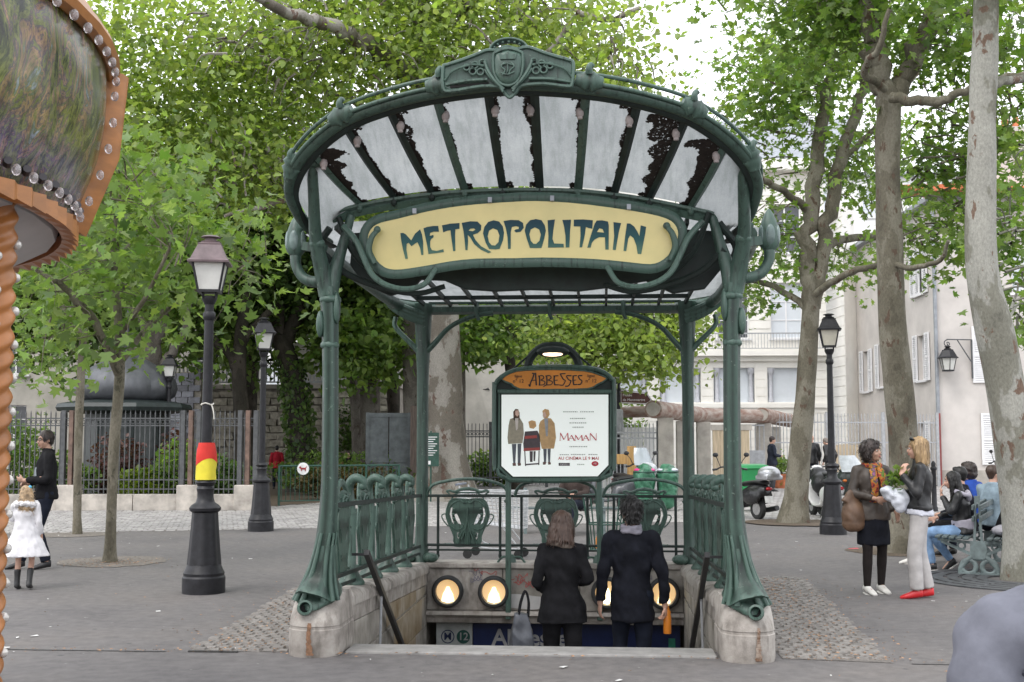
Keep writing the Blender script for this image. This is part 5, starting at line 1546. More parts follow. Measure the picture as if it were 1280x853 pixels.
# ABBESSES in drawn letters
M_PLT = mat('plate_black', (.012, .011, .012), .5)
def Z3(u, v): return (u * .002146 - .783, 2.925 - v * .00214)
strokes = dict(
 A=[([(258, 210), (250, 235), (238, 262), (234, 282), (228, 270)], .016), ([(246, 208), (262, 210), (270, 208)], .014), ([(266, 210), (268, 245), (271, 276)], .017), ([(240, 248), (268, 247)], .010)],
 B=[([(287, 222), (289, 250), (288, 275)], .017), ([(280, 224), (305, 222), (312, 235), (295, 247)], .012), ([(295, 247), (318, 256), (312, 272), (284, 275)], .012)],
 B1=[([(328, 222), (330, 250), (328, 275)], .017), ([(321, 224), (346, 222), (353, 235), (336, 247)], .012), ([(336, 247), (360, 256), (353, 272), (325, 275), (310, 284)], .012)],
 E=[([(372, 224), (370, 250), (374, 274)], .017), ([(366, 224), (394, 222)], .013), ([(371, 249), (390, 247)], .010), ([(372, 274), (396, 273)], .012)],
 S=[([(434, 210), (402, 212)], .013), ([(404, 212), (420, 240), (434, 250)], .014), ([(434, 250), (420, 275), (398, 274)], .012)],
 S1=[([(468, 222), (440, 224), (452, 245), (464, 252), (452, 278), (432, 282)], .014)],
 E1=[([(478, 224), (476, 250), (480, 273)], .017), ([(473, 224), (498, 222)], .013), ([(477, 249), (494, 247)], .010), ([(478, 273), (500, 272)], .012)],
 S2=[([(528, 222), (506, 224), (514, 243), (526, 252), (518, 270), (502, 272)], .014)])
for k, L in strokes.items():
    t = MB()
    for i, (pts, w) in enumerate(L): ribbon(t, [Z3(*p) for p in pts], w, 4.869 - .0008 * i, 4)
    t.build('letter', M_PLT, pl, smooth=False)
for x in (-.42, .455):
    tb = text_mb('ligne', .05, FR(x, 4.868, 2.445), .0006); a_ = text_mb('n° 12', .062, FR(x, 4.868, 2.385), .0006)
    tb.add(a_.v, a_.f); tb.build('line_text', M_PLT, pl, smooth=False)
# poster print
def prt(name, polys, m, y=4.873):
    t = MB()
    for i, p in enumerate(polys): t.prism([Z3(*q) for q in p], y - .0006 * i, 4.876)
    return t.build(name, m, ps, smooth=False)
def pm(n, c): return mat('print_' + n, c, .6, var=.12, scale=25)
prt('printed_figure', [[(140, 425), (152, 408), (168, 410), (176, 430), (176, 470), (160, 480), (142, 470)]], pm('hair', (.10, .055, .035)))
prt('printed_figure', [[(122, 465), (150, 455), (178, 460), (196, 490), (200, 545), (192, 600), (112, 605), (108, 570), (114, 500)]], pm('coat_grey', (.30, .27, .20)))
prt('printed_figure', [[(132, 605), (158, 604), (152, 710), (140, 712)], [(164, 604), (186, 602), (180, 710), (166, 712)]], pm('leggings', (.09, .10, .12)))
prt('printed_figure', [[(136, 712), (154, 710), (156, 726), (138, 728)], [(164, 712), (182, 710), (184, 724), (168, 728)]], pm('boots', (.12, .06, .05)))
prt('printed_figure', [[(152, 418), (170, 416), (174, 440), (162, 452), (152, 440)]], pm('face', (.62, .42, .33)), 4.871)
prt('printed_figure', [[(150, 460), (170, 460), (166, 520), (156, 530)]], pm('shirt', (.55, .50, .45)), 4.871)
prt('printed_figure', [[(225, 480), (245, 472), (265, 478), (270, 505), (255, 520), (232, 515)]], pm('blond', (.55, .33, .15)))
prt('printed_figure', [[(206, 535), (276, 530), (290, 560), (292, 640), (200, 645), (196, 600)]], pm('dark_cloth', (.07, .055, .06)))
prt('printed_figure', [[(205, 560), (272, 556), (274, 572), (204, 576)], [(200, 628), (288, 624), (288, 640), (198, 644)]], pm('red_trim', (.33, .06, .05)), 4.8705)
prt('printed_figure', [[(202, 645), (208, 645), (212, 728), (206, 728)], [(282, 642), (288, 642), (286, 722), (280, 722)], [(206, 716), (286, 710), (286, 718), (206, 724)], [(232, 645), (250, 645), (248, 705), (234, 705)], [(254, 645), (266, 645), (262, 700), (254, 700)]], pm('dark_cloth', (0, 0, 0)))
prt('printed_figure', [[(304, 420), (318, 408), (340, 414), (345, 440), (332, 462), (310, 460)]], pm('blond', (0, 0, 0)))
prt('printed_figure', [[(306, 430), (318, 424), (326, 445), (318, 460), (306, 450)]], pm('face', (0, 0, 0)), 4.871)
prt('printed_figure', [[(292, 478), (320, 458), (352, 462), (372, 490), (380, 570), (368, 630), (300, 632), (285, 560), (284, 500)]], pm('coat_camel', (.50, .32, .15)))
prt('printed_figure', [[(314, 462), (336, 462), (334, 560), (324, 562)]], pm('grey_top', (.30, .32, .34)), 4.871)
prt('printed_figure', [[(308, 632), (328, 632), (324, 705), (312, 705)], [(332, 632), (350, 630), (346, 705), (336, 705)]], pm('leggings', (0, 0, 0)))
prt('printed_figure', [[(306, 705), (326, 705), (320, 720), (306, 720)], [(334, 705), (348, 705), (352, 718), (336, 720)]], pm('boots', (0, 0, 0)))
M_PRED = pm('red', (.48, .03, .05))
def ptext(body, u, v, size, m, al='CENTER', bold=0):
    x, z = Z3(u, v); text_mb(body, size, FR(x, 4.872, z), .0005, al, bold).build('poster_text', m, ps, smooth=False)
# MAMAN in thin capitals with serifs
def M_letter(u, w, h, v0): return [([(u, v0), (u + w * .06, v0 - h)], .006), ([(u + w * .05, v0 - h), (u + w * .48, v0 - 4)], .012), ([(u + w * .48, v0 - 4), (u + w * .92, v0 - h)], .006), ([(u + w * .93, v0 - h), (u + w, v0)], .012), ([(u - 3, v0), (u + 5, v0)], .004), ([(u + w - 5, v0), (u + w + 4, v0)], .004)]
def A_letter(u, w, h, v0): return [([(u, v0), (u + w * .5, v0 - h)], .006), ([(u + w * .48, v0 - h), (u + w, v0)], .012), ([(u + w * .22, v0 - h * .35), (u + w * .76, v0 - h * .35)], .004), ([(u - 3, v0), (u + 6, v0)], .004), ([(u + w - 6, v0), (u + w + 4, v0)], .004)]
def N_letter(u, w, h, v0): return [([(u, v0), (u, v0 - h)], .006), ([(u, v0 - h), (u + w, v0)], .012), ([(u + w, v0), (u + w, v0 - h)], .006)]
t = MB(); i = 0
for L in (M_letter(402, 46, 42, 585), A_letter(450, 32, 30, 585), M_letter(486, 40, 30, 585), A_letter(530, 32, 30, 585), N_letter(570, 34, 40, 585)):
    for pts, w in L: ribbon(t, [Z3(*p) for p in pts], w, 4.872 - .0003 * i, 3); i += 1
t.build('poster_title', M_PRED, ps, smooth=False)
ptext('AU CINÉMA LE 9 MAI', 505, 685, .052, M_PRED, 'CENTER', .0005)
M_PGR = pm('grey', (.42, .42, .41))
t = MB()
for u0, u1, v in ((420, 500, 425), (515, 592, 425), (458, 545, 462), (455, 552, 487), (472, 536, 511), (455, 555, 619), (400, 450, 664), (462, 545, 663), (560, 612, 663), (498, 538, 718)):
    u = u0
    while u < u1:
        w = rnd.uniform(5, 10); x, z = Z3(u, v); x1, _ = Z3(min(u + w, u1), v); t.box(x, x1, 4.872, 4.876, z - .0065, z + .0065); u += w + 3
t.build('credit_text', M_PGR, ps, smooth=False, kind='stuff')
prt('logo_box', [[(394, 710), (456, 710), (456, 726), (394, 726)]], pm('dark_cloth', (0, 0, 0)))
ptext('CANAL+', 425, 718, .026, mat('sign_white', (0, 0, 0)))
x, z = Z3(596, 714); t = MB(); t.tube([(x, 4.8715, z), (x, 4.876, z)], [(.042, .03)] * 2, 18, ref=(1, 0, 0)); t.build('logo_oval', M_PRED, ps)
text_mb('rtl', .036, FR(x, 4.870, z + .003), .0005).build('poster_text', mat('sign_white', (0, 0, 0)), ps, smooth=False)
# legs, lamp on top
for x in (-.545, .545):
    t = MB(); t.box(x - .032, x + .032, 4.895, 4.96, -.45, 1.25); t.build('leg', M_GRN, bd, bevel=.006)
t = MB()
t.tube(cr([(-.33, 4.95, 2.5), (-.27, 4.93, 2.68), (-.14, 4.9, 2.79), (0, 4.88, 2.81), (.14, 4.9, 2.79), (.27, 4.93, 2.68), (.33, 4.95, 2.5)], 6), [(.05, .05)] * 37, 8)
t.tube([(-.62, 4.93, 2.42), (-.2, 4.9, 2.78)], .012, 6); t.tube([(.2, 4.9, 2.78), (.62, 4.93, 2.42)], .012, 6)
t.build('lamp_arch', M_GRND, bd)
t = MB(); t.sphere((0, 4.83, 2.735), (.2, .14, .07), 16, 8); lh = t.build('lamp_hood', M_GRND, bd)
t = MB(); t.sphere((0, 4.74, 2.70), (.12, .05, .026), 14, 8); t.build('lit_tube', emit('sign_lamp', (1, .72, .5), 2.5), lh)
t = MB(); t.sphere((-.02, 4.90, 2.8), (.05, .05, .04), 8, 6); t.build('lamp_cap', M_GRND, lh)
TREES = {
  'young_left': ([(-6.18,6.68,0.0,0.11),(-6.15,6.63,0.69,0.088),(-6.11,6.56,1.57,0.093),(-6.03,6.49,2.56,0.088),(-6.04,6.42,3.32,0.071),(-6.09,6.37,3.98,0.06),(-6.09,6.32,4.53,0.044),(-5.99,6.28,5.13,0.028)], [[(-6.03,6.49,2.56,0.066),(-6.14,5.92,3.22,0.053),(-6.34,5.37,3.64,0.041),(-6.55,5.04,3.82,0.025)], [(-6.03,6.47,2.72,0.044),(-5.69,6.75,3.3,0.039),(-5.04,6.66,3.76,0.028),(-4.17,6.2,4.05,0.016)], [(-6.04,6.44,3.1,0.044),(-5.38,5.65,3.5,0.031),(-4.9,5.24,4.12,0.02)], [(-6.07,6.38,3.87,0.038),(-6.71,6.87,4.63,0.029),(-7.13,6.99,5.24,0.017)], [(-6.08,6.36,4.09,0.033),(-5.98,7.12,4.78,0.023),(-5.65,7.29,5.46,0.018)]], [(-6.01,6.3,4.86,1.38,1.8,0.93),(-6.32,5.56,3.82,0.78,1.3,0.78),(-4.94,6.01,4.46,1.07,1.4,0.75),(-6.73,5.78,3.16,0.48,0.9,0.74),(-5.47,6.16,3.4,1.08,1.2,0.59),(-4.39,6.2,3.94,0.65,0.9,0.54),(-6.35,6.52,5.58,1.01,1.4,0.67)]),
  'slim_left': ([(-8.72,11.32,0.0,0.092),(-8.69,11.2,1.53,0.089),(-8.62,11.08,3.09,0.085),(-8.53,11.02,3.94,0.078),(-8.41,10.96,4.79,0.057),(-8.35,10.89,5.63,0.035)], [[(-8.59,11.05,3.51,0.057),(-9.07,10.95,4.22,0.043),(-9.42,10.88,4.79,0.028)], [(-8.47,10.99,4.36,0.05),(-8.33,11.93,5.23,0.037),(-7.92,12.41,5.91,0.03)]], [(-8.85,11.39,5.29,1.6,2.0,1.31),(-9.4,11.36,3.83,0.87,1.3,1.01)]),
  'big_plane': ([(-3.79,23.68,-0.15,1.107),(-3.76,23.63,0.44,0.753),(-3.76,23.57,1.22,0.62),(-3.77,23.48,2.32,0.542),(-3.81,23.33,4.08,0.498),(-3.88,23.13,6.51,0.443),(-4.04,22.92,8.94,0.398),(-4.21,22.73,11.14,0.354),(-4.35,22.55,13.13,0.288),(-4.47,22.39,15.11,0.221),(-4.57,22.23,16.88,0.155)], [[(-4.23,22.71,11.36,0.266),(-4.76,21.64,11.61,0.236),(-5.22,20.59,11.78,0.208),(-5.73,19.54,11.85,0.181),(-6.3,18.49,11.83,0.156),(-6.9,17.45,11.71,0.132),(-7.27,16.41,11.79,0.109)], [(-4.14,22.82,10.04,0.177),(-4.78,21.82,9.47,0.15),(-5.65,20.8,8.71,0.125),(-6.46,19.8,7.98,0.101),(-7.39,18.77,7.38,0.068),(-8.24,17.74,6.91,0.038)], [(-4.3,22.59,12.8,0.199),(-3.47,21.62,13.04,0.172),(-2.51,20.69,13.06,0.146),(-1.21,19.77,13.1,0.121)], [(-4.13,22.86,9.6,0.133),(-2.74,20.92,9.95,0.114),(-1.62,19.95,10.49,0.101),(-0.57,18.97,11.17,0.078),(0.01,18.95,11.95,0.058)], [(-4.06,22.91,9.05,0.111),(-5.74,24.64,11.01,0.117),(-7.84,25.39,12.24,0.097),(-9.8,26.2,12.77,0.074),(-11.77,25.97,13.76,0.05)], [(-4.43,22.44,14.45,0.177),(-5.57,22.3,15.11,0.133),(-7.11,22.13,15.78,0.111)], [(-4.43,22.46,14.23,0.177),(-2.7,22.52,15.11,0.133),(-0.49,22.65,15.55,0.111)], [(0.01,18.95,12.04,0.078),(0.79,19.02,11.85,0.068),(1.57,19.05,12.14,0.058)]], [(-6.47,21.47,12.14,3.86,3.0,2.36),(-9.25,19.35,10.89,2.62,2.5,2.21),(-8.0,20.14,8.6,3.07,2.5,1.43),(-1.69,20.85,11.82,3.12,3.0,1.77),(0.78,19.12,10.59,1.46,2.0,1.56),(-4.03,22.49,14.23,5.53,3.0,1.55),(-5.2,21.79,9.36,2.58,2.5,1.29),(-10.1,18.45,8.84,1.75,2.0,1.36),(-10.67,18.22,11.17,1.36,2.0,1.75)]),
  'leaning_plane': ([(4.41,15.12,0.0,0.37),(4.46,15.08,0.55,0.321),(4.55,15.01,1.51,0.289),(4.65,14.94,2.47,0.273),(4.73,14.87,3.43,0.257),(4.79,14.79,4.39,0.241)], [[(4.79,14.79,4.36,0.177),(4.71,14.72,5.19,0.169),(4.75,14.65,6.15,0.161),(4.9,14.58,7.11,0.145),(5.08,14.49,8.39,0.12),(5.25,14.38,9.84,0.096),(5.34,14.27,11.28,0.064)], [(4.8,14.8,4.31,0.177),(5.0,14.73,5.35,0.153),(5.18,14.66,6.39,0.145),(5.38,14.6,7.27,0.129),(5.71,14.55,8.23,0.112),(6.0,14.47,9.52,0.088),(6.21,14.36,10.96,0.064)], [(4.83,14.48,4.55,0.079),(5.17,13.78,4.79,0.069),(5.67,13.3,4.93,0.06),(6.08,12.83,4.96,0.052)], [(5.02,14.72,5.51,0.096),(5.74,15.75,5.87,0.084),(6.69,16.31,5.99,0.068),(7.51,16.86,6.26,0.052)], [(4.75,14.64,6.23,0.08),(4.26,14.08,6.48,0.071),(3.72,13.52,6.66,0.062),(3.21,12.96,6.85,0.045)], [(4.77,14.8,4.23,0.072),(4.25,15.33,4.75,0.066),(3.65,15.66,5.0,0.05),(2.94,16.11,4.98,0.034)], [(5.15,14.48,8.55,0.064),(4.76,15.38,9.51,0.05),(4.15,16.27,10.34,0.035)], [(5.38,14.6,7.27,0.064),(5.95,14.61,7.75,0.056),(6.51,14.58,8.55,0.048),(7.0,14.58,9.04,0.032)]], [(4.02,14.9,8.53,1.39,2.0,1.56),(5.24,14.41,9.52,1.61,2.0,1.29),(3.84,15.1,5.92,1.07,1.8,1.39),(6.04,15.45,7.29,1.16,1.8,1.16),(5.74,15.79,5.34,1.34,1.2,0.59),(3.56,15.68,4.67,0.92,1.0,0.59),(2.96,15.89,7.79,0.68,1.4,1.02)]),
  'tall_plane': ([(5.03,9.03,0.0,0.312),(5.07,8.99,0.48,0.276),(5.11,8.95,1.08,0.264),(5.08,8.89,1.8,0.258),(5.0,8.81,2.63,0.252),(4.93,8.74,3.47,0.24),(4.9,8.64,4.67,0.228),(4.88,8.54,5.86,0.216),(4.91,8.47,6.76,0.216)], [[(4.9,8.48,6.64,0.168),(4.77,8.43,7.12,0.168),(4.66,8.38,7.66,0.144),(4.55,8.32,8.26,0.132),(4.4,8.25,8.97,0.108)], [(4.94,8.48,6.7,0.156),(5.18,8.46,7.18,0.144),(5.42,8.43,7.72,0.132),(5.64,8.4,8.26,0.12),(5.86,8.36,8.97,0.096)], [(4.84,8.07,6.68,0.082),(5.09,7.9,6.58,0.075),(5.41,7.72,6.52,0.069),(5.74,7.54,6.6,0.057),(6.17,7.36,6.72,0.045),(6.65,7.19,6.75,0.033)], [(4.77,8.15,6.83,0.059),(4.36,7.61,6.93,0.057),(4.47,7.2,7.15,0.045),(4.58,6.97,7.63,0.033)], [(4.63,8.37,7.72,0.096),(4.4,8.82,8.19,0.086),(4.0,9.26,8.62,0.063),(3.45,9.68,9.06,0.052)], [(5.37,8.43,7.66,0.072),(6.16,9.05,8.23,0.062),(7.03,9.48,8.62,0.051)], [(4.89,8.67,4.31,0.048),(5.11,8.19,4.18,0.041),(5.43,7.91,4.25,0.034),(5.49,7.69,4.5,0.023)]], [(4.16,8.81,8.07,1.17,1.6,0.99),(5.67,8.66,7.6,1.09,1.5,0.85),(6.83,9.45,6.42,0.75,1.5,1.38),(6.06,9.84,5.88,0.77,1.5,1.02),(6.0,9.72,4.83,0.82,1.0,0.57),(4.3,8.28,8.61,2.4,2,0.72),(6.96,9.32,8.05,0.75,1.3,0.88)]),
  'pale_plane': ([(5.71,5.51,-0.02,0.299),(5.63,5.45,0.72,0.265),(5.55,5.38,1.49,0.255),(5.42,5.3,2.35,0.246),(5.29,5.23,3.07,0.236),(5.16,5.16,3.75,0.207),(5.15,5.1,4.56,0.193),(5.17,5.02,5.52,0.178),(5.21,4.95,6.48,0.169),(5.23,4.88,7.35,0.154),(5.26,4.82,8.11,0.116)], [[(5.21,4.99,5.91,0.058),(5.6,5.31,6.09,0.054),(6.09,5.64,6.2,0.05)], [(5.22,4.89,7.15,0.077),(4.92,4.83,7.63,0.058),(4.44,4.75,8.11,0.048)], [(5.24,4.88,7.35,0.077),(5.78,4.89,7.73,0.058)]], [(6.14,6.71,4.22,0.43,0.7,0.58),(6.36,6.7,3.26,0.42,0.8,0.48),(6.34,6.75,5.09,0.37,0.7,0.64),(5.3,4.87,7.54,1.16,1.4,0.58)]),
  'ivy_tree': ([(-8.88,28.06,0.59,0.38),(-8.95,27.96,1.78,0.329),(-9.07,27.86,2.91,0.329),(-9.27,27.75,4.05,0.329),(-9.56,27.66,4.93,0.304)], [[(-9.52,27.68,4.81,0.253),(-10.2,27.58,5.31,0.228),(-10.82,27.5,5.82,0.177),(-11.58,27.43,5.94,0.127)], [(-9.44,27.69,4.68,0.253),(-8.93,27.64,5.82,0.203),(-8.41,27.56,7.21,0.152),(-8.03,27.47,8.72,0.101)], [(-9.62,27.65,4.98,0.253),(-9.68,27.55,6.2,0.203),(-9.93,27.41,7.71,0.152),(-10.04,27.23,9.73,0.101)]], [(-10.05,27.36,8.21,2.79,3.0,2.53),(-8.26,28.57,7.35,1.82,2.5,2.08),(-12.15,28.32,6.83,2.34,2.5,2.08),(-11.28,29.03,5.06,1.58,1.6,1.58),(-13.8,29.08,8.29,2.13,2.5,2.4)]),
  'dark_trunk': ([(-10.13,25.95,0.69,0.264),(-10.2,25.81,2.37,0.24),(-10.26,25.69,3.81,0.216),(-10.15,25.58,5.24,0.192),(-9.93,25.48,6.68,0.144)], [[(-10.23,25.71,3.57,0.168),(-10.59,25.62,4.28,0.144),(-11.07,25.55,4.76,0.12)], [(-10.21,25.63,4.52,0.144),(-9.63,25.62,5.24,0.12),(-9.15,25.63,5.6,0.096)]], [(-11.06,27.32,7.71,2.28,2.5,2.28),(-11.88,26.47,5.09,1.48,1.8,1.36),(-13.43,27.99,9.68,2.34,2.5,2.08),(-10.32,28.14,10.72,2.08,2.5,1.56)]),
  'pale_fork': ([(-7.49,30.18,0.58,0.24),(-7.54,30.05,2.18,0.213),(-7.64,29.93,3.51,0.213),(-7.87,29.85,4.3,0.187),(-8.29,29.8,4.57,0.16)], [[(-7.71,29.9,3.83,0.16),(-7.39,29.84,4.84,0.133),(-7.17,29.75,6.17,0.107)]], [(-7.7,29.75,5.63,1.87,2.5,1.87),(-6.81,30.73,6.82,1.64,2.0,1.64)]),
  'brown_trunk': ([(-6.85,29.24,0.4,0.364),(-6.92,29.11,1.91,0.325),(-6.91,28.98,3.46,0.312),(-6.77,28.89,4.76,0.286),(-6.61,28.8,6.05,0.234),(-6.44,28.64,8.13,0.156)], [[(-6.78,28.91,4.5,0.156),(-6.2,28.87,5.54,0.13),(-5.67,28.82,6.57,0.104)]], [(-6.35,26.92,4.6,1.85,2.0,1.36),(-6.1,29.75,7.23,1.6,2.5,1.87),(-8.17,30.56,7.64,1.64,2.0,1.91)]),
  'bent_trunk': ([(-6.53,31.27,0.42,0.219),(-6.51,31.13,2.19,0.205),(-6.53,31.02,3.55,0.219),(-6.69,30.95,4.23,0.191),(-6.77,30.91,4.64,0.164),(-6.33,30.88,5.46,0.137),(-5.94,30.84,6.28,0.109)], [[(-6.66,30.94,4.37,0.137),(-6.14,30.94,4.92,0.109),(-5.73,30.9,5.73,0.082)]], [(-6.44,31.87,5.55,1.4,2.0,1.4)]),
  'stout_trunk': ([(-5.24,27.36,0.18,0.296),(-5.26,27.22,1.9,0.271),(-5.27,27.08,3.62,0.271),(-5.31,26.94,5.34,0.247),(-5.4,26.77,7.31,0.197)], [[(-5.31,26.94,5.34,0.148),(-6.33,26.74,6.81,0.123),(-7.06,26.57,8.29,0.099)]], [(-5.34,26.74,7.8,1.73,2.5,1.97)]),
  'garden_left': ([(-12.3,23.8,0.43,0.295),(-12.22,23.69,1.88,0.272),(-12.08,23.59,3.24,0.249),(-12.12,23.49,4.37,0.227),(-12.38,23.4,5.27,0.181)], [[(-12.05,23.57,3.46,0.159),(-11.55,23.55,4.14,0.136),(-11.16,23.53,4.82,0.113),(-11.09,23.46,5.72,0.091)], [(-12.12,23.51,4.14,0.136),(-11.77,23.46,5.04,0.136),(-11.99,23.35,6.17,0.113)], [(-12.23,23.45,4.82,0.136),(-12.79,23.33,5.72,0.113),(-13.01,23.24,6.62,0.091)]], [(-12.47,24.28,6.77,2.1,2.5,1.87),(-13.79,25.0,9.07,2.16,2.5,1.92)]),
  'slim_centre': ([(-3.44,25.48,0.3,0.117),(-3.48,25.34,1.89,0.105),(-3.47,25.21,3.51,0.093),(-3.48,25.1,4.91,0.082)], [[(-3.46,25.18,3.98,0.058),(-2.83,25.17,4.68,0.047),(-2.01,25.2,5.03,0.035)]], [(-2.95,25.16,4.68,1.28,1.5,0.89),(-2.56,26.12,5.6,1.68,1.6,0.96)]),
  'behind_board': ([(-2.04,27.58,0.42,0.197),(-2.08,27.42,2.39,0.173),(-2.22,27.29,3.86,0.173),(-2.41,27.2,4.85,0.148),(-2.6,27.12,5.58,0.123)], [[(-2.36,27.22,4.6,0.099),(-1.67,27.21,5.34,0.074),(-0.93,27.25,5.58,0.049)]], [(-1.98,28.19,5.44,1.27,1.4,0.89),(-0.97,28.24,5.69,1.52,1.6,1.14)]),
  'pole_trunk': ([(0.36,21.73,0.42,0.103),(0.37,21.61,1.86,0.103),(0.38,21.49,3.31,0.093),(0.38,21.41,4.34,0.093),(0.41,21.34,5.16,0.083)], [[(0.38,21.44,3.92,0.062),(0.86,21.44,4.44,0.052),(1.48,21.45,4.85,0.041)], [(0.38,21.43,4.13,0.062),(-0.17,21.34,4.65,0.052),(-0.69,21.28,4.91,0.041)]], [(1.06,21.47,4.23,1.55,1.7,1.14),(2.01,22.06,3.96,0.8,1.2,1.05),(-0.17,21.38,4.23,1.14,1.4,0.93),(0.76,22.38,5.17,1.92,1.6,0.96),(2.68,22.55,4.85,0.85,1.1,0.85)]),
}
# ------------------------------------------------------------------ trees and shrubs
def bark(name, base, patch, scar, sc=3.0, bump=.4):
    m, nt, b = nodes_of(name); v = coord(nt, 'World')
    mp = nt.nodes.new('ShaderNodeMapping'); mp.inputs['Scale'].default_value = (1, 1, .55); nt.links.new(v, mp.inputs['Vector'])
    ds = noise(nt, 3, 3, .6, mp.outputs[0])
    ad = mixc(nt, .18, mp.outputs[0], ds.outputs['Color'])
    n1 = noise(nt, sc, 5, .55, ad); n2 = noise(nt, sc * 2.3, 5, .6, ad); f = noise(nt, 45, 4, .65, mp.outputs[0])
    c = ramp(nt, n1.outputs['Fac'], [(.37, mul(base, .78)), (.40, base), (.50, mul(base, 1.1)), (.52, patch), (.62, mul(patch, 1.12))])
    s = ramp(nt, n2.outputs['Fac'], [(.60, 0.), (.63, 1.)])
    c2 = mixc(nt, s.outputs[0], c.outputs[0], scar)
    c3 = mixc(nt, 1., c2, ramp(nt, f.outputs['Fac'], [(.3, .72), (.7, 1.15)]).outputs[0], 'MULTIPLY')
    nt.links.new(c3, b.inputs['Base Color']); b.inputs['Roughness'].default_value = .85
    b.inputs['Specular IOR Level'].default_value = .25
    add_bump(nt, b, f.outputs['Fac'], bump, .02)
    return m
B_PALE = bark('bark_pale_plane', (.20, .195, .16), (.31, .305, .27), (.17, .115, .085), 3.0)
B_PLANE = bark('bark_plane', (.14, .127, .095), (.20, .185, .145), (.115, .08, .058), 3.6, .7)
B_BIG = bark('bark_big_plane', (.17, .15, .125), (.30, .28, .25), (.15, .10, .08), 2.0, .7)
B_YOUNG = bark('bark_young', (.15, .135, .10), (.20, .18, .14), (.09, .085, .06), 5)
B_DARK = bark('bark_dark', (.045, .04, .032), (.07, .06, .05), (.035, .03, .02), 4)
B_GREY = bark('bark_grey', (.13, .115, .10), (.17, .155, .135), (.09, .075, .06), 4)
LF_BRIGHT = leafmat('leaf_plane_bright', (.13, .175, .05), (.29, .36, .11), .58)
LF_MID = leafmat('leaf_mid', (.085, .14, .038), (.20, .285, .08), .57)
LF_DARK = leafmat('leaf_dark', (.045, .085, .028), (.13, .20, .062), .5)
LF_YOUNG = leafmat('leaf_young_plane', (.085, .138, .046), (.20, .28, .09), .55)

def leaf_template(kind):
    if kind == 'plane':
        h = [(0, 0), (.30, -.04), (.55, .16), (.29, .28), (.50, .62), (.17, .56), (0, 1.0)]
        v = [(x, y, .16 * x - .10 * y * y) for x, y in h] + [(-x, y, .16 * x - .10 * y * y) for x, y in h[1:-1]]
        return v, [tuple(range(7)), (0, 6) + tuple(range(11, 6, -1))]
    if kind == 'mid':
        v = [(0, 0, 0), (.40, .22, .08), (.32, .62, .04), (0, 1, -.1), (-.32, .62, .04), (-.40, .22, .08)]
        return v, [(0, 1, 2, 3), (0, 3, 4, 5)]
    v = [(0, 0, 0), (.36, .45, .05), (0, 1, -.08), (-.36, .45, .05)]
    return v, [(0, 1, 2, 3)]

def leaf_frames(n, size, rg, droop=20, spread=36, jit=.5):
    yaw = rg.uniform(0, 2 * PI, n); pit = np.radians(rg.normal(-droop, spread, n)); rol = np.radians(rg.normal(0, 34, n))
    s = size * rg.uniform(1 - jit, 1 + jit, n)
    cy, sy, cp, sp, cr_, sr = np.cos(yaw), np.sin(yaw), np.cos(pit), np.sin(pit), np.cos(rol), np.sin(rol)
    Yv = np.stack([-sy * cp, cy * cp, sp], 1)
    X0 = np.stack([cy, sy, np.zeros(n)], 1); Z0 = np.cross(X0, Yv)
    Xv = X0 * cr_[:, None] + Z0 * sr[:, None]; Zv = np.cross(Xv, Yv)
    return Xv, Yv, Zv, s

def leaf_mesh(name, P, size, kind, rg, **k):
    n = len(P); tv, tf = leaf_template(kind); tv = np.array(tv)
    Xv, Yv, Zv, s = leaf_frames(n, size, rg, **k)
    V = (P[:, None, :] + s[:, None, None] * (tv[None, :, 0, None] * Xv[:, None] + tv[None, :, 1, None] * Yv[:, None] + tv[None, :, 2, None] * Zv[:, None])).reshape(-1, 3)
    m = len(tv); base = np.concatenate([np.array(f) for f in tf]); ln = np.array([len(f) for f in tf])
    L = (np.arange(n)[:, None] * m + base[None]).ravel()
    st = np.concatenate([[0], np.cumsum(np.tile(ln, n))[:-1]])
    me = bpy.data.meshes.new(name)
    me.vertices.add(len(V)); me.vertices.foreach_set('co', V.astype(np.float32).ravel())
    me.loops.add(len(L)); me.loops.foreach_set('vertex_index', L.astype(np.int32))
    me.polygons.add(len(st)); me.polygons.foreach_set('loop_start', st.astype(np.int32))
    try: me.polygons.foreach_set('loop_total', np.tile(ln, n).astype(np.int32))
    except Exception: pass
    me.update(calc_edges=True)
    return me

def in_crown(crowns, n, rg, shell=.45):
    vol = np.array([c[3] * c[4] * c[5] for c in crowns]) ** .8; pick = rg.choice(len(crowns), n, p=vol / vol.sum())
    d = rg.normal(size=(n, 3)); d /= np.linalg.norm(d, axis=1)[:, None]
    r = rg.uniform(0, 1, n) ** shell
    C = np.array(crowns)[pick]
    return C[:, :3] + d * r[:, None] * C[:, 3:]

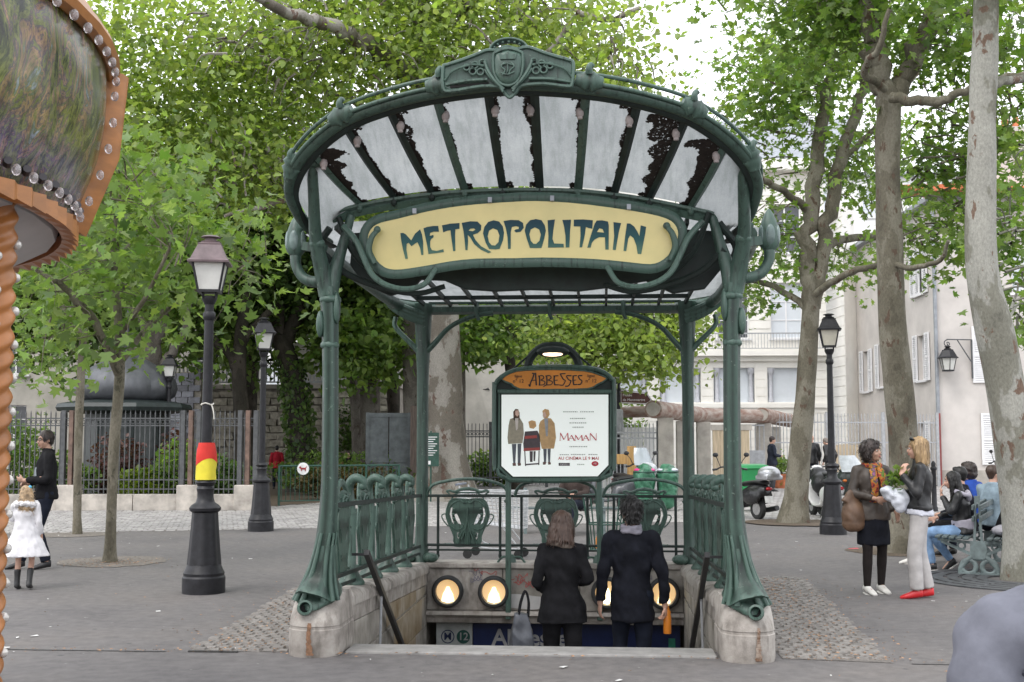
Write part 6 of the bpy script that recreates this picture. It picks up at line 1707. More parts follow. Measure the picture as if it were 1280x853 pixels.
TREE_N = {}
CAMP = np.array([.58, -9.55, 1.7])
def build_tree(name, label, key, bk, lf, nclus, per, size, kind, sig=.32, nleaf=0, limb_label=None, group=None, twig=.008, cat='tree', shell=.45, seed=None):
    tp, limbs, crowns = TREES[key]
    rg = np.random.default_rng(seed or (abs(hash(key)) % 1 + len(key) * 37 + int(tp[0][0] * 100) % 977))
    if tp[0][2] > .02: tp = [(tp[0][0], tp[0][1], -.05, tp[0][3] * 1.12)] + tp
    base = Vector((tp[0][0], tp[0][1], 0))
    t = thing(name, label, cat, base, 0, group)
    def loc(p): return (p[0] - base.x, p[1] - base.y, p[2])
    C = cr([loc(p) + (p[3],) for p in tp], 5)
    mb = MB(); N = len(C); nn = 20 if tp[0][3] > .15 else 12
    P = [Vector(c[:3]) for c in C]; rr = [c[3] * {'leaning_plane': .74, 'tall_plane': .84, 'pale_plane': .9, 'young_left': .8, 'slim_left': .8}.get(key, 1) for c in C]
    # root flare and knots: push the ring radius about
    vs = []; ph0 = rg.uniform(0, 6)
    for i in range(N):
        for k in range(nn):
            a = 2 * PI * k / nn
            nz = mnoise.noise(Vector((math.cos(a) * 1.2 + base.x, math.sin(a) * 1.2, P[i].z * 1.4)))
            q = 1 + .10 * nz + (.22 * max(0, 1 - P[i].z / (rr[i] * 2.2)) * (1 + .5 * math.cos(a * 3 + ph0)) if P[i].z < rr[i] * 2.2 else 0)
            vs.append((P[i].x + rr[i] * q * math.cos(a), P[i].y + rr[i] * q * math.sin(a), P[i].z))
    mb.add(vs, [(i * nn + k, i * nn + (k + 1) % nn, (i + 1) * nn + (k + 1) % nn, (i + 1) * nn + k) for i in range(N - 1) for k in range(nn)])
    mb.build('trunk', bk, t, angle=70)
    skel = [tuple(c) for c in C[int(N * .45):]]
    for L in limbs:
        LC = cr([loc(p) + (p[3],) for p in L], 5); wob = []
        for i, c in enumerate(LC):
            w = .35 * min(1, i / 4) * c[3] * 3
            wob.append((c[0] + w * mnoise.noise(Vector((i * .7, L[0][0], 1))), c[1] + w * mnoise.noise(Vector((i * .7, L[0][0], 5))), c[2] + w * mnoise.noise(Vector((i * .7, L[0][0], 9))), c[3]))
        b = MB(); b.tube([c[:3] for c in wob], [c[3] for c in wob], 9); b.build('branch', bk, t, angle=70)
        skel += wob
    CC = in_crown([(c[0] - base.x, c[1] - base.y, c[2], c[3], c[4], c[5]) for c in crowns], nclus, rg, shell)
    # each clump on its own twig from the nearest limb
    SK = np.array(skel); tw = MB(); used = 0
    for c in CC:
        d = np.linalg.norm(SK[:, :3] - c - np.array([0, 0, .25]), axis=1); j = int(np.argmin(d))
        if d[j] < .12 or d[j] > 2.6 or (rg.random() < .25 and nclus > 200): continue
        a = SK[j, :3]
        if d[j] > .75: a = c + (a - c) * (.75 / d[j]) + rg.normal(0, .12, 3)
        m_ = (a + c) / 2 + np.array([rg.normal(0, .12), rg.normal(0, .12), d[j] * .08])
        r0 = min(SK[j, 3] * .6, twig * (1 + d[j] * .9)); tw.tube(cr([tuple(a), tuple(m_), tuple(c)], 3), [r0, r0 * .8, r0 * .65, r0 * .55, r0 * .4, r0 * .3, r0 * .2], 4, cap=False)
    tw.build('twig', bk, t, kind='stuff', fix=False)
    off = rg.normal(size=(nclus, per, 3)) * np.array([sig, sig, sig * .5])
    PP = (CC[:, None] + off).reshape(-1, 3)
    if nleaf:
        dist = np.linalg.norm(PP + np.array(base) - CAMP, axis=1); order = np.argsort(dist)
        big = order[::3][:nleaf]; rest = np.setdiff1d(np.arange(len(PP)), big)
        tv, tf = leaf_template('plane'); protos = []
        for q in range(4):
            l = MB(); l.add([(x * (1 + .1 * q), y, z * (1 + .8 * q)) for x, y, z in tv], tf); me = l.mesh('leaf', False, fix=False); me.materials.append(lf); protos.append(me)
        Xv, Yv, Zv, s = leaf_frames(len(big), size, rg)
        for i, q in enumerate(big):
            o = bpy.data.objects.new('leaf', protos[i % 4]); COL.objects.link(o); o.parent = t
            M = Matrix((Vector(Xv[i]), Vector(Yv[i]), Vector(Zv[i]))).transposed().to_4x4() * 1.0
            M = M @ Matrix.Scale(float(s[i]), 4); M.translation = Vector(PP[q]); o.matrix_local = M
        PP = PP[rest]
    link('foliage', leaf_mesh('foliage', PP, size, kind, rg), lf, t, kind='stuff')
    return t

build_tree('young_plane_tree', 'slender knobbly young plane tree left of the red and yellow wrapped lamp', 'young_left', B_YOUNG, LF_YOUNG, 150, 16, .135, 'plane', .46, 280)
build_tree('young_plane_tree', 'thin straight young tree left of the knobbly one, before the domed kiosk', 'slim_left', B_YOUNG, LF_YOUNG, 120, 18, .13, 'plane', .5, 150)
build_tree('big_plane_tree', 'massive old plane tree with mottled grey trunk rising behind the metro entrance', 'big_plane', B_BIG, LF_BRIGHT, 1380, 29, .15, 'mid', .62, twig=.014)
build_tree('leaning_plane_tree', 'leaning forked plane tree beside the white scooter', 'leaning_plane', B_PLANE, LF_MID, 330, 24, .118, 'plane', .42, 200, shell=.6)
build_tree('tall_plane_tree', 'tall olive barked plane tree behind the two talking women', 'tall_plane', B_PLANE, LF_MID, 340, 25, .112, 'plane', .42, 200, shell=.6)
build_tree('pale_plane_tree', 'smooth pale plane tree with rusty bark patches at the right edge by the bench', 'pale_plane', B_PALE, LF_MID, 85, 26, .11, 'plane', .28, 150)
build_tree('ivy_clad_tree', 'dark garden tree with ivy on its trunk, right of the second lamp post', 'ivy_tree', B_DARK, LF_DARK, 560, 30, .19, 'mid', .7, twig=.014)
build_tree('dark_garden_tree', 'black trunked garden tree just left of the second lamp post', 'dark_trunk', B_DARK, LF_MID, 430, 30, .19, 'mid', .7, twig=.014)
build_tree('pale_forked_tree', 'pale slim garden tree bending left in front of the rendered wall', 'pale_fork', B_GREY, LF_MID, 230, 26, .22, 'mid', .5)
build_tree('brown_garden_tree', 'stout brown leaning trunk between the pale slim tree and the garden gate', 'brown_trunk', B_GREY, LF_MID, 330, 26, .22, 'mid', .5)
build_tree('bent_garden_tree', 'crooked dark stem rising just behind the garden gate', 'bent_trunk', B_DARK, LF_MID, 90, 26, .2, 'mid', .45)
build_tree('grey_garden_tree', 'grey trunk straight behind the left rear post of the entrance', 'stout_trunk', B_GREY, LF_MID, 230, 26, .22, 'mid', .5)
build_tree('kiosk_tree', 'many stemmed grey tree between the domed kiosk and the third lamp', 'garden_left', B_GREY, LF_MID, 380, 28, .18, 'mid', .65)
build_tree('slim_tree', 'slim sapling right beside the massive plane trunk', 'slim_centre', B_GREY, LF_MID, 120, 24, .18, 'mid', .35)
build_tree('dark_leaning_tree', 'dark leaning tree above the left top corner of the poster board', 'behind_board', B_DARK, LF_MID, 110, 24, .19, 'mid', .4)
build_tree('pole_like_tree', 'straight thin tree behind the right of the poster board with fresh green crown', 'pole_trunk', B_GREY, LF_BRIGHT, 330, 26, .145, 'mid', .45)

# leafy backdrop further back in the garden: separate trees whose trunks hide behind the nearer ones
def crown_tree(label, x, y, h, rx, rz, lf, nclus=420, bk=None, size=.3):
    TREES['_'] = ([(x, y, 0, .3), (x + .1, y, h * .3, .24), (x, y, h * .6, .16), (x, y, h * .85, .07)],
                  [[(x, y, h * .4, .13), (x + s * rx * .5, y, h * .6, .08), (x + s * rx * .8, y, h * .75, .03)] for s in (-1, 1)],
                  [(x, y, h * .72, rx, rx, rz), (x - rx * .5, y, h * .55, rx * .7, rx * .7, rz * .6), (x + rx * .5, y, h * .58, rx * .7, rx * .7, rz * .6)])
    build_tree('garden_tree', label, '_', bk or B_DARK, lf, nclus, 26, size, 'simple', .75, twig=.02, seed=int(abs(x) * 100))
crown_tree('deep green background tree above the domed kiosk roof', -17.5, 33, 13, 3.6, 5, LF_DARK, 520)
crown_tree('deep green background tree behind the left lamp lantern', -12.6, 34.5, 14, 3.4, 5.5, LF_DARK, 520)
crown_tree('deep green background tree directly above the rubble wall', -9.0, 44, 15, 3.8, 6, LF_DARK, 520)
crown_tree('far left background tree beside the carousel canopy', -21.5, 31, 13, 3.2, 5, LF_MID, 420)
crown_tree('bright background tree peeping left of the poster board', -4.6, 43, 13, 3.0, 5, LF_MID, 380)
crown_tree('far tree between the cream school and the house chimney', 15.3, 62, 13, 3.0, 4, LF_MID, 260)

def shrub(name, label, x, y, rx, ry, h, lf, n, size=.11, kind='mid', cat='shrub', group=None):
    t = thing(name, label, cat, (x, y, 0), 0, group); rg = np.random.default_rng(int(abs(x) * 91 + y * 7))
    st = MB(); tips = []
    for k in range(9):
        a = rg.uniform(0, 6.28); e = (rx * .6 * math.cos(a), ry * .6 * math.sin(a), h * rg.uniform(.55, .9)); tips.append(e)
        st.tube(cr([(e[0] * .1, e[1] * .1, -.02), (e[0] * .5, e[1] * .5, h * .4), e], 3), [.018, .005], 5)
    st.build('stem', B_GREY, t)
    d = rg.normal(size=(n, 3)); d /= np.linalg.norm(d, axis=1)[:, None]; r = rg.uniform(0, 1, n) ** .4
    P = d * r[:, None] * np.array([rx, ry, h * .52]); P[:, 2] += h * .52
    for i in range(n): P[i] *= 1 + .22 * mnoise.noise(Vector((P[i][0] * 2.3 + x, P[i][1] * 2.3, P[i][2] * 2.3)))
    P[:, 2] = np.maximum(P[:, 2], .04)
    link('foliage', leaf_mesh('foliage', P, size, kind, rg, droop=5), lf, t, kind='stuff')
    return t
LF_LIME = leafmat('leaf_lime', (.10, .15, .015), (.24, .30, .035), .45)
LF_RED = leafmat('leaf_purple', (.045, .018, .018), (.13, .06, .055), .35)
LF_BOX = leafmat('leaf_box', (.03, .055, .015), (.08, .12, .03), .3)
LF_BRN = leafmat('leaf_brown', (.06, .045, .02), (.13, .10, .045), .3)
shrub('shrub', 'mid green shrub filling the fence end by the dark jacketed man', -14.2, 19.6, 1.1, .8, 2.3, LF_MID, 2200)
shrub('shrub', 'tall airy green shrub at the far left behind the fence', -15.8, 20.6, 1.0, .8, 3.4, LF_MID, 2000)
shrub('shrub', 'green shrub at the foot of the kiosk behind the left slim tree', -12.7, 19.4, .9, .6, 1.3, LF_MID, 1700)
shrub('shrub', 'purple leaved shrub behind the iron fence', -11.6, 20.1, .8, .6, 1.75, LF_RED, 1500)
shrub('shrub', 'low lime yellow shrub behind the iron fence', -10.6, 19.2, .62, .5, 1.0, LF_LIME, 1500)
shrub('shrub', 'fresh green shrub between the lime shrub and the brown fence posts', -9.75, 19.5, .85, .6, 1.55, LF_MID, 2000)
shrub('shrub', 'small dark green shrub behind the wrapped lamp post', -8.6, 19.6, .7, .5, 1.2, LF_DARK, 1300)
shrub('shrub', 'rosy topped purple shrub right of the purple leaved one', -10.4, 20.8, .5, .45, 1.9, LF_RED, 800)
shrub('hedge', 'long low clipped hedge with brown base behind the green barrier', -6.3, 23.2, 1.7, .5, .95, LF_BRN, 3200, .08, cat='hedge')
shrub('hedge', 'bright green low hedge farther back in the garden', -6.8, 25.8, 2.6, .6, 1.25, LF_MID, 3600, .1, cat='hedge')
shrub('hedge', 'deep green hedge behind the dark fence right of the plane trunk', -3.0, 33.4, 1.8, .6, 1.2, LF_MID, 2600, .12, cat='hedge')
shrub('shrub', 'ivy heap climbing the rubble wall left of the rendered wall', -8.7, 35.6, .9, .4, 3.2, LF_DARK, 1800, .13)
shrub('shrub', 'green bush over the round beam left of the concrete pillars', 1.0, 26.4, 1.0, .6, 3.0, LF_MID, 1500, .13)
shrub('potted_plant', 'small leafy plant in the terracotta pot by the man in the padded jacket', 6.62, 31.9, .3, .3, 1.25, LF_MID, 420, .1, cat='plant')
t = thing('terracotta_pot', 'terracotta pot under the small leafy plant near the grey railing', 'pot', (6.62, 31.9, 0))
b_ = MB(); b_.lathe([(.2, 0), (.27, .42), (.3, .43), (.3, .5), (.25, .5), (.24, .4)], (0, 0, 0), 16); b_.build('pot_body', M_TILE, t)
# ivy on the dark trunk
rg = np.random.default_rng(5); n = 1500; a = rg.uniform(0, 6.28, n); z = rg.uniform(.2, 4.2, n)
tp = TREES['ivy_tree'][0]
cx_ = np.interp(z, [p[2] for p in tp], [p[0] for p in tp]); cy_ = np.interp(z, [p[2] for p in tp], [p[1] for p in tp])
P = np.stack([cx_ + .42 * np.cos(a) * rg.uniform(.8, 1.25, n), cy_ + .42 * np.sin(a) * rg.uniform(.8, 1.25, n), z], 1)
o = link('ivy', leaf_mesh('ivy', P, .13, 'mid', rg, droop=50), LF_DARK, None, kind='stuff'); tag(o, 'ivy climbing the dark trunk right of the second lamp post', 'ivy')
# garden ground behind the fence
mb = MB(); mb.add([(-30, 18.6, .01), (-7.9, 18.7, .01), (-7.4, 21, .01), (-4.4, 22.3, .01), (-4, 36.2, .01), (-30, 36.2, .01)], [tuple(range(6))])
struct(mb.build('garden_soil', M_SOIL, smooth=False))
# iron grate round the pale plane
gt_ = thing('tree_grate', 'round iron tree grate at the foot of the pale plane by the bench', 'tree grate', (5.6, 5.45, 0))
for r_ in (.45, .62, .79, .96, 1.13):
    t = MB(); t.tube([(r_ * math.cos(q * PI / 20), r_ * math.sin(q * PI / 20), .012) for q in range(40)], [(.055, .006)] * 40, 4, ref=(0, 0, 1), closed=True) if False else t.loft([[(rr * math.cos(q * PI / 20), rr * math.sin(q * PI / 20), z) for q in range(40)] for rr, z in ((r_ - .06, .004), (r_ - .06, .016), (r_ + .06, .016), (r_ + .06, .004))], cap=False)
    t.build('grate_ring', M_IRON, gt_, smooth=False)
t = MB()
for q in range(16):
    a = q * PI / 8; t.bar((.4 * math.cos(a), .4 * math.sin(a), .011), (1.2 * math.cos(a), 1.2 * math.sin(a), .011), .03, .012)
t.build('grate_spoke', M_IRON, gt_, smooth=False)
disc('manhole_cover', 5.62, 12.9, .42, M_CONC, .012)
# ------------------------------------------------------------------ street furniture
def lamp_post(name, label, x, y, hood, glass, s=1.0, rz=0.):
    t = thing(name, label, 'street lamp', (x, y, 0), rz, 'old lantern street lamps')
    b = MB(); b.lathe([(.235, 0), (.235, .17), (.222, .19), (.225, .22), (.20, .27), (.185, .31)], (0, 0, 0), 8 if False else 24); b.build('base', M_LIRON, t, angle=30)
    rings = []
    for r_, z in ((.183, .31), (.165, .5), (.148, .72), (.138, .88)):
        rings.append([(r_ * (1 + .035 * math.cos(8 * a)) * math.cos(a), r_ * (1 + .035 * math.cos(8 * a)) * math.sin(a), z) for a in [2 * PI * k / 48 for k in range(48)]])
    b = MB(); b.loft(rings); b.build('fluted_base', M_LIRON, t, angle=50)
    b = MB(); b.lathe([(.14, .88), (.17, .90), (.175, .93), (.15, .96), (.105, .99), (.09, 1.04), (.088, 1.10), (.10, 1.14), (.085, 1.17), (.10, 1.19), (.115, 1.21), (.10, 1.24), (.07, 1.26)], (0, 0, 0), 20); b.build('collar', M_LIRON, t, angle=40)
    b = MB(); b.tube([(0, 0, 1.22), (0, 0, 2.2), (0, 0, 3.24)], [.062, .056, .05], 14)
    b.lathe([(.055, 3.02), (.07, 3.05), (.07, 3.1), (.055, 3.12)], (0, 0, 0), 14); b.lathe([(.055, 3.2), (.085, 3.26), (.085, 3.29), (.05, 3.30)], (0, 0, 0), 14); b.build('shaft', M_LIRON, t, angle=40)
    b = MB()
    for k in range(4):
        a = PI / 4 + k * PI / 2
        b.tube(cr([(.05 * math.cos(a), .05 * math.sin(a), 3.24), (.10 * math.cos(a), .10 * math.sin(a), 3.29), (.10 * math.cos(a), .10 * math.sin(a), 3.345)], 4), .01, 6)
    b.build('lantern_fork', M_LIRON, t)
    sq = .41 * s
    g = MB(); g.lathe([(.30 * sq * 1.2, 0), (.455 * sq * 1.2, .70 * sq)], (0, 0, 3.35), 4, ph0=PI / 4); 
    g.build('glass', glass, t, smooth=False)
    m = MB()
    for k in range(4):
        a = k * PI / 2 + PI / 4; c, s_ = math.cos(a), math.sin(a)
        m.bar((.37 * sq * c, .37 * sq * s_, 3.35), (.555 * sq * c, .555 * sq * s_, 3.35 + .71 * sq), .018, .018)
    m.lathe([(.25 * sq, -.05 * sq), (.40 * sq, -.045 * sq), (.40 * sq, .025 * sq), (.36 * sq, .025 * sq)], (0, 0, 3.35), 4, ph0=PI / 4)
    m.build('cage', M_LIRON, t, smooth=False)
    m = MB(); m.lathe([(.54 * sq, .69 * sq), (.72 * sq, .69 * sq), (.73 * sq, .74 * sq), (.63 * sq, .79 * sq), (.40 * sq, 1.16 * sq), (.41 * sq, 1.20 * sq), (.26 * sq, 1.24 * sq)], (0, 0, 3.35), 4, ph0=PI / 4)
    h = m.build('hood', hood, t, smooth=False)
    m = MB(); m.lathe([(.22 * sq, 1.22 * sq), (.24 * sq, 1.28 * sq), (.15 * sq, 1.30 * sq), (.14 * sq, 1.35 * sq), (.26 * sq, 1.38 * sq), (.2 * sq, 1.42 * sq), (.02 * sq, 1.45 * sq)], (0, 0, 3.35), 12); m.build('finial', hood, h)
    return t
lamp_post('street_lamp', 'nearest left street lamp, brown hooded, wrapped in red and yellow cloth', -3.82, 3.6, M_LHOOD, M_LGLASS, 1.08, R(12))
lamp_post('street_lamp', 'second street lamp on the left, before the dark trunks and the dog barrier', -5.68, 12.3, M_LIRON, M_LGLASS, 1.0, R(20))
lamp_post('street_lamp', 'black street lamp on the right, beside the white scooter and the motorbike', 4.67, 12.35, M_LIRON, mat('lantern_glass_warm', (.58, .55, .46), .35, var=.12, scale=3), 1.0, R(-8))
lamp_post('street_lamp', 'farthest left street lamp in front of the slate clad wall', -11.0, 21.9, M_LIRON, M_LGLASS, 1.0, R(10))
lamp_post('street_lamp', 'distant street lamp seen just left of the poster board', -4.1, 38.4, M_LIRON, M_LGLASS, 1.0)
lamp_post('street_lamp', 'street lamp rising behind the right edge of the poster board', 1.05, 24.1, M_LHOOD, M_LGLASS, 1.0, R(15))
cw = thing('cloth_wrap', 'red and yellow cloth tied round the nearest left street lamp', 'cloth', (-3.82, 3.6, 1.24))
n = 26
def ringc(z, r0, seed):
    return [((r0 + .018 * mnoise.noise(Vector((math.cos(a) * 2, math.sin(a) * 2, z * 6 + seed)))) * math.cos(a), (r0 + .018 * mnoise.noise(Vector((math.cos(a) * 2 + 5, math.sin(a) * 2, z * 6 + seed)))) * math.sin(a), z) for a in [2 * PI * k / n for k in range(n)]]
def diag(k): return .15 + .09 * math.cos(2 * PI * k / n + .9)
t = MB(); t.loft([ringc(0, .115, 1), [(p[0], p[1], diag(k) * .5) for k, p in enumerate(ringc(.08, .113, 1))], [(p[0], p[1], diag(k)) for k, p in enumerate(ringc(.16, .112, 1))]], cap=False); t.build('yellow_cloth', mat('cloth_yellow', (.70, .60, .045), .8, var=.1), cw)
t = MB(); t.loft([[(p[0] * 1.015, p[1] * 1.015, diag(k) - .004) for k, p in enumerate(ringc(.16, .112, 1))], ringc(.26, .114, 2), ringc(.33, .105, 3), ringc(.41, .085, 4)], cap=False); t.build('red_cloth', mat('cloth_red', (.62, .035, .025), .8, var=.12), cw)
t = thing('string', 'white string knotted round the shaft of the nearest left street lamp', 'string', (-3.82, 3.6, 2.08))
b = MB(); b.tube([(.066 * math.cos(a), .066 * math.sin(a), .01 * math.sin(3 * a)) for a in [k * PI / 8 for k in range(16)]], .009, 5, closed=True); b.tube(cr([(.06, -.04, 0), (.09, -.06, -.08), (.10, -.06, -.17)], 4), .007, 5); b.build('loop', mat('string_white', (.62, .60, .54), .8), t)
# arrow sign and box on the lamp behind the board
t = thing('arrow_sign', 'brown arrow shaped direction sign with white lettering right of the poster board', 'sign', (1.1, 23.95, 2.83), R(4))
b = MB(); b.prism([(0, -.17), (.72, -.2), (.88, -.08), (.74, .12), (0, .22)], -.03, 0); b.build('sign_plate', mat('sign_brown', (.10, .035, .03), .4), t, smooth=False)
b = MB(); b.tube([(x, -.033, z) for x, z in ((.02, -.15), (.71, -.175), (.85, -.075), (.73, .1), (.02, .19))], .012, 4, closed=True); b.build('border', mat('sign_white', (0, 0, 0)), t)
for z, s_ in ((.06, .10), (-.07, .10)):
    text_mb('Musée' if z > 0 else 'de Montmartre', s_, FR(.06, -.034, z, 0), .001, 'LEFT').build('lettering', mat('sign_white', (0, 0, 0)), t, smooth=False)
t = thing('meter_box', 'rounded grey box fixed to the lamp post right of the poster board', 'box', (1.05, 23.9, 2.15))
b = MB(); b.box(-.2, .12, -.18, .1, -.35, .35); b.build('casing', M_IRONL, t, bevel=.06, seg=3)

# ---- carousel at the left edge
cr_t = thing('carousel', 'edge of a painted carousel with orange rim, glass bulbs and a twisted orange pole', 'carousel', (-3.88, -5.26, 0))
def paint():
    m, nt, b = nodes_of('carousel_painting'); v = coord(nt, 'Object')
    mp = nt.nodes.new('ShaderNodeMapping'); mp.inputs['Scale'].default_value = (1.5, 1.5, .8); mp.inputs['Rotation'].default_value = (.4, .5, .3); nt.links.new(v, mp.inputs['Vector'])
    n1 = noise(nt, 5.5, 9, .72, mp.outputs[0]); n2 = noise(nt, 16, 6, .7, mp.outputs[0], (1, 1, .35)); n1.inputs['Distortion'].default_value = .9; n3 = noise(nt, 1.1, 3, .5, v)
    sx = nt.nodes.new('ShaderNodeSeparateXYZ'); nt.links.new(v, sx.inputs[0])
    mr = nt.nodes.new('ShaderNodeMapRange'); mr.inputs['From Min'].default_value = 2.65; mr.inputs['From Max'].default_value = 3.35; nt.links.new(sx.outputs['Z'], mr.inputs['Value'])
    ad = sock(nt, 'ShaderNodeMath', operation='MULTIPLY_ADD'); nt.links.new(n3.outputs['Fac'], ad.inputs[0]); ad.inputs[1].default_value = .7; nt.links.new(mr.outputs[0], ad.inputs[2])
    bands = ramp(nt, ad.outputs[0], [(.25, (.36, .22, .13)), (.42, (.07, .045, .10)), (.55, (.15, .13, .27)), (.7, (.10, .13, .03)), (.9, (.05, .06, .02)), (1.0, (.02, .02, .016))])
    sp = ramp(nt, n1.outputs['Fac'], [(.38, (.015, .015, .012)), (.44, (.06, .08, .02)), (.49, (.24, .26, .06)), (.53, (.07, .05, .11)), (.57, (.45, .27, .14)), (.61, (.10, .14, .04)), (.68, (.34, .38, .46))])
    c = mixc(nt, .6, bands.outputs[0], sp.outputs[0])
    c = mixc(nt, 1., c, ramp(nt, n2.outputs['Fac'], [(.3, .35), (.7, 1.5)]).outputs[0], 'MULTIPLY')
    nt.links.new(c, b.inputs['Base Color']); b.inputs['Roughness'].default_value = .22; b.inputs['Specular IOR Level'].default_value = .35
    return m
M_PAINT = paint()
M_ORNG = mat('carousel_orange', (.33, .13, .03), .38, var=.2, scale=5, stretch=(1, 1, 3))
M_CREAM = mat('carousel_soffit', (.40, .40, .41), .5, var=.12, scale=1.5)
M_BULB = mat('bulb_glass', (.80, .74, .74), .06, var=.15, scale=60, spec=.8); M_BULB.node_tree.nodes['Principled BSDF'].inputs['Transmission Weight'].default_value = .75
M_BULBH = mat('bulb_socket', (.03, .025, .03), .5)
NP = 8; RB, RT, ZB, ZT = 2.24, 2.38, 2.66, 3.36
ph = R(24.5)
bm_ = MB(); bm_.sphere((0, 0, 0), (.018, .018, .023), 10, 7); ME_BULB = bm_.mesh('bulb'); ME_BULB.materials.append(M_BULB)
def bulb(p, par=cr_t):
    o = bpy.data.objects.new('bulb', ME_BULB); COL.objects.link(o); o.parent = par; o.location = p
for k in range(NP):
    a0, a1 = ph + 2 * PI * k / NP, ph + 2 * PI * (k + 1) / NP
    b0 = Vector((RB * math.cos(a0), RB * math.sin(a0), ZB)); b1 = Vector((RB * math.cos(a1), RB * math.sin(a1), ZB)); c0 = Vector((RT * math.cos(a0), RT * math.sin(a0), ZT)); c1 = Vector((RT * math.cos(a1), RT * math.sin(a1), ZT))
    out = Vector((math.cos((a0 + a1) / 2), math.sin((a0 + a1) / 2), 0))
    def Q(u, v, d=0.):
        a = a0 + (a1 - a0) * u; r = RB + (RT - RB) * v + .05 * math.sin(PI * max(0, min(1, v))) + d
        return Vector((r * math.cos(a), r * math.sin(a), ZB + (ZT - ZB) * v))
    t = MB(); g = 7; t.add([Q(i / g, j / g, .02 + .03 * math.sin(PI * i / g) * math.sin(PI * j / g)) for j in range(g + 1) for i in range(g + 1)], [(j * (g + 1) + i, j * (g + 1) + i + 1, (j + 1) * (g + 1) + i + 1, (j + 1) * (g + 1) + i) for j in range(g) for i in range(g)]); t.build('painted_panel', M_PAINT, cr_t)
    t = MB(); t.tube([Q(0, -.02, .02), Q(0, .5, .03), Q(0, 1.04, .035)], [(.085, .04)] * 3, 6, ref=out); t.build('corner_moulding', M_ORNG, cr_t, angle=50)
    t = MB(); t.tube([Q(q / 8, 1.03, .03) for q in range(9)], .045, 8); t.tube([Q(q / 8, 1.12, -.03) for q in range(9)], .045, 8); t.build('top_rim', M_ORNG, cr_t)
    nb = 13
    vis = k in (0, 1, 6, 7)
    for i in range(nb):
        u = (i + .5) / nb
        t = MB() if i == 0 else t
        if vis: bulb(Q(u, .045, .05)); bulb(Q(u, .955, .06))
    if vis:
        for j in range(5): bulb(Q(.045, .15 + j * .175, .055)); bulb(Q(.955, .15 + j * .175, .055))
    for i in range(nb if vis else 0):
        t = MB(); t.tube([Q((i + .5) / nb - .02, .06, .03), Q((i + .5) / nb - .035, .075, .045)], .016, 8); t.build('socket', M_BULBH, cr_t)
    for i in range(nb):
        u0, u1 = i / nb, (i + 1) / nb; um = (u0 + u1) / 2
        t = MB(); A, B, Cc = Q(u0, -.01, .035), Q(u1, -.01, .035), Q(um, -.01, .06)
        dn = Vector((0, 0, -.075))
        t.add([A, Cc, B, A + dn * .75, Cc + dn, B + dn * .75, A - out * .05, B - out * .05, A + dn * .75 - out * .05, B + dn * .75 - out * .05], [(0, 1, 4, 3), (1, 2, 5, 4), (0, 6, 7, 2, 1), (3, 4, 5, 9, 8), (0, 3, 8, 6), (2, 7, 9, 5), (6, 8, 9, 7)])
        t.build('scallop', M_ORNG, cr_t, smooth=False)
t = MB(); t.lathe([(RB - .02, ZB + .01), (RB - .04, ZB - .06), (1.9, ZB - .22), (1.55, ZB - .2), (1.2, ZB - .05), (.2, ZB + .25)], (0, 0, 0), 40); t.build('soffit', M_CREAM, cr_t, angle=25)
t = MB(); t.lathe([(RT, ZT + .1), (1.5, 4.0), (.1, 4.6)], (0, 0, 0), 24); t.build('roof', M_ORNG, cr_t)
t = MB(); t.sphere((1.93, -.28, ZB - .22), (.10, .09, .08), 10, 8); t.build('speaker', M_BULBH, cr_t)
t = MB(); t.lathe([(2.0, .02), (2.0, .22), (.1, .24)], (0, 0, 0), 36); t.build('floor', M_ORNG, cr_t)
# twisted pole studded with bulbs
px_, py_ = 2.105, .165
rings = []
for i in range(300):
    z = .2 + i * .0082; rings.append([((.082 * (1 + .10 * math.cos(3 * a - i * .66))) * math.cos(a) + px_, (.082 * (1 + .10 * math.cos(3 * a - i * .66))) * math.sin(a) + py_, z) for a in [2 * PI * q / 26 for q in range(26)]])
t = MB(); t.loft(rings); pole = t.build('twisted_pole', mat('pole_orange', (.30, .115, .03), .4, var=.25, scale=4), cr_t, angle=70)
bm_ = MB(); bm_.sphere((0, 0, 0), (.020, .020, .020), 10, 7); mb2 = bm_.mesh('bulb'); mb2.materials.append(mat('bulb_cap', (.52, .50, .47), .25, .3, var=.2, scale=40))
for i in range(17):
    z = .3 + i * .131
    for a in (-.9, 2.2, .65):
        o = bpy.data.objects.new('bulb', mb2); COL.objects.link(o); o.parent = pole; o.location = (px_ + .086 * math.cos(a), py_ + .086 * math.sin(a), z + (.06 if a == .65 else 0))

# ---- bins, bags, cart, basket
t = thing('wheelie_bin', 'bright green wheelie bin beside the concrete pillar', 'bin', (4.05, 18.9, 0), R(10))
M_BIN = mat('bin_green', (.025, .27, .085), .45, var=.1, scale=3)
b = MB(); b.loft([[(-.24, -.2, .12), (.24, -.2, .12), (.24, .2, .12), (-.24, .2, .12)], [(-.3, -.27, 1.0), (.3, -.27, 1.0), (.3, .27, 1.0), (-.3, .27, 1.0)]]); b.build('body', M_BIN, t, smooth=False, bevel=.03)
b = MB(); b.loft([[(-.33, -.31, 1.0), (.33, -.31, 1.0), (.33, .3, 1.0), (-.33, .3, 1.0)], [(-.31, -.28, 1.08), (.31, -.28, 1.08), (.31, .27, 1.1), (-.31, .27, 1.1)]]); b.tube([(-.3, .34, 1.02), (.3, .34, 1.02)], .025, 8); b.build('lid', M_BIN, t, smooth=False, bevel=.015)
for x in (-.26, .26):
    b = MB(); b.tube([(x - .03, .2, .1), (x + .03, .2, .1)], .1, 16, ref=(0, 0, 1)); b.build('wheel', mat('rubber', (.02, .02, .02), .8), t)
M_BAG = mat('green_bag', (.02, .115, .06), .3, var=.25, scale=7, col2=(.08, .24, .15))
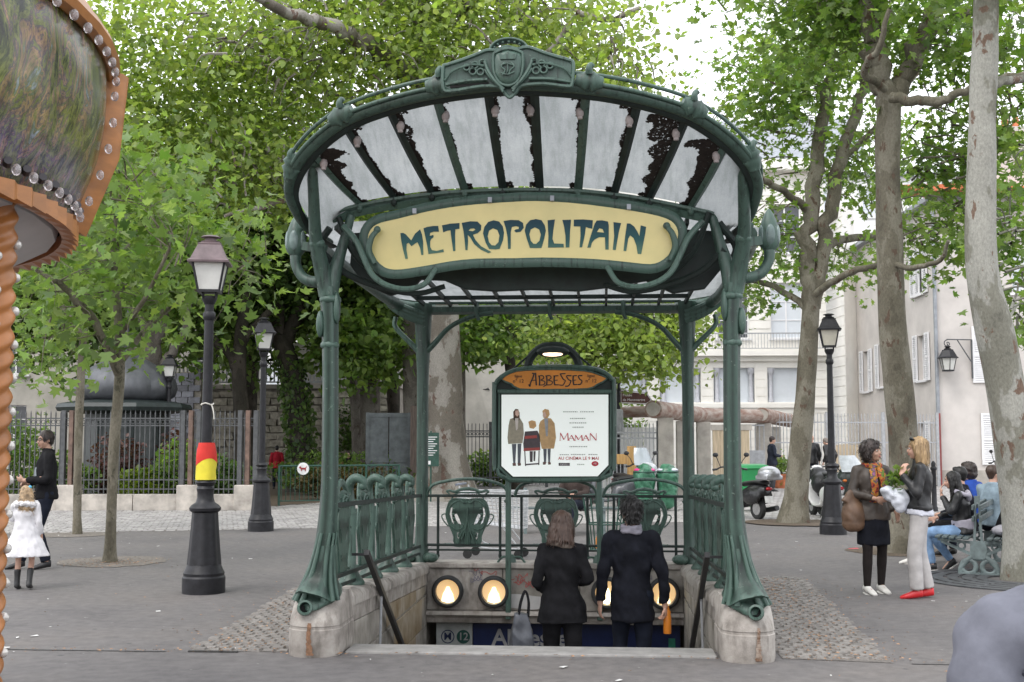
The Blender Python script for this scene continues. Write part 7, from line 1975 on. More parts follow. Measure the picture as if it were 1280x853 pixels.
for x, y, lab, mtop, ctop in ((1.56, 18.6, 'green plastic litter bag on a hoop with a pink lid', (.70, .05, .25), 'pink_lid'), (2.1, 18.75, 'green plastic litter bag on a hoop with a whitish lid', (.56, .60, .68), 'white_lid')):
    t = thing('litter_bag', lab, 'litter bag', (x, y, 0), 0, 'litter bags on hoops')
    b = MB(); b.tube([(0, .27, 0), (0, .27, 1.0)], .03, 8); b.tube([(.25 * math.cos(a), .25 * math.sin(a), .92) for a in [k * PI / 10 for k in range(20)]], .018, 6, closed=True); b.build('hoop_post', M_GREENB, t)
    b = MB(); b.cap((0, 0, .25), (0, 0, .85), .2, .26, 16); me = remesh(b, .025, 2, .03, 6, (1, 1, .3), x); link('bag', me, M_BAG, t)
    b = MB(); b.sphere((0, 0, .96), (.25, .22, .07), 16, 8); b.build('lid', mat(ctop, mtop, .4, var=.1), t)
t = thing('wooden_frame', 'ochre wooden post with a short arm next to the litter bags', 'wooden frame', (1.32, 20.9, 0))
b = MB(); b.box(-.11, .11, -.06, .06, 0, 1.5); b.build('post', M_WOOD, t, bevel=.008); b = MB(); b.box(-.75, -.115, -.05, .05, 1.05, 1.3); b.build('arm', M_WOOD, t, bevel=.008)
t = thing('litter_basket', 'round green barred litter basket behind the right leg of the poster board', 'basket', (.62, 8.3, 0))
b = MB()
for z, r_ in ((.08, .22), (.45, .27), (.86, .33)): b.tube([(r_ * math.cos(a), r_ * math.sin(a), z) for a in [k * PI / 14 for k in range(28)]], .012, 6, closed=True)
b.build('hoop', M_GREENB, t)
b = MB(); b.tube([(0, 0, 0), (0, 0, 0)], .1, 4) if False else None
bb = MB(); bb.tube([(.22, 0, .06), (.26, 0, .4), (.33, 0, .86)], .008, 5); me = bb.mesh('bar'); me.materials.append(M_GREENB)
for k in range(22):
    o = bpy.data.objects.new('bar', me); COL.objects.link(o); o.parent = t; o.rotation_euler = (0, 0, k * 2 * PI / 22)
q = thing('orange_bottle', 'small orange bottle inside the barred litter basket', 'bottle', (.52, 8.2, .1))
b = MB(); b.lathe([(.04, 0), (.04, .14), (.018, .19), (.018, .23)], (0, 0, 0), 10); b.build('bottle_body', mat('bottle_orange', (.65, .22, .02), .4), q)
q = thing('red_packet', 'crumpled red packet at the bottom of the barred litter basket', 'packet', (.68, 8.22, .12))
b = MB(); b.sphere((0, 0, 0), (.1, .06, .035), 8, 5); b.build('packet_body', mat('packet_red', (.5, .03, .03), .5), q)
ct = thing('shopping_cart', 'wire shopping cart standing behind the left cast iron shield panel', 'shopping cart', (-1.0, 7.75, 0), R(172))
M_CHR = mat('cart_wire', (.50, .51, .52), .4, .3, var=.15)
def CT(x, f): return x
bk = [(-.38, -.24, .42), (.38, -.22, .52), (.46, .0, 1.0)]
def bpt(u, v, w):       # u along, v across, w up
    x0 = -.48 + .82 * u; hw = .19 + .07 * w + .05 * u
    return (x0 + .12 * w * (u - .0), (v * 2 - 1) * hw, .42 + .10 * u * (1 - w) + .52 * w)
b = MB()
for w in [k / 9 for k in range(10)]: b.tube([bpt(0, 0, w), bpt(1, 0, w), bpt(1, 1, w), bpt(0, 1, w)], .0065, 4, closed=True)
for u in [k / 15 for k in range(16)]: b.tube([bpt(u, 0, 1), bpt(u, 0, 0), bpt(u, 1, 0), bpt(u, 1, 1)], .006, 4)
for v in [k / 8 for k in range(1, 8)]: b.tube([bpt(1, v, 1), bpt(1, v, 0), bpt(0, v, 0), bpt(0, v, 1)], .006, 4)
b.build('basket_mesh', M_CHR, ct)
b = MB(); b.tube([bpt(0, 0, 1), bpt(1, 0, 1), bpt(1, 1, 1), bpt(0, 1, 1)], .011, 6, closed=True)
for s in (-1, 1):
    b.tube(cr([(.42, s * .26, 1.02), (.33, s * .24, .6), (.25, s * .23, .3), (.1, s * .24, .16), (-.45, s * .2, .14)], 4), .012, 6); b.tube([(-.45, s * .2, .14), (-.2, s * .2, .45)], .01, 6)
b.tube([(.25, -.23, .3), (.25, .23, .3)], .01, 6); b.build('chassis', M_CHR, ct)
b = MB(); b.tube([(.46, -.27, 1.04), (.46, .27, 1.04)], .017, 8); b.build('handle', mat('cart_handle', (.15, .17, .22), .4), ct)
for x, y in ((-.43, -.2), (-.43, .2), (.3, -.24), (.3, .24)):
    b = MB(); b.tube([(x, y - .015, .065), (x, y + .015, .065)], .065, 12, ref=(0, 0, 1)); b.build('castor', mat('rubber', (0, 0, 0)), ct)

# ---- double bench with cast iron ends
bn = thing('double_bench', 'green grey double sided park bench with scrolled cast iron end', 'bench', (5.25, 5.95, 0), R(-22))
M_BENCH = mat('bench_iron', (.15, .19, .19), .5, var=.25, scale=9)
M_SLAT = mat('bench_slat', (.085, .11, .11), .55, var=.25, scale=6)
for y in (0, 1.9):
    b = MB()
    b.prism([(-.06, .40), (-.045, .62), (-.03, .95), (-.035, .98), (.035, .98), (.03, .95), (.045, .62), (.06, .40), (.03, .40), (.018, .60), (.012, .9), (-.012, .9), (-.018, .60), (-.03, .40)], y - .02, y + .02)
    b.prism([(-.07, .2), (-.10, .30), (-.09, .42), (.09, .42), (.10, .30), (.07, .2)], y - .022, y + .022)
    for s in (-1, 1):
        b.tube([(s * (.12 + .085 * math.cos(a)), y, .10 + .085 * math.sin(a)) for a in [k * PI / 8 for k in range(16)]], [(.018, .03)] * 16, 8, ref=(0, 1, 0), closed=True)
        b.tube(cr([(s * .06, y, .25), (s * .11, y, .2), (s * .21, y, .09), (s * .22, y, .02)], 4), [(.022, .03)] * 13, 8, ref=(0, 1, 0))
        b.bar((s * .05, y, .24), (s * .44, y, .41), .03, .035); b.bar((s * .08, y, .40), (s * .48, y, .43), .03, .03)
        b.tube([(s * .20 + .045 * math.cos(a), y, .36 + .045 * math.sin(a)) for a in [k * PI / 6 for k in range(12)]], .014, 6, closed=True)
    b.box(-.24, .24, y - .05, y + .05, 0, .035)
    b.build('end_frame', M_BENCH, bn, angle=50)
sl = MB(); sl.box(-.033, .033, -.12, 2.02, -.014, .014); s0 = None
for s in (-1, 1):
    for k in range(5):
        if s0 is None: s0 = sl.build('slat', M_SLAT, bn, bevel=.006); s0.location = (s * (.14 + k * .082), 0, .452 + .004 * k)
        else: inst(s0, bn, (s * (.14 + k * .082), 0, .452 + .004 * k))
    for k in range(2): inst(s0, bn, (s * .045, 0, .70 + k * .14), (0, R(90 - s * 3), 0))
b2 = thing('back_bench', 'plain green bench beyond the rear railing where a person in jeans sits', 'bench', (-.1, 12.15, 0), R(4))
for k in range(5):
    o = inst(s0, b2, (-1.0, k * .085 - .1, .45), (0, 0, R(-90)))
for x in (-.7, .7):
    b = MB(); b.box(x - .03, x + .03, -.15, .3, .4, .435); b.box(x - .03, x + .03, -.12, -.06, 0, .4); b.box(x - .03, x + .03, .2, .26, 0, .8); b.build('leg', M_BENCH, b2, smooth=False)
for k in range(2): inst(s0, b2, (-1.0, .29, .62 + .13 * k), (R(90), 0, R(-90)))

# bollards near the house
for x, y, lab in ((8.25, 19.1, 'dark bollard seen just above the dark haired girl on the bench'), (7.0, 17.6, 'dark bollard directly behind the blonde woman')):
    t = thing('bollard', lab, 'bollard', (x, y, 0), 0, 'dark bollards by the lane')
    b = MB(); b.lathe([(.08, 0), (.08, .1), (.06, .13), (.055, .95), (.075, .98), (.075, 1.02), (.05, 1.05), (.055, 1.12), (.02, 1.17)], (0, 0, 0), 12); b.build('shaft', M_LIRON, t)

# ---- scooters and the motorbike
M_RUB = mat('rubber', (0, 0, 0)); M_BLKP = mat('black_plastic', (.018, .018, .02), .4, var=.2); M_CHROME = mat('chrome', (.55, .55, .56), .18, .9, var=.1)
M_SCR = mat('windscreen', (.38, .42, .45), .08, var=.15, scale=2); M_RED = mat('tail_red', (.45, .015, .02), .2)
M_SEAT = mat('scooter_seat', (.02, .02, .022), .5, var=.2)
def wheel(par, x, r, w, spokes=0):
    o = MB(); rr = r - w * .5
    o.tube([(x + rr * math.cos(a), 0, r + rr * math.sin(a)) for a in [k * PI / 14 for k in range(28)]], w * .55, 8, ref=(0, 1, 0), closed=True)
    wh = o.build('wheel', M_RUB, par)
    d = MB()
    if spokes:
        for k in range(spokes):
            a = 2 * PI * k / spokes; d.bar((x, 0, r), (x + rr * .9 * math.cos(a), 0, r + rr * .9 * math.sin(a)), .035, .02)
        d.tube([(x + rr * .85 * math.cos(a), 0, r + rr * .85 * math.sin(a)) for a in [k * PI / 12 for k in range(24)]], .016, 6, closed=True); d.tube([(x, -.05, r), (x, .05, r)], .07, 12, ref=(0, 0, 1))
    else: d.tube([(x, -w * .42, r), (x, w * .42, r)], rr * .78, 18, ref=(0, 0, 1))
    d.build('rim', M_CHROME, wh, angle=40)
def scooter(label, loc, rz, paintc, pname, screen=False, topcase=None, apron=False, group='scooters and motorbikes parked on the lane', headl=True, k=1.0):
    """front towards +X"""
    t = thing('scooter', label, 'scooter', loc, rz, group); mp = mat(pname, paintc, .25, var=.08, scale=3)
    wheel(t, .66, .23, .11); wheel(t, -.60, .23, .12)
    b = MB()
    b.tube(cr([(-.95, 0, .62), (-.75, 0, .60), (-.45, 0, .58), (-.2, 0, .48), (-.12, 0, .34)], 4), [(.10, .10), (.13, .12), (.16, .14), (.17, .15), (.175, .16), (.18, .17), (.18, .175), (.18, .17), (.17, .16), (.16, .15), (.155, .14), (.15, .13), (.14, .12), (.14, .10), (.14, .09), (.14, .08), (.14, .07)], 14, ref=(0, 1, 0))
    for s in (-1, 1): b.sphere((-.55, s * .15, .50), (.34, .09, .19), 14, 9)
    b.tube(cr([(-.15, 0, .28), (.15, 0, .25), (.38, 0, .28)], 4), [(.17, .045)] * 9, 12, ref=(0, 1, 0))
    b.tube(cr([(.36, 0, .28), (.46, 0, .5), (.42, 0, .78), (.36, 0, .98)], 4), [(.17, .04), (.19, .045), (.21, .05), (.215, .05), (.21, .05), (.20, .05), (.19, .055), (.17, .06), (.15, .06), (.13, .06), (.11, .06), (.09, .06), (.07, .05)], 14, ref=(0, 1, 0))
    b.tube(cr([(.84, 0, .30), (.78, 0, .46), (.62, 0, .52), (.48, 0, .46)], 4), [(.03, .02)] + [(.075, .03)] * 11 + [(.05, .03)], 12, ref=(0, 1, 0))
    link('body', remesh(b, .026, 3), mp, t)
    b = MB(); b.tube(cr([(-.92, 0, .765), (-.7, 0, .79), (-.45, 0, .77), (-.2, 0, .74), (-.12, 0, .70)], 4), [(.06, .02)] + [(.14, .05)] * 14 + [(.10, .04), (.06, .03)], 12, ref=(0, 1, 0)); b.build('seat', M_SEAT, t)
    b = MB(); b.tube(cr([(.42, .34, 1.03), (.40, .2, 1.08), (.36, 0, 1.04), (.40, -.2, 1.08), (.42, -.34, 1.03)], 4), .018, 8)
    for s in (-1, 1): b.tube([(.41, s * .34, 1.03), (.42, s * .44, 1.02)], .024, 8)
    b.build('handlebar', M_BLKP, t)
    b = MB(); b.sphere((.40, 0, 1.03), (.12, .14, .085), 14, 9); h = b.build('headset', mp, t)
    b = MB(); b.tube([(.50, 0, 1.03), (.53, 0, 1.03)], .07, 16, ref=(0, 0, 1)); b.build('headlamp', M_CHROME, h)
    for s in (-1, 1):
        b = MB(); b.tube(cr([(.41, s * .24, 1.06), (.40, s * .31, 1.2), (.37, s * .38, 1.30)], 4), .009, 6); b.sphere((.37, s * .40, 1.34), (.022, .075, .05), 12, 8); b.build('mirror', M_BLKP, t)
    b = MB(); b.sphere((-1.0, 0, .66), (.05, .075, .04), 12, 7); b.build('tail_light', M_RED, t)
    b = MB(); b.boxm(Matrix.Translation((-.99, 0, .44)) @ Matrix.Rotation(R(12), 4, 'Y'), .012, .2, .14); b.build('number_plate', mat('plate_pale', (.62, .62, .60), .5), t, smooth=False)
    b = MB(); b.tube(cr([(-.3, -.16, .2), (-.6, -.2, .2), (-.98, -.21, .26)], 4), [.03] * 4 + [.055] * 5, 10); b.build('exhaust', M_BLKP, t)
    b = MB(); b.tube([(-.25, .12, .25), (-.32, .2, .01)], .012, 6); b.tube([(-.25, -.12, .25), (-.32, -.2, .01)], .012, 6); b.build('stand', M_BLKP, t)
    b = MB(); b.tube([(.64, .075, .24), (.50, .05, .7)], .022, 8); b.tube([(.64, -.075, .24), (.50, -.05, .7)], .022, 8); b.build('fork', M_BLKP, t)
    if screen:
        b = MB(); n_ = 8; vs = [(.52 + .10 * (1 - (2 * i / n_ - 1) ** 2) - .16 * j / 5 - 0.02, (2 * i / n_ - 1) * (.25 - .08 * (j / 5) ** 2), 1.05 + .42 * j / 5) for j in range(6) for i in range(n_ + 1)]
        b.add(vs + [(x - .006, y, z) for x, y, z in vs], [(j * (n_ + 1) + i, j * (n_ + 1) + i + 1, (j + 1) * (n_ + 1) + i + 1, (j + 1) * (n_ + 1) + i) for j in range(5) for i in range(n_)]); b.build('windscreen', M_SCR, t)
    if topcase is not None:
        b = MB(); b.sphere((-1.0, 0, .98), (.24, .24, .15), 16, 10); b.box(-1.2, -.8, -.2, .2, .84, .93); link('top_case', remesh(b, .025, 3), topcase, t)
    if apron:
        b = MB(); b.sphere((.12, 0, .72), (.26, .22, .25), 12, 8); b.sphere((.3, 0, .9), (.16, .2, .18), 12, 8); link('leg_apron', remesh(b, .03, 3, .012, 8), M_BLKP, t)
    return t
scooter('white scooter with black leg apron seen from behind, beside the leaning plane tree', (5.35, 17.0, 0), R(100), (.74, .74, .73), 'scooter_white', apron=True)
scooter('black scooter with a silver top case behind the right front post', (3.55, 16.6, 0), R(118), (.02, .02, .022), 'scooter_black', topcase=mat('case_silver', (.42, .43, .45), .25, .5, var=.1))
scooter('dark scooter with a round headlamp and windscreen facing the square by the litter bags', (1.35, 20.2, 0), R(-62), (.05, .05, .055), 'scooter_dark', screen=True)
scooter('grey and black scooter half hidden right of the poster board', (.75, 18.9, 0), R(205), (.10, .105, .115), 'scooter_grey', topcase=mat('case_white', (.5, .52, .55), .3))
scooter('white scooter just peeping out left of the pale plane trunk', (11.6, 23.8, 0), R(200), (.74, .74, .73), 'scooter_white', topcase=mat('case_white2', (.72, .72, .73), .4))
mb_t = thing('motorbike', 'dark touring motorbike with grey windscreen and chrome fork behind the right street lamp', 'motorbike', (5.62, 16.6, 0), R(-72), 'scooters and motorbikes parked on the lane')
wheel(mb_t, .74, .31, .11, 8); wheel(mb_t, -.70, .31, .14, 6)
b = MB()
b.sphere((.42, 0, .88), (.26, .25, .26), 14, 10); b.sphere((.30, 0, .62), (.28, .2, .25), 14, 10); b.tube([(.2, 0, .86), (-.2, 0, .84), (-.75, 0, .88)], [(.15, .13), (.15, .12), (.12, .09)], 12, ref=(0, 1, 0)); b.sphere((.0, 0, .45), (.35, .2, .2), 12, 8)
link('fairing', remesh(b, .03, 3), mat('bike_dark', (.06, .075, .07), .25, var=.2), mb_t)
b = MB(); n_ = 8; vs = [(.60 + .10 * (1 - (2 * i / n_ - 1) ** 2) - .26 * j / 5, (2 * i / n_ - 1) * (.27 - .09 * (j / 5) ** 2), 1.0 + .34 * j / 5) for j in range(6) for i in range(n_ + 1)]
b.add(vs + [(x - .006, y, z) for x, y, z in vs], [(j * (n_ + 1) + i, j * (n_ + 1) + i + 1, (j + 1) * (n_ + 1) + i + 1, (j + 1) * (n_ + 1) + i) for j in range(5) for i in range(n_)]); b.build('windscreen', mat('screen_pale', (.50, .53, .55), .1), mb_t)
b = MB(); b.tube([(-.85, 0, .95), (-.5, 0, .92), (-.12, 0, .93)], [(.12, .05), (.16, .06), (.12, .05)], 12, ref=(0, 1, 0)); b.build('seat', M_SEAT, mb_t)
for s in (-1, 1):
    b = MB(); b.tube([(.74, s * .1, .31), (.55, s * .09, .85)], [.034, .028], 10); b.build('fork_leg', M_CHROME, mb_t)
    b = MB(); b.sphere((.46, s * .34, 1.12), (.05, .09, .06), 10, 7); b.tube([(.42, s * .2, 1.0), (.46, s * .32, 1.1)], .012, 6); b.build('mirror', M_BLKP, mb_t)
    b = MB(); b.sphere((.62, s * .22, .82), (.04, .05, .03), 8, 6); b.build('indicator', mat('indicator', (.6, .16, .02), .3), mb_t)
b = MB(); b.sphere((.66, 0, .86), (.05, .12, .08), 12, 8); b.build('headlamp', M_CHROME, mb_t)
b = MB(); b.tube(cr([(.86, 0, .55), (.78, 0, .64), (.6, 0, .62)], 4), [(.07, .015)] * 9, 8, ref=(0, 1, 0)); b.build('mudguard', mat('bike_dark', (0, 0, 0)), mb_t)
# ------------------------------------------------------------------ people
def skinmat(name, c): return mat(name, c, .5, var=.07, scale=14, kind='Object')
SKIN = skinmat('skin', (.52, .31, .23)); SKIN_T = skinmat('skin_tan', (.42, .25, .18)); SKIN_D = skinmat('stocking_skin', (.42, .26, .2))
def cloth(name, c, rough=.85, var=.15, scale=9, bump=.12): return mat(name, c, rough, var=var, scale=scale, bump=bump, bscale=160, kind='Object', spec=.15)
C_BLACK = cloth('cloth_black', (.010, .010, .0115), var=.35); C_NAVY = cloth('cloth_navy', (.010, .011, .016), var=.35); C_LEATH = mat('leather_black', (.012, .012, .013), .42, var=.3, scale=8, kind='Object', bump=.2, bscale=30)
C_JEAN = cloth('denim_dark', (.012, .015, .025)); C_JEANL = cloth('denim_light', (.19, .30, .47), var=.25); C_GREYT = cloth('cloth_lightgrey', (.44, .42, .41), var=.1)
C_SHOEB = mat('shoe_black', (.014, .014, .015), .4); C_SHOEW = mat('shoe_white', (.66, .64, .60), .5); C_SHOER = mat('shoe_red', (.55, .02, .025), .4)
H_BRN = mat('hair_brown', (.055, .032, .022), .45, var=.4, scale=60, kind='Object', stretch=(1, 1, .05)); H_BLK = mat('hair_black', (.010, .009, .009), .5, var=.2, scale=30, kind='Object', stretch=(1, 1, .15))
H_BLD = mat('hair_blonde', (.33, .22, .11), .5, var=.4, scale=60, kind='Object', stretch=(1, 1, .05)); H_DARK = mat('hair_dark_curly', (.03, .02, .017), .5, var=.5, scale=18, kind='Object')
M_EYE = mat('eye_dark', (.02, .015, .012), .2); M_LIP = mat('lip', (.36, .12, .10), .4); M_EYEW = mat('eye_white', (.62, .60, .58), .3)

DEF = dict(pelvis=(0, 0, .96), chest=(0, .0, 1.30), neck=(0, -.01, 1.485), head=(0, .025, 1.635),
           shR=(.185, -.015, 1.42), elR=(.245, -.04, 1.14), wrR=(.26, .05, .90), shL=(-.185, -.015, 1.42), elL=(-.245, -.04, 1.14), wrL=(-.26, .05, .90),
           hpR=(.09, 0, .93), knR=(.10, .02, .50), anR=(.10, -.02, .085), hpL=(-.09, 0, .93), knL=(-.10, .02, .50), anL=(-.10, -.02, .085))

def vl(a, b, t): return Vector(a).lerp(Vector(b), t)

def figure(label, loc, rz, H=1.75, pose=None, skin=None, top=None, bottom=None, shoes=None, hair=None, hairm=None, headdir=(0, 1, 0), tilt=(0, 0, 1),
           fine=.012, hands=True, hem=.12, sleeve=True, foot=None, girth=1.0, group=None, curl=.5, female=False, curlR=None, curlL=None, bare_leg=False, topvs=None, jflare=1.0, wrk=.011):
    J = dict(DEF); J.update(pose or {}); k = H / 1.75
    J = {a: Vector(b) * k for a, b in J.items()}
    t = thing('person', label, 'person', loc, rz, group)
    skin = skin or SKIN; b = MB()
    right = (J['shR'] - J['shL']).normalized()
    w_ = girth; fm = .93 if female else 1.0
    spine = [vl(J['pelvis'], J['chest'], -.18), J['pelvis'], vl(J['pelvis'], J['chest'], .45), J['chest'], vl(J['chest'], J['neck'], .55), J['neck']]
    hw = 1.06 if female else .97
    srad = [(.135 * hw, .10), (.155 * hw, .115), (.128 * fm, .10), (.155 * fm, .115), (.14 * fm, .085), (.06, .06)]
    hip_r = (J['hpR'] - J['hpL']).normalized()
    b.tube(cr([tuple(s) + tuple(q) for s, q in zip(spine, srad)], 4)and [c[:3] for c in cr([tuple(s) + tuple(q) for s, q in zip(spine, srad)], 4)], [(c[3] * k * w_, c[4] * k * w_) for c in cr([tuple(s) + tuple(q) for s, q in zip(spine, srad)], 4)], 16, ref=right)
    # head
    f = Vector(headdir).normalized(); u = Vector(tilt); u = (u - f * u.dot(f)).normalized(); r = f.cross(u)
    HM = Matrix((r, f, u)).transposed(); H4 = HM.to_4x4(); hc = J['head']
    def hp(x, y, z): return hc + HM @ Vector((x * k, y * k, z * k))
    b.cap(J['neck'] - Vector((0, 0, .02 * k)), hp(0, -.02, -.07), .056 * k * fm, .05 * k * fm, 12)
    b.sphere(hp(0, -.012, .025), (.073 * k, .092 * k, .09 * k), 16, 12, HM)
    b.sphere(hp(0, .022, -.04), (.058 * k * fm, .066 * k, .075 * k), 14, 10, HM)
    b.sphere(hp(0, .06, -.092), (.026 * k, .024 * k, .02 * k), 10, 8, HM)
    b.tube([hp(0, .082, .012), hp(0, .10, -.018), hp(0, .104, -.03), hp(0, .085, -.038)], [.008 * k, .012 * k, .015 * k, .01 * k], 8)
    b.sphere(hp(0, .078, .022), (.045 * k, .014 * k, .010 * k), 10, 6, HM)
    for s in (-1, 1):
        b.sphere(hp(s * .072, -.01, -.012), (.010 * k, .02 * k, .031 * k), 8, 6, HM); b.sphere(hp(s * .036, .062, -.035), (.022 * k, .02 * k, .022 * k), 8, 6, HM)
    b.sphere(hp(0, .082, -.062), (.022 * k, .012 * k, .010 * k), 8, 6, HM)
    hdirs = {}
    for S, s in (('R', 1), ('L', -1)):
        sh, el, wr = J['sh' + S], J['el' + S], J['wr' + S]
        b.cap(sh, el, .05 * k * fm, .04 * k * fm, 12); b.tube([el, vl(el, wr, .35), wr], [.041 * k * fm, .039 * k * fm, .027 * k * fm], 12); b.sphere(wr, .028 * k * fm, 10, 7)
        d = (J['hd' + S] if 'hd' + S in J else (wr - el)).normalized()
        n_ = (pose or {}).get('pn' + S); n_ = Vector(n_) if n_ else Vector((-s, 0, 0)) + Vector((0, .35, 0))
        n_ = (n_ - d * n_.dot(d)).normalized(); ac = d.cross(n_)
        hs = .94 if female else 1.0
        PMx = Matrix((ac, d, n_)).transposed()
        b.sphere(wr + d * .05 * k * hs, (.040 * k * hs, .055 * k * hs, .017 * k * hs), 12, 8, PMx)
        if hands:
            cu = {'R': curlR, 'L': curlL}[S]; cu = curl if cu is None else cu
            for i, (o, L) in enumerate(((-1.5, .9), (-.5, 1.0), (.5, .95), (1.5, .76))):
                p0 = wr + (d * (.088 - .004 * abs(o)) + ac * o * .0195) * k * hs; dd = d.copy(); pts = [p0 - d * .03 * k, p0]
                for q, l in enumerate((.042, .028, .022)):
                    ang = cu * (.75, 1.0, .7)[q]; dd = (Matrix.Rotation(ang, 3, ac) @ dd); dd = dd if dd.dot(n_) >= -.9 else dd
                    p0 = p0 + dd * l * L * k * hs; pts.append(p0)
                if (pts[-1] - pts[1]).dot(n_) < 0:      # close towards the palm
                    p0 = pts[1]; dd = d.copy(); pts = pts[:2]
                    for q, l in enumerate((.042, .028, .022)):
                        dd = Matrix.Rotation(-cu * (.75, 1.0, .7)[q], 3, ac) @ dd; p0 = p0 + dd * l * L * k * hs; pts.append(p0)
                b.tube(pts, [.0098 * k, .0096 * k, .009 * k, .0083 * k, .0072 * k], 8)
            tp = wr + (d * .025 + ac * -.032 * 1) * k * hs; td = (d * .75 - ac * .55 + n_ * .45).normalized()
            side = -1 if (ac.dot(Vector((0, 1, 0))) > 0) else 1
            td = (d * .75 - ac * .5 * (1) + n_ * .5).normalized()
            b.tube([tp, tp + td * .032 * k, tp + (td * .032 + (td + d * .5).normalized() * .03) * k, tp + (td * .032 + (td + d * .9).normalized() * .052) * k], [.013 * k, .0115 * k, .0105 * k, .008 * k], 8)
    for S in 'RL':
        h_, kn, an = J['hp' + S], J['kn' + S], J['an' + S]
        b.tube(cr([tuple(h_) + (.085,), tuple(vl(h_, kn, .5)) + (.072,), tuple(kn) + (.052,), tuple(vl(kn, an, .35)) + (.053,), tuple(an) + (.035,)], 3)and [c[:3] for c in cr([tuple(h_) + (.085,), tuple(vl(h_, kn, .5)) + (.072,), tuple(kn) + (.052,), tuple(vl(kn, an, .35)) + (.053,), tuple(an) + (.035,)], 3)],
               [c[3] * k * (.95 if female else 1) for c in cr([(.085,) * 4, (.072,) * 4, (.052,) * 4, (.053,) * 4, (.035,) * 4], 3)], 12)
        b.sphere(h_, .085 * k, 12, 8)
    fd = {}
    for S in 'RL':
        an = J['an' + S]; fdv = Vector((pose or {}).get('ft' + S, (0, 1, -.12))).normalized(); fd[S] = fdv
        b.tube([an - fdv * .03 * k, an + fdv * .06 * k + Vector((0, 0, -.03 * k)), an + fdv * .14 * k + Vector((0, 0, -.045 * k))], [.036 * k, .034 * k, .022 * k], 10)
    link('body', remesh(b, fine if hands else fine * 1.3, 2), skin, t)
    # eyes, lips
    if hands:
        for s in (-1, 1):
            e = MB(); e.sphere(hp(s * .032, .078, .004), (.0135 * k, .008 * k, .0075 * k), 10, 6, HM); eo = e.build('eye', M_EYEW, t)
            e = MB(); e.sphere(hp(s * .032, .0845, .004), (.0065 * k, .004 * k, .0065 * k), 8, 6, HM); e.build('iris', M_EYE, eo)
            e = MB(); e.tube([hp(s * .016, .088, .024), hp(s * .034, .088, .030), hp(s * .052, .076, .024)], [.004 * k, .005 * k, .003 * k], 6); e.build('eyebrow', hairm or H_BRN, t)
        e = MB(); e.sphere(hp(0, .091, -.058), (.021 * k, .007 * k, .005 * k), 10, 6, HM); e.sphere(hp(0, .090, -.067), (.019 * k, .008 * k, .006 * k), 10, 6, HM); e.build('lips', M_LIP, t)
    cv = topvs or fine * 1.25
    if top is not None:
        b = MB(); dn = (J['pelvis'] - J['chest']).normalized() if hem < .2 else Vector((0, 0, -1))
        sp = [J['pelvis'] + dn * hem * k, J['pelvis'], vl(J['pelvis'], J['chest'], .45), J['chest'], vl(J['chest'], J['neck'], .5), vl(J['chest'], J['neck'], .92)]
        sr = [(.200 * hw * jflare, .150 * jflare), (.188 * hw, .143), (.162 * fm, .125), (.178 * fm, .132), (.16 * fm, .105), (.082, .08)]
        cc = cr([tuple(s) + tuple(q) for s, q in zip(sp, sr)], 4); b.tube([c[:3] for c in cc], [(c[3] * k * w_, c[4] * k * w_) for c in cc], 20, ref=right)
        for S in 'RL':
            sh, el, wr = J['sh' + S], J['el' + S], J['wr' + S]
            e_ = vl(el, wr, .9)
            cc = cr([tuple(sh) + (.066,), tuple(vl(sh, el, .5)) + (.062,), tuple(el) + (.056,), tuple(vl(el, wr, .5)) + (.051,), tuple(e_) + (.044,)], 4)
            b.tube([c[:3] for c in cc], [c[3] * k * fm for c in cc], 14); b.sphere(sh, .069 * k * fm, 12, 9); b.sphere(el, .060 * k * fm, 12, 8)
            b.tube([sh, vl(J['chest'], J['neck'], .75)], [.066 * k * fm, .068 * k * fm], 12)
        b.tube([vl(J['chest'], J['neck'], .8), J['neck'] + Vector((0, -.012, .035)) * k], [(.092 * k, .085 * k), (.074 * k, .076 * k)], 16, ref=right)
        link('jacket', remesh(b, cv, 3, wrk * k, 8 / k, seed=loc[0] * 3), top, t)
    if bottom is not None and bottom[0] == 'trousers':
        b = MB(); fl = bottom[2] if len(bottom) > 2 else 1.0
        b.tube([vl(J['pelvis'], J['chest'], .2), J['pelvis'], vl(J['pelvis'], J['chest'], -.2)], [(.15 * hw * k, .115 * k), (.165 * hw * k, .125 * k), (.15 * hw * k, .11 * k)], 18, ref=hip_r)
        for S in 'RL':
            h_, kn, an = J['hp' + S], J['kn' + S], J['an' + S]
            cc = cr([tuple(h_) + (.102,), tuple(vl(h_, kn, .5)) + (.088,), tuple(kn) + (.068 * fl,), tuple(vl(kn, an, .45)) + (.066 * fl,), tuple(vl(kn, an, .97)) + (.056 * fl ** 1.5,)], 4)
            b.tube([c[:3] for c in cc], [c[3] * k for c in cc], 14); b.sphere(h_, .102 * k, 12, 8); b.sphere(kn, .066 * fl * k, 12, 8)
        link('trousers', remesh(b, cv, 3, .0065 * k, 7 / k, (1, 1, .8), seed=loc[1]), bottom[1], t)
    if bottom is not None and bottom[0] == 'skirt':
        b = MB(); z0 = bottom[2] * k; p = J['pelvis']
        b.tube([vl(p, J['chest'], .3), p, (p.x, p.y + .01, (p.z + z0) / 2), (p.x, p.y + .01, z0)], [(.15 * k, .115 * k), (.18 * k, .14 * k), (.19 * k, .155 * k), (.195 * k * bottom[3], .165 * k * bottom[3])], 20, ref=right)
        link('skirt', remesh(b, cv, 3, .008 * k, 7 / k, (1, 1, .25), seed=loc[1]), bottom[1], t)
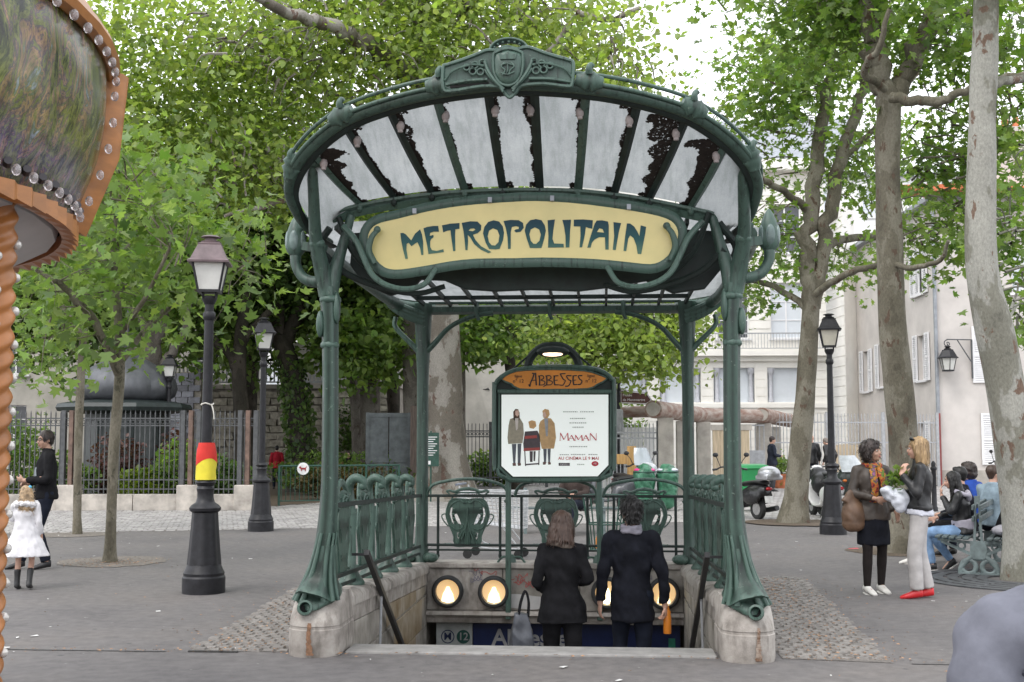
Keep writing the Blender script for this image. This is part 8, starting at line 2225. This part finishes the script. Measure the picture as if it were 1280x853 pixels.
    if shoes is not None:
        for S in 'RL':
            an = J['an' + S]; fv = fd[S]; b = MB(); dz = Vector((0, 0, 1)); up2 = (dz - fv * dz.dot(fv)).normalized()
            lo = up2 * -.042 * k
            b.tube([an - fv * .055 * k + lo * .6, an + fv * .0 * k + lo * .5, an + fv * .07 * k + lo * .9, an + fv * .14 * k + lo * 1.15, an + fv * .19 * k + lo * 1.35], [(.034 * k, .045 * k), (.042 * k, .052 * k), (.046 * k, .038 * k), (.045 * k, .028 * k), (.028 * k, .018 * k)], 14, ref=right if abs(right.dot(fv)) < .8 else (0, 1, 0))
            if shoes[0] != 'boot': so = link('shoe', remesh(b, .011, 2), shoes[1], t)
            else:
                b.tube([an + lo * .5, vl(an, J['kn' + S], .3), vl(an, J['kn' + S], .62)], [.05 * k, .05 * k, .06 * k], 12); so = link('boot', remesh(b, .011, 2), shoes[1], t)
            if len(shoes) > 2:
                s_ = MB(); M_ = Matrix((up2.cross(fv) * -1, fv, up2)).transposed()
                s_.sphere(an + fv * .06 * k + lo * 1.9, (.047 * k, .135 * k, .014 * k), 14, 6, M_); s_.build('sole', shoes[2], so)
    if hair:
        b = MB(); hm = hairm or H_BRN
        wr_, wf, vs_ = .006, 30, .011
        if hair == 'short':
            b.sphere(hp(0, -.022, .038), (.086 * k, .10 * k, .097 * k), 16, 12, HM); b.sphere(hp(0, -.05, -.02), (.066 * k, .05 * k, .065 * k), 12, 8, HM); b.sphere(hp(0, .045, .095), (.055 * k, .04 * k, .03 * k), 10, 7, HM)
        elif hair == 'tousled':
            b.sphere(hp(0, -.022, .045), (.100 * k, .112 * k, .108 * k), 16, 12, HM); b.sphere(hp(0, -.06, -.03), (.074 * k, .055 * k, .075 * k), 12, 8, HM); b.sphere(hp(.02, .03, .10), (.06 * k, .05 * k, .04 * k), 10, 7, HM); wr_ = .016; wf = 22
        elif hair == 'crop':
            b.sphere(hp(0, -.020, .032), (.083 * k, .099 * k, .094 * k), 16, 12, HM); b.sphere(hp(0, -.05, -.02), (.072 * k, .054 * k, .062 * k), 12, 8, HM); wr_ = .003
        elif hair == 'bob':
            b.sphere(hp(0, -.025, .035), (.098 * k, .104 * k, .10 * k), 16, 12, HM)
            b.tube([hp(0, -.05, .03), hp(0, -.06, -.05), hp(0, -.065, -.175)], [(.098 * k, .066 * k), (.112 * k, .072 * k), (.122 * k, .062 * k)], 14, ref=r)
            for s in (-1, 1): b.tube([hp(s * .072, .01, .05), hp(s * .088, .0, -.04), hp(s * .088, -.015, -.16)], [.03 * k, .032 * k, .024 * k], 10)
            wr_ = .008; wf = 34
        elif hair == 'curly':
            b.sphere(hp(0, -.03, .045), (.118 * k, .115 * k, .105 * k), 16, 12, HM); b.sphere(hp(0, -.06, -.035), (.115 * k, .07 * k, .085 * k), 12, 8, HM)
            for s in (-1, 1): b.sphere(hp(s * .095, -.01, -.02), (.04 * k, .05 * k, .078 * k), 10, 7, HM)
            b.sphere(hp(0, .05, .098), (.06 * k, .04 * k, .03 * k), 10, 7, HM); wr_ = .018; wf = 20
        elif hair == 'long':
            b.sphere(hp(0, -.022, .035), (.086 * k, .097 * k, .093 * k), 16, 12, HM)
            b.tube([hp(0, -.05, .03), hp(0, -.07, -.08), hp(0, -.09, -.2), hp(0, -.10, -.34), hp(0, -.10, -.42)], [(.084 * k, .055 * k), (.10 * k, .055 * k), (.11 * k, .05 * k), (.09 * k, .04 * k), (.05 * k, .025 * k)], 14, ref=r)
            for s in (-1, 1): b.tube([hp(s * .068, .015, .05), hp(s * .085, .01, -.06), hp(s * .09, .02, -.2), hp(s * .075, .02, -.28)], [.028 * k, .032 * k, .03 * k, .015 * k], 10)
            wr_ = .008; wf = 30
        elif hair == 'girl_curls':
            b.sphere(hp(0, -.025, .04), (.095 * k, .105 * k, .10 * k), 16, 12, HM); b.tube([hp(0, -.06, .02), hp(0, -.09, -.12), hp(0.02, -.10, -.24), hp(.05, -.10, -.36)], [(.10 * k, .06 * k), (.13 * k, .07 * k), (.13 * k, .07 * k), (.06 * k, .04 * k)], 14, ref=r); wr_ = .022; wf = 16
        hme = remesh(b, vs_ * (1 if hands else 1.3), 2, wr_ * k, wf, (1, 1, .25 if hair in ('curly', 'tousled', 'girl_curls') else .05))
        ho = link('hair', hme, hm, t)
        if hands:                              # loose locks over the hair
            q_ = random.Random(int(H * 1000)); s_ = MB(); cur = hair in ('curly', 'girl_curls'); V = hme.vertices
            for _ in range(900 if hair != 'crop' else 500):
                v = V[q_.randrange(len(V))]; n0 = v.normal.copy(); p = v.co + n0 * .002; L = []
                if (p - hc).dot(f) > .055 * k and (p - hc).dot(u) < .07 * k: continue
                crown = hp(.01, -.05, .14); w = q_.uniform(.0025, .006) * k
                d = (p - crown); d = d - n0 * d.dot(n0); d = d.normalized() if d.length > 1e-5 else Vector((0, 0, -1))
                d = (d + Vector((0, 0, -.7)) + Vector((q_.gauss(0, .25), q_.gauss(0, .25), q_.gauss(0, .2))) * (2.2 if cur or hair == 'tousled' else .6)).normalized()
                st = q_.uniform(.012, .022) * k * (.6 if hair in ('crop', 'short', 'tousled') else 1)
                sd = d.cross(n0)
                if sd.length < 1e-4: continue
                sd = sd.normalized() * w
                for j in range(4):
                    lift = n0 * (.004 * j * (1.4 if cur or hair == 'tousled' else .5)) * k * math.sin(j * .9)
                    c = p + d * st * j + lift; ta = 1 - .25 * j; L += [c - sd * ta, c + sd * ta]
                    if cur: d = (d + Vector((q_.gauss(0, .4), q_.gauss(0, .4), -.1))).normalized()
                s_.add(L, [(0, 1, 3, 2), (2, 3, 5, 4), (4, 5, 7, 6)])
            s_.build('hair_locks', hm, ho, kind='stuff', fix=False)
    return t, J, hp, HM, k

def part(mb, name, m, t, vs=.012, wr=0., wf=10, ws=(1, 1, .45), sm=2): return link(name, remesh(mb, vs, sm, wr, wf, ws), m, t)

# --- the couple going down the stairs (seen from behind, facing +Y)
stand_step = dict(knL=(-.10, .10, .52), anL=(-.10, .0, .1))
t, J, hp, HM, k = figure('woman in black jacket with brown bob going down the stairs', (.22, 1.22, -.66), R(2), 1.70,
    dict(elR=(.235, -.05, 1.15), wrR=(.16, .18, 1.10), elL=(-.235, -.06, 1.13), wrL=(-.15, .18, 1.02), shR=(.165, -.015, 1.415), shL=(-.165, -.015, 1.415), **stand_step), top=C_BLACK, bottom=('trousers', C_BLACK, 1.15), shoes=('shoe', C_SHOEB), hair='bob', hairm=mat('hair_auburn', (.060, .032, .021), .45, var=.2, scale=60, kind='Object', stretch=(1, 1, .05)),
    headdir=(.15, 1, -.25), wrk=.02, hem=.20, female=True, girth=1.0, jflare=1.08, fine=.011)
b = MB(); b.tube(cr([(.09 * math.cos(a), -.01 + .075 * math.sin(a), 1.425 + .012 * math.sin(a * 2)) for a in [q * PI / 8 for q in range(16)]], 2, closed=True), .028, 8, closed=True)
part(b, 'collar_scarf', cloth('scarf_taupe', (.20, .165, .14)), t, .011, .006, 18)
bg = thing('shoulder_bag', 'slouchy dark grey shoulder bag hanging on the arm of the woman in black', 'bag', (-.13, 1.12, -.04), R(10))
b = MB(); b.loft([[(x, y, z) for x, y in ((-w, -d), (-w * .5, -d * 1.25), (w * .5, -d * 1.2), (w, -d), (w, d), (w * .4, d * 1.2), (-w * .5, d * 1.1), (-w, d))] for w, d, z in ((.075, .05, -.16), (.105, .07, -.13), (.10, .065, 0.), (.075, .045, .14), (.06, .03, .21))]); link('bag_body', remesh(b, .012, 3, .016, 8, (1, 1, .3)), mat('bag_grey', (.055, .06, .072), .38, var=.25, scale=10, kind='Object'), bg)
b = MB()
for y in (-.03, .035): b.tube(cr([(-.03, y, .18), (-.01, y, .30), (.03, y * .6, .40), (.06, y, .31), (.055, y, .18)], 5), .009, 6)
b.build('strap', C_BLACK, bg)
t, J, hp, HM, k = figure('man in dark jacket with tousled black hair going down the stairs', (.84, 1.42, -.66), R(1), 1.80,
    dict(elR=(.262, -.05, 1.13), wrR=(.285, .0, .84), elL=(-.255, -.03, 1.12), wrL=(-.275, .02, .855), pnR=(-1, .2, 0), **stand_step), top=C_NAVY, bottom=('trousers', C_JEAN, 1.0), shoes=('shoe', C_SHOEB), hair='tousled', hairm=H_BLK,
    headdir=(-.22, 1, -.12), wrk=.02, hem=.25, girth=1.0, curlR=.95, fine=.011)
b = MB()
for z, r_ in ((1.515, .078), (1.545, .074), (1.572, .07)): b.tube([(r_ * 1.12 * math.cos(a), -.012 + r_ * math.sin(a), z + .01 * math.sin(a + z * 40)) for a in [q * PI / 10 for q in range(20)]], .019, 8, closed=True)
part(b, 'scarf', mat('scarf_grey', (.20, .19, .225), .85, var=.35, scale=30, kind='Object', stretch=(.4, .4, 3)), t, .010, .005, 22)
bt = thing('drink_bottle', 'orange drink bottle held in the right hand of the man going down the stairs', 'bottle', (1.155, 1.46, -.045), R(0))
b = MB(); b.lathe([(.034, 0), (.036, .01), (.036, .15), (.032, .17), (.034, .19), (.018, .225), (.018, .245)], (0, 0, 0), 18); b.build('bottle_body', mat('bottle_label', (.62, .20, .02), .3, var=.1, kind='Object'), bt)

# --- woman with the big brown bag
t, J, hp, HM, k = figure('dark curly haired woman in brown jacket, colourful scarf and black skirt', (3.56, 4.09, 0), R(198), 1.66,
    dict(elR=(.255, .0, 1.16), wrR=(.09, .23, 1.10), elL=(-.25, -.02, 1.13), wrL=(-.235, .12, .93), hdR=(-.9, .3, -.1), pnR=(0, -1, 0), anR=(.12, .05, .085), knR=(.11, .06, .50)), top=mat('leather_brown', (.055, .042, .033), .5, var=.3, scale=8, kind='Object', bump=.2, bscale=40),
    bottom=('skirt', C_NAVY, .56, 1.0), shoes=('shoe', C_SHOEW, C_SHOEW), hair='curly', hairm=H_DARK, skin=SKIN_T, headdir=(-.62, 1, .12), hem=.12, female=True, fine=.012, girth=1.05)
b = MB()
for S in 'RL':
    kn, an = J['kn' + S], J['an' + S]; b.tube([kn + Vector((0, 0, .1)), kn, vl(kn, an, .35), an], [.065, .054, .055, .038], 12)
part(b, 'tights', cloth('tights', (.022, .018, .017)), t, .012)
b = MB(); b.tube(cr([(.085 * math.cos(a), -.0 + .085 * math.sin(a), 1.40) for a in [q * PI / 8 for q in range(16)]], 2, closed=True), .034, 8, closed=True); b.tube(cr([(.05, .10, 1.36), (.06, .15, 1.25), (.05, .15, 1.12), (.06, .13, 1.0)], 4), [(.05, .02)] * 13, 8, ref=(1, 0, 0)); b.tube(cr([(-.05, .10, 1.36), (-.05, .15, 1.27), (-.07, .15, 1.16)], 4), [(.05, .02)] * 9, 8, ref=(1, 0, 0))
def scarfm():
    m, nt, bb = nodes_of('scarf_colours'); v = coord(nt, 'Object'); n = noise(nt, 16, 3, .5, v)
    c = ramp(nt, n.outputs['Fac'], [(.36, (.02, .02, .03)), (.45, (.40, .05, .03)), (.52, (.45, .22, .03)), (.58, (.05, .06, .05)), (.66, (.25, .09, .20))]); nt.links.new(c.outputs[0], bb.inputs['Base Color']); bb.inputs['Roughness'].default_value = .85
    return m
part(b, 'scarf', scarfm(), t, .012, .008, 14)
bg = thing('slouch_bag', 'large tan leather slouch bag hanging from the arm of the dark haired woman', 'bag', (3.30, 3.98, .93), R(20))
b = MB(); b.sphere((.03, 0, -.06), (.14, .095, .18), 16, 10); b.sphere((.03, 0, -.17), (.135, .09, .09), 14, 8); b.tube([(0, 0, .05), (.04, 0, .2)], [(.13, .06), (.05, .03)], 12); link('bag_body', remesh(b, .015, 3, .016, 6), mat('bag_tan', (.13, .075, .045), .5, var=.25, scale=8, kind='Object'), bg)
b = MB(); b.tube(cr([(.0, 0, .12), (.06, .02, .26), (.12, .04, .34), (.16, .03, .25), (.1, 0, .1)], 4), .014, 8); b.build('strap', mat('strap_red', (.14, .045, .035), .5), bg)

# --- blonde woman
t, J, hp, HM, k = figure('blonde woman in black leather jacket, pale trousers and red shoes', (3.97, 3.72, 0), R(80), 1.70,
    dict(chest=(0, -.02, 1.30), neck=(0, -.02, 1.485), head=(0, .005, 1.635), elL=(-.25, .03, 1.15), wrL=(-.14, .19, 1.36), hdL=(.15, -.35, .9), pnL=(.6, -.5, 0), elR=(.25, -.02, 1.15), wrR=(.13, .24, 1.12), hdR=(-.5, .7, .1), pnR=(-.6, -.4, 0),
         anR=(.08, -.08, .085), knR=(.10, .0, .50), anL=(-.09, .05, .085), knL=(-.10, .07, .50)), top=C_LEATH, bottom=('trousers', C_GREYT, 1.18), shoes=('shoe', C_SHOER), hair='bob', hairm=H_BLD, headdir=(.12, 1, -.02), hem=-.06, female=True, fine=.012, jflare=.98)
b = MB(); b.tube([hp(-.078, .03, .10), hp(0, .055, .115), hp(.078, .03, .10)], .012, 6); b.sphere(hp(-.03, .06, .11), (.03, .015, .02), 8, 6); b.sphere(hp(.03, .06, .11), (.03, .015, .02), 8, 6); b.build('sunglasses', C_SHOEB, t)
b = MB(); b.tube([vl(J['pelvis'], J['chest'], -.16), vl(J['pelvis'], J['chest'], .0), vl(J['pelvis'], J['chest'], .2)], [(.198, .152), (.19, .146), (.15, .12)], 18, ref=(1, 0, 0)); part(b, 'shirt', cloth('shirt_pale', (.55, .56, .62)), t, .016, .01, 8)
bg = thing('plastic_bag', 'crumpled white plastic bag with green leaves held by the blonde woman', 'bag', (3.70, 3.70, 1.10), 0)
b = MB(); b.sphere((0, 0, .0), (.12, .09, .08), 14, 9); b.sphere((.07, -.02, -.06), (.10, .08, .13), 14, 9); b.sphere((-.06, 0, .04), (.08, .07, .05), 12, 8); link('bag_body', remesh(b, .014, 2, .022, 9, (1, 1, 1)), mat('bag_white', (.62, .64, .70), .35, var=.12, scale=12, kind='Object'), bg)
lv = thing('leafy_bunch', 'bunch of green leaves sticking out of the white plastic bag', 'leaves', (3.73, 3.68, 1.17), 0); rg = np.random.default_rng(3)
link('leaf_mass', leaf_mesh('leaf_mass', rg.normal(size=(70, 3)) * np.array([.05, .04, .06]) + np.array([0, 0, .08]), .07, 'mid', rg, droop=-40), LF_MID, lv, kind='stuff')

# --- group on the double bench
SEATP = dict(pelvis=(0, 0, .55), chest=(0, .03, .90), neck=(0, .05, 1.085), head=(0, .09, 1.23), shR=(.18, .04, 1.02), shL=(-.18, .04, 1.02), elR=(.23, .12, .76), wrR=(.12, .34, .70), elL=(-.23, .12, .76), wrL=(-.12, .34, .70),
             hpR=(.09, .02, .53), hpL=(-.09, .02, .53), knR=(.11, .45, .53), knL=(-.11, .45, .53), anR=(.11, .46, .085), anL=(-.11, .46, .085))
bx, by, ba = 5.25, 5.95, R(-22)
def onb(u, v): return (bx + u * math.cos(ba) - v * math.sin(ba), by + u * math.sin(ba) + v * math.cos(ba), 0)
pose = dict(SEATP); pose.update(elL=(-.22, .14, .80), wrL=(-.03, .26, 1.02), hdL=(.1, .1, 1), pnL=(0, -1, 0), knR=(.13, .42, .50), anR=(.16, .16, .12), ftR=(.1, .8, -.6), knL=(-.12, .47, .50), anL=(-.12, .40, .085), ftL=(0, 1, -.12), head=(0, .12, 1.22))
t, J, hp, HM, k = figure('girl with long black hair and light jeans seated on the bench', onb(-.22, .42), ba + R(96), 1.66, pose, top=C_LEATH, bottom=('trousers', C_JEANL, .95), shoes=('shoe', C_SHOEB, C_SHOEW), hair='long', hairm=H_BLK, headdir=(0, 1, -.12), hem=.05, female=True, fine=.013)
b = MB(); b.tube(cr([tuple(Vector((.13 * math.cos(a), .0 + .09 * math.sin(a), .99 + .03 * math.sin(a)))) for a in [q * PI / 7 for q in range(14)]], 2, closed=True), .035, 8, closed=True); b.sphere((0, -.07, .96), (.1, .05, .08), 12, 8); part(b, 'hood', cloth('hood_grey', (.38, .36, .42)), t, .014, .008, 12)
b = MB(); b.tube([(0, -.02, .52), (0, .0, .66)], [(.185, .15), (.175, .14)], 16, ref=(1, 0, 0)); part(b, 'sweater_hem', cloth('hood_grey', (0, 0, 0)), t, .016, .01, 9)
pose = dict(SEATP)
t, J, hp, HM, k = figure('brown haired person in pale denim jacket seated farther along the bench', onb(.02, 1.75), ba + R(-30), 1.72, pose, top=cloth('denim_pale', (.24, .31, .36), var=.25), bottom=('trousers', C_JEAN), shoes=('shoe', C_SHOEB), hair='short', hairm=H_BRN, headdir=(.5, 1, 0), hem=.05, fine=.017, hands=False)
t, J, hp, HM, k = figure('dark haired person in bright blue top mostly hidden behind the pale denim jacket', onb(-.25, 2.3), ba + R(60), 1.74, pose, top=cloth('blue_top', (.03, .08, .36)), bottom=('trousers', C_JEAN), shoes=('shoe', C_SHOEB), hair='curly', hairm=H_DARK, hem=.05, fine=.017, hands=False)
pose = dict(SEATP); pose.update(chest=(0, .10, .88), neck=(0, .2, 1.04), head=(0, .28, 1.15), shR=(.18, .16, .98), shL=(-.18, .16, .98))
t, J, hp, HM, k = figure('person in black leaning forward on the far side of the bench beside the pale trunk', onb(.28, .75), ba + R(-86), 1.75, pose, top=C_BLACK, bottom=('trousers', C_BLACK), shoes=('shoe', C_SHOEB), hair='short', hairm=H_DARK, hem=.1, fine=.017, hands=False)
pose = dict(SEATP); pose.update(knR=(.10, .44, .52), anR=(.1, .62, .085), knL=(-.10, .45, .52), anL=(-.10, .72, .085))
t, J, hp, HM, k = figure('seated person in dark clothes and white shoes half hidden behind the blonde woman', onb(-.24, 1.15), ba + R(92), 1.70, pose, top=C_NAVY, bottom=('trousers', C_BLACK), shoes=('shoe', C_SHOEW, C_SHOEW), hair='short', hairm=H_BLK, hem=.1, fine=.016, hands=False)
t = thing('grey_bag', 'pale grey bag lying on the bench seat in front of the pale trunk', 'bag', onb(.3, .35)[:2] + (.47,), ba)
b = MB(); b.sphere((0, 0, .07), (.17, .3, .07), 14, 8); b.sphere((.02, .1, .09), (.12, .14, .06), 12, 8); link('bag_body', remesh(b, .018, 2, .015, 9), cloth('bag_pale', (.40, .39, .43)), t)

# --- man and girl on the left
pose = dict(elR=(.25, .02, 1.14), wrR=(.10, .27, 1.12), hdR=(-.6, .6, .1), pnR=(0, -1, .3), elL=(-.25, -.02, 1.14), wrL=(-.16, .20, 1.02), knR=(.10, .16, .52), anR=(.10, .02, .1), knL=(-.10, -.04, .50), anL=(-.09, -.30, .11), ftL=(0, .9, -.5))
pose = dict(elL=(-.25, .02, 1.14), wrL=(-.10, .27, 1.12), hdL=(.6, .6, .1), pnL=(0, -1, .3), elR=(.25, -.02, 1.14), wrR=(.15, .22, 1.06), hdR=(-.6, .6, .1), knL=(-.10, .10, .50), anL=(-.09, -.02, .09), knR=(.10, .20, .52), anR=(.10, .27, .09))
t, J, hp, HM, k = figure('dark haired man with glasses in black jacket and jeans walking behind the small girl', (-6.72, 5.85, 0), R(122), 1.80, pose, top=C_BLACK, bottom=('trousers', C_JEAN, 1.1), shoes=('shoe', C_SHOEB), hair='crop', hairm=H_DARK, skin=SKIN_T, headdir=(-.35, 1, -.08), hem=.08, fine=.012)
b = MB()
for s in (-1, 1):
    b.tube([hp(s * .034 + .023 * math.cos(a), .096, .002 + .017 * math.sin(a)) for a in [q * PI / 6 for q in range(12)]], .003, 4, closed=True); b.tube([hp(s * .057, .092, .006), hp(s * .078, .0, .0)], .003, 4)
b.build('glasses', C_SHOEB, t)
b = MB(); b.tube([vl(J['chest'], J['neck'], .6) + Vector((.0, .09, .0)), J['chest'] + Vector((0, .135, -.05)), J['pelvis'] + Vector((0, .12, .12))], [(.05, .01), (.03, .012), (.035, .03)], 10, ref=(1, 0, 0)); b.build('shirt', cloth('shirt_greyblue', (.22, .25, .27)), t)
t, J, hp, HM, k = figure('small girl with curly blonde hair in white flared coat and dark boots, seen from behind', (-5.95, 3.74, 0), R(12), 1.16,
    dict(head=(0, .02, 1.62), elL=(-.24, .06, 1.2), wrL=(-.22, .25, 1.22), knL=(-.1, .02, .5), anR=(.12, -.12, .10), knR=(.11, .06, .5)), top=cloth('coat_white', (.66, .65, .67), var=.06), shoes=('boot', C_SHOEB), hair='girl_curls', jflare=1.75, hairm=mat('hair_child', (.42, .30, .18), .5, var=.5, scale=22, kind='Object'), headdir=(-.3, 1, 0), hem=.40, fine=.011, girth=1.12, wrk=.022, female=True, topvs=.012)
b = MB(); b.tube(cr([(.11 * math.cos(a), -.01 + .09 * math.sin(a), .955 + .01 * math.sin(a * 3)) for a in [q * PI / 8 for q in range(16)]], 2, closed=True), .032, 8, closed=True); part(b, 'fur_collar', cloth('fur_white', (.68, .67, .68)), t, .010, .018, 40, (1, 1, 1))
b = MB(); b.sphere(hp(.05, -.05, .11), (.02, .02, .02), 8, 6); b.build('hair_clip', mat('clip_blue', (.08, .35, .55), .3), t)

# --- men by the railing, far right
pose = dict(elR=(.24, .02, 1.16), wrR=(.10, .26, 1.12), elL=(-.24, .02, 1.16), wrL=(-.10, .26, 1.12))
figure('man in padded navy jacket and grey trousers standing by the concrete pillar', (6.0, 29.5, 0), R(-78), 1.76, pose, top=cloth('padded_navy', (.025, .03, .045)), bottom=('trousers', cloth('grey_dark', (.06, .06, .068))), shoes=('shoe', C_SHOEB), hair='crop', hairm=H_DARK, headdir=(0, 1, -.15), fine=.017, hands=False, girth=1.08)
figure('bald man in black leather jacket with back to us, behind the leaning plane tree', (7.45, 30.6, 0), R(12), 1.80, None, top=C_LEATH, bottom=('trousers', C_JEAN), shoes=('shoe', C_SHOEB), headdir=(.1, 1, 0), fine=.017, hands=False, girth=1.05)
figure('man in black jacket bending his head towards the bald man', (7.95, 30.2, 0), R(40), 1.76, dict(chest=(0, .04, 1.29), neck=(0, .1, 1.46), head=(0, .17, 1.58), shR=(.185, .05, 1.41), shL=(-.185, .05, 1.41)), top=C_LEATH, bottom=('trousers', C_JEAN), shoes=('shoe', C_SHOEB), hair='crop', hairm=mat('hair_grey', (.20, .17, .15), .6), headdir=(0, 1, -.4), fine=.017, hands=False)

# --- people in the garden and behind the railing
pose = dict(SEATP); pose.update(knR=(.10, .44, .52), anR=(.14, .30, .085), knL=(-.10, .43, .55), anL=(-.05, .62, .1), wrR=(.05, .33, .68), wrL=(-.05, .34, .72))
figure('person in dark jeans and grey brown top seated on the bench beyond the railing', (.10, 12.1, 0), R(168), 1.72, pose, top=cloth('top_brown', (.06, .045, .04)), bottom=('trousers', C_JEAN, 1.0), shoes=('shoe', C_SHOEB), hair='short', hairm=H_DARK, hem=.05, fine=.016, hands=False)
figure('far person in a red jacket in the garden in front of the rubble wall', (-10.3, 30.2, 0), R(15), 1.45, None, top=cloth('jacket_red', (.36, .02, .035)), bottom=('trousers', C_JEAN), shoes=('shoe', C_SHOEB), hair='crop', hairm=H_BLK, fine=.018, hands=False)
figure('far person in black seated in the garden left of the open gate', (-7.3, 27.6, 0), R(185), 1.7, SEATP, top=C_BLACK, bottom=('trousers', C_BLACK), shoes=('shoe', C_SHOEB), hair='bob', hairm=H_DARK, fine=.018, hands=False)

# --- shoulder of a passer-by at the lower right corner, back to the camera
t, J, hp, HM, k = figure('passer-by in grey blue jacket close to the camera, only one shoulder in view', (1.455, -7.40, 0), R(6), 1.72, dict(shL=(-.225, -.015, 1.385), elL=(-.275, -.03, 1.10), wrL=(-.27, .06, .86)), top=cloth('jacket_greyblue', (.15, .155, .185), .8, var=.12, scale=20, bump=.06), bottom=('trousers', C_JEAN), shoes=('shoe', C_SHOEB), hair='short', hairm=H_BRN, fine=.012, girth=1.15, topvs=.010, wrk=.02)
b = MB(); sh_ = J['shL']; ax = (J['elL'] - sh_).normalized(); e1 = Vector((1, 0, .35)).normalized(); e1 = (e1 - ax * e1.dot(ax)).normalized(); e2 = ax.cross(e1)
b.tube([sh_ + Vector((.055, 0, 0)) + (e1 * math.cos(a) * .5 + Vector((0, 0, 1)) * math.cos(a)) * .062 + e2 * math.sin(a) * .1 for a in [q * PI / 12 for q in range(24)]], .005, 6, closed=True); b.build('armhole_seam', cloth('seam_grey', (.06, .063, .08)), t)
b = MB(); b.tube([J['neck'] + Vector((.085 * math.cos(a), -.01 + .08 * math.sin(a), .03)) for a in [q * PI / 10 for q in range(20)]], [(.012, .035)] * 20, 6, closed=True, ref=(0, 0, 1)); b.build('collar', cloth('seam_grey', (0, 0, 0)), t)
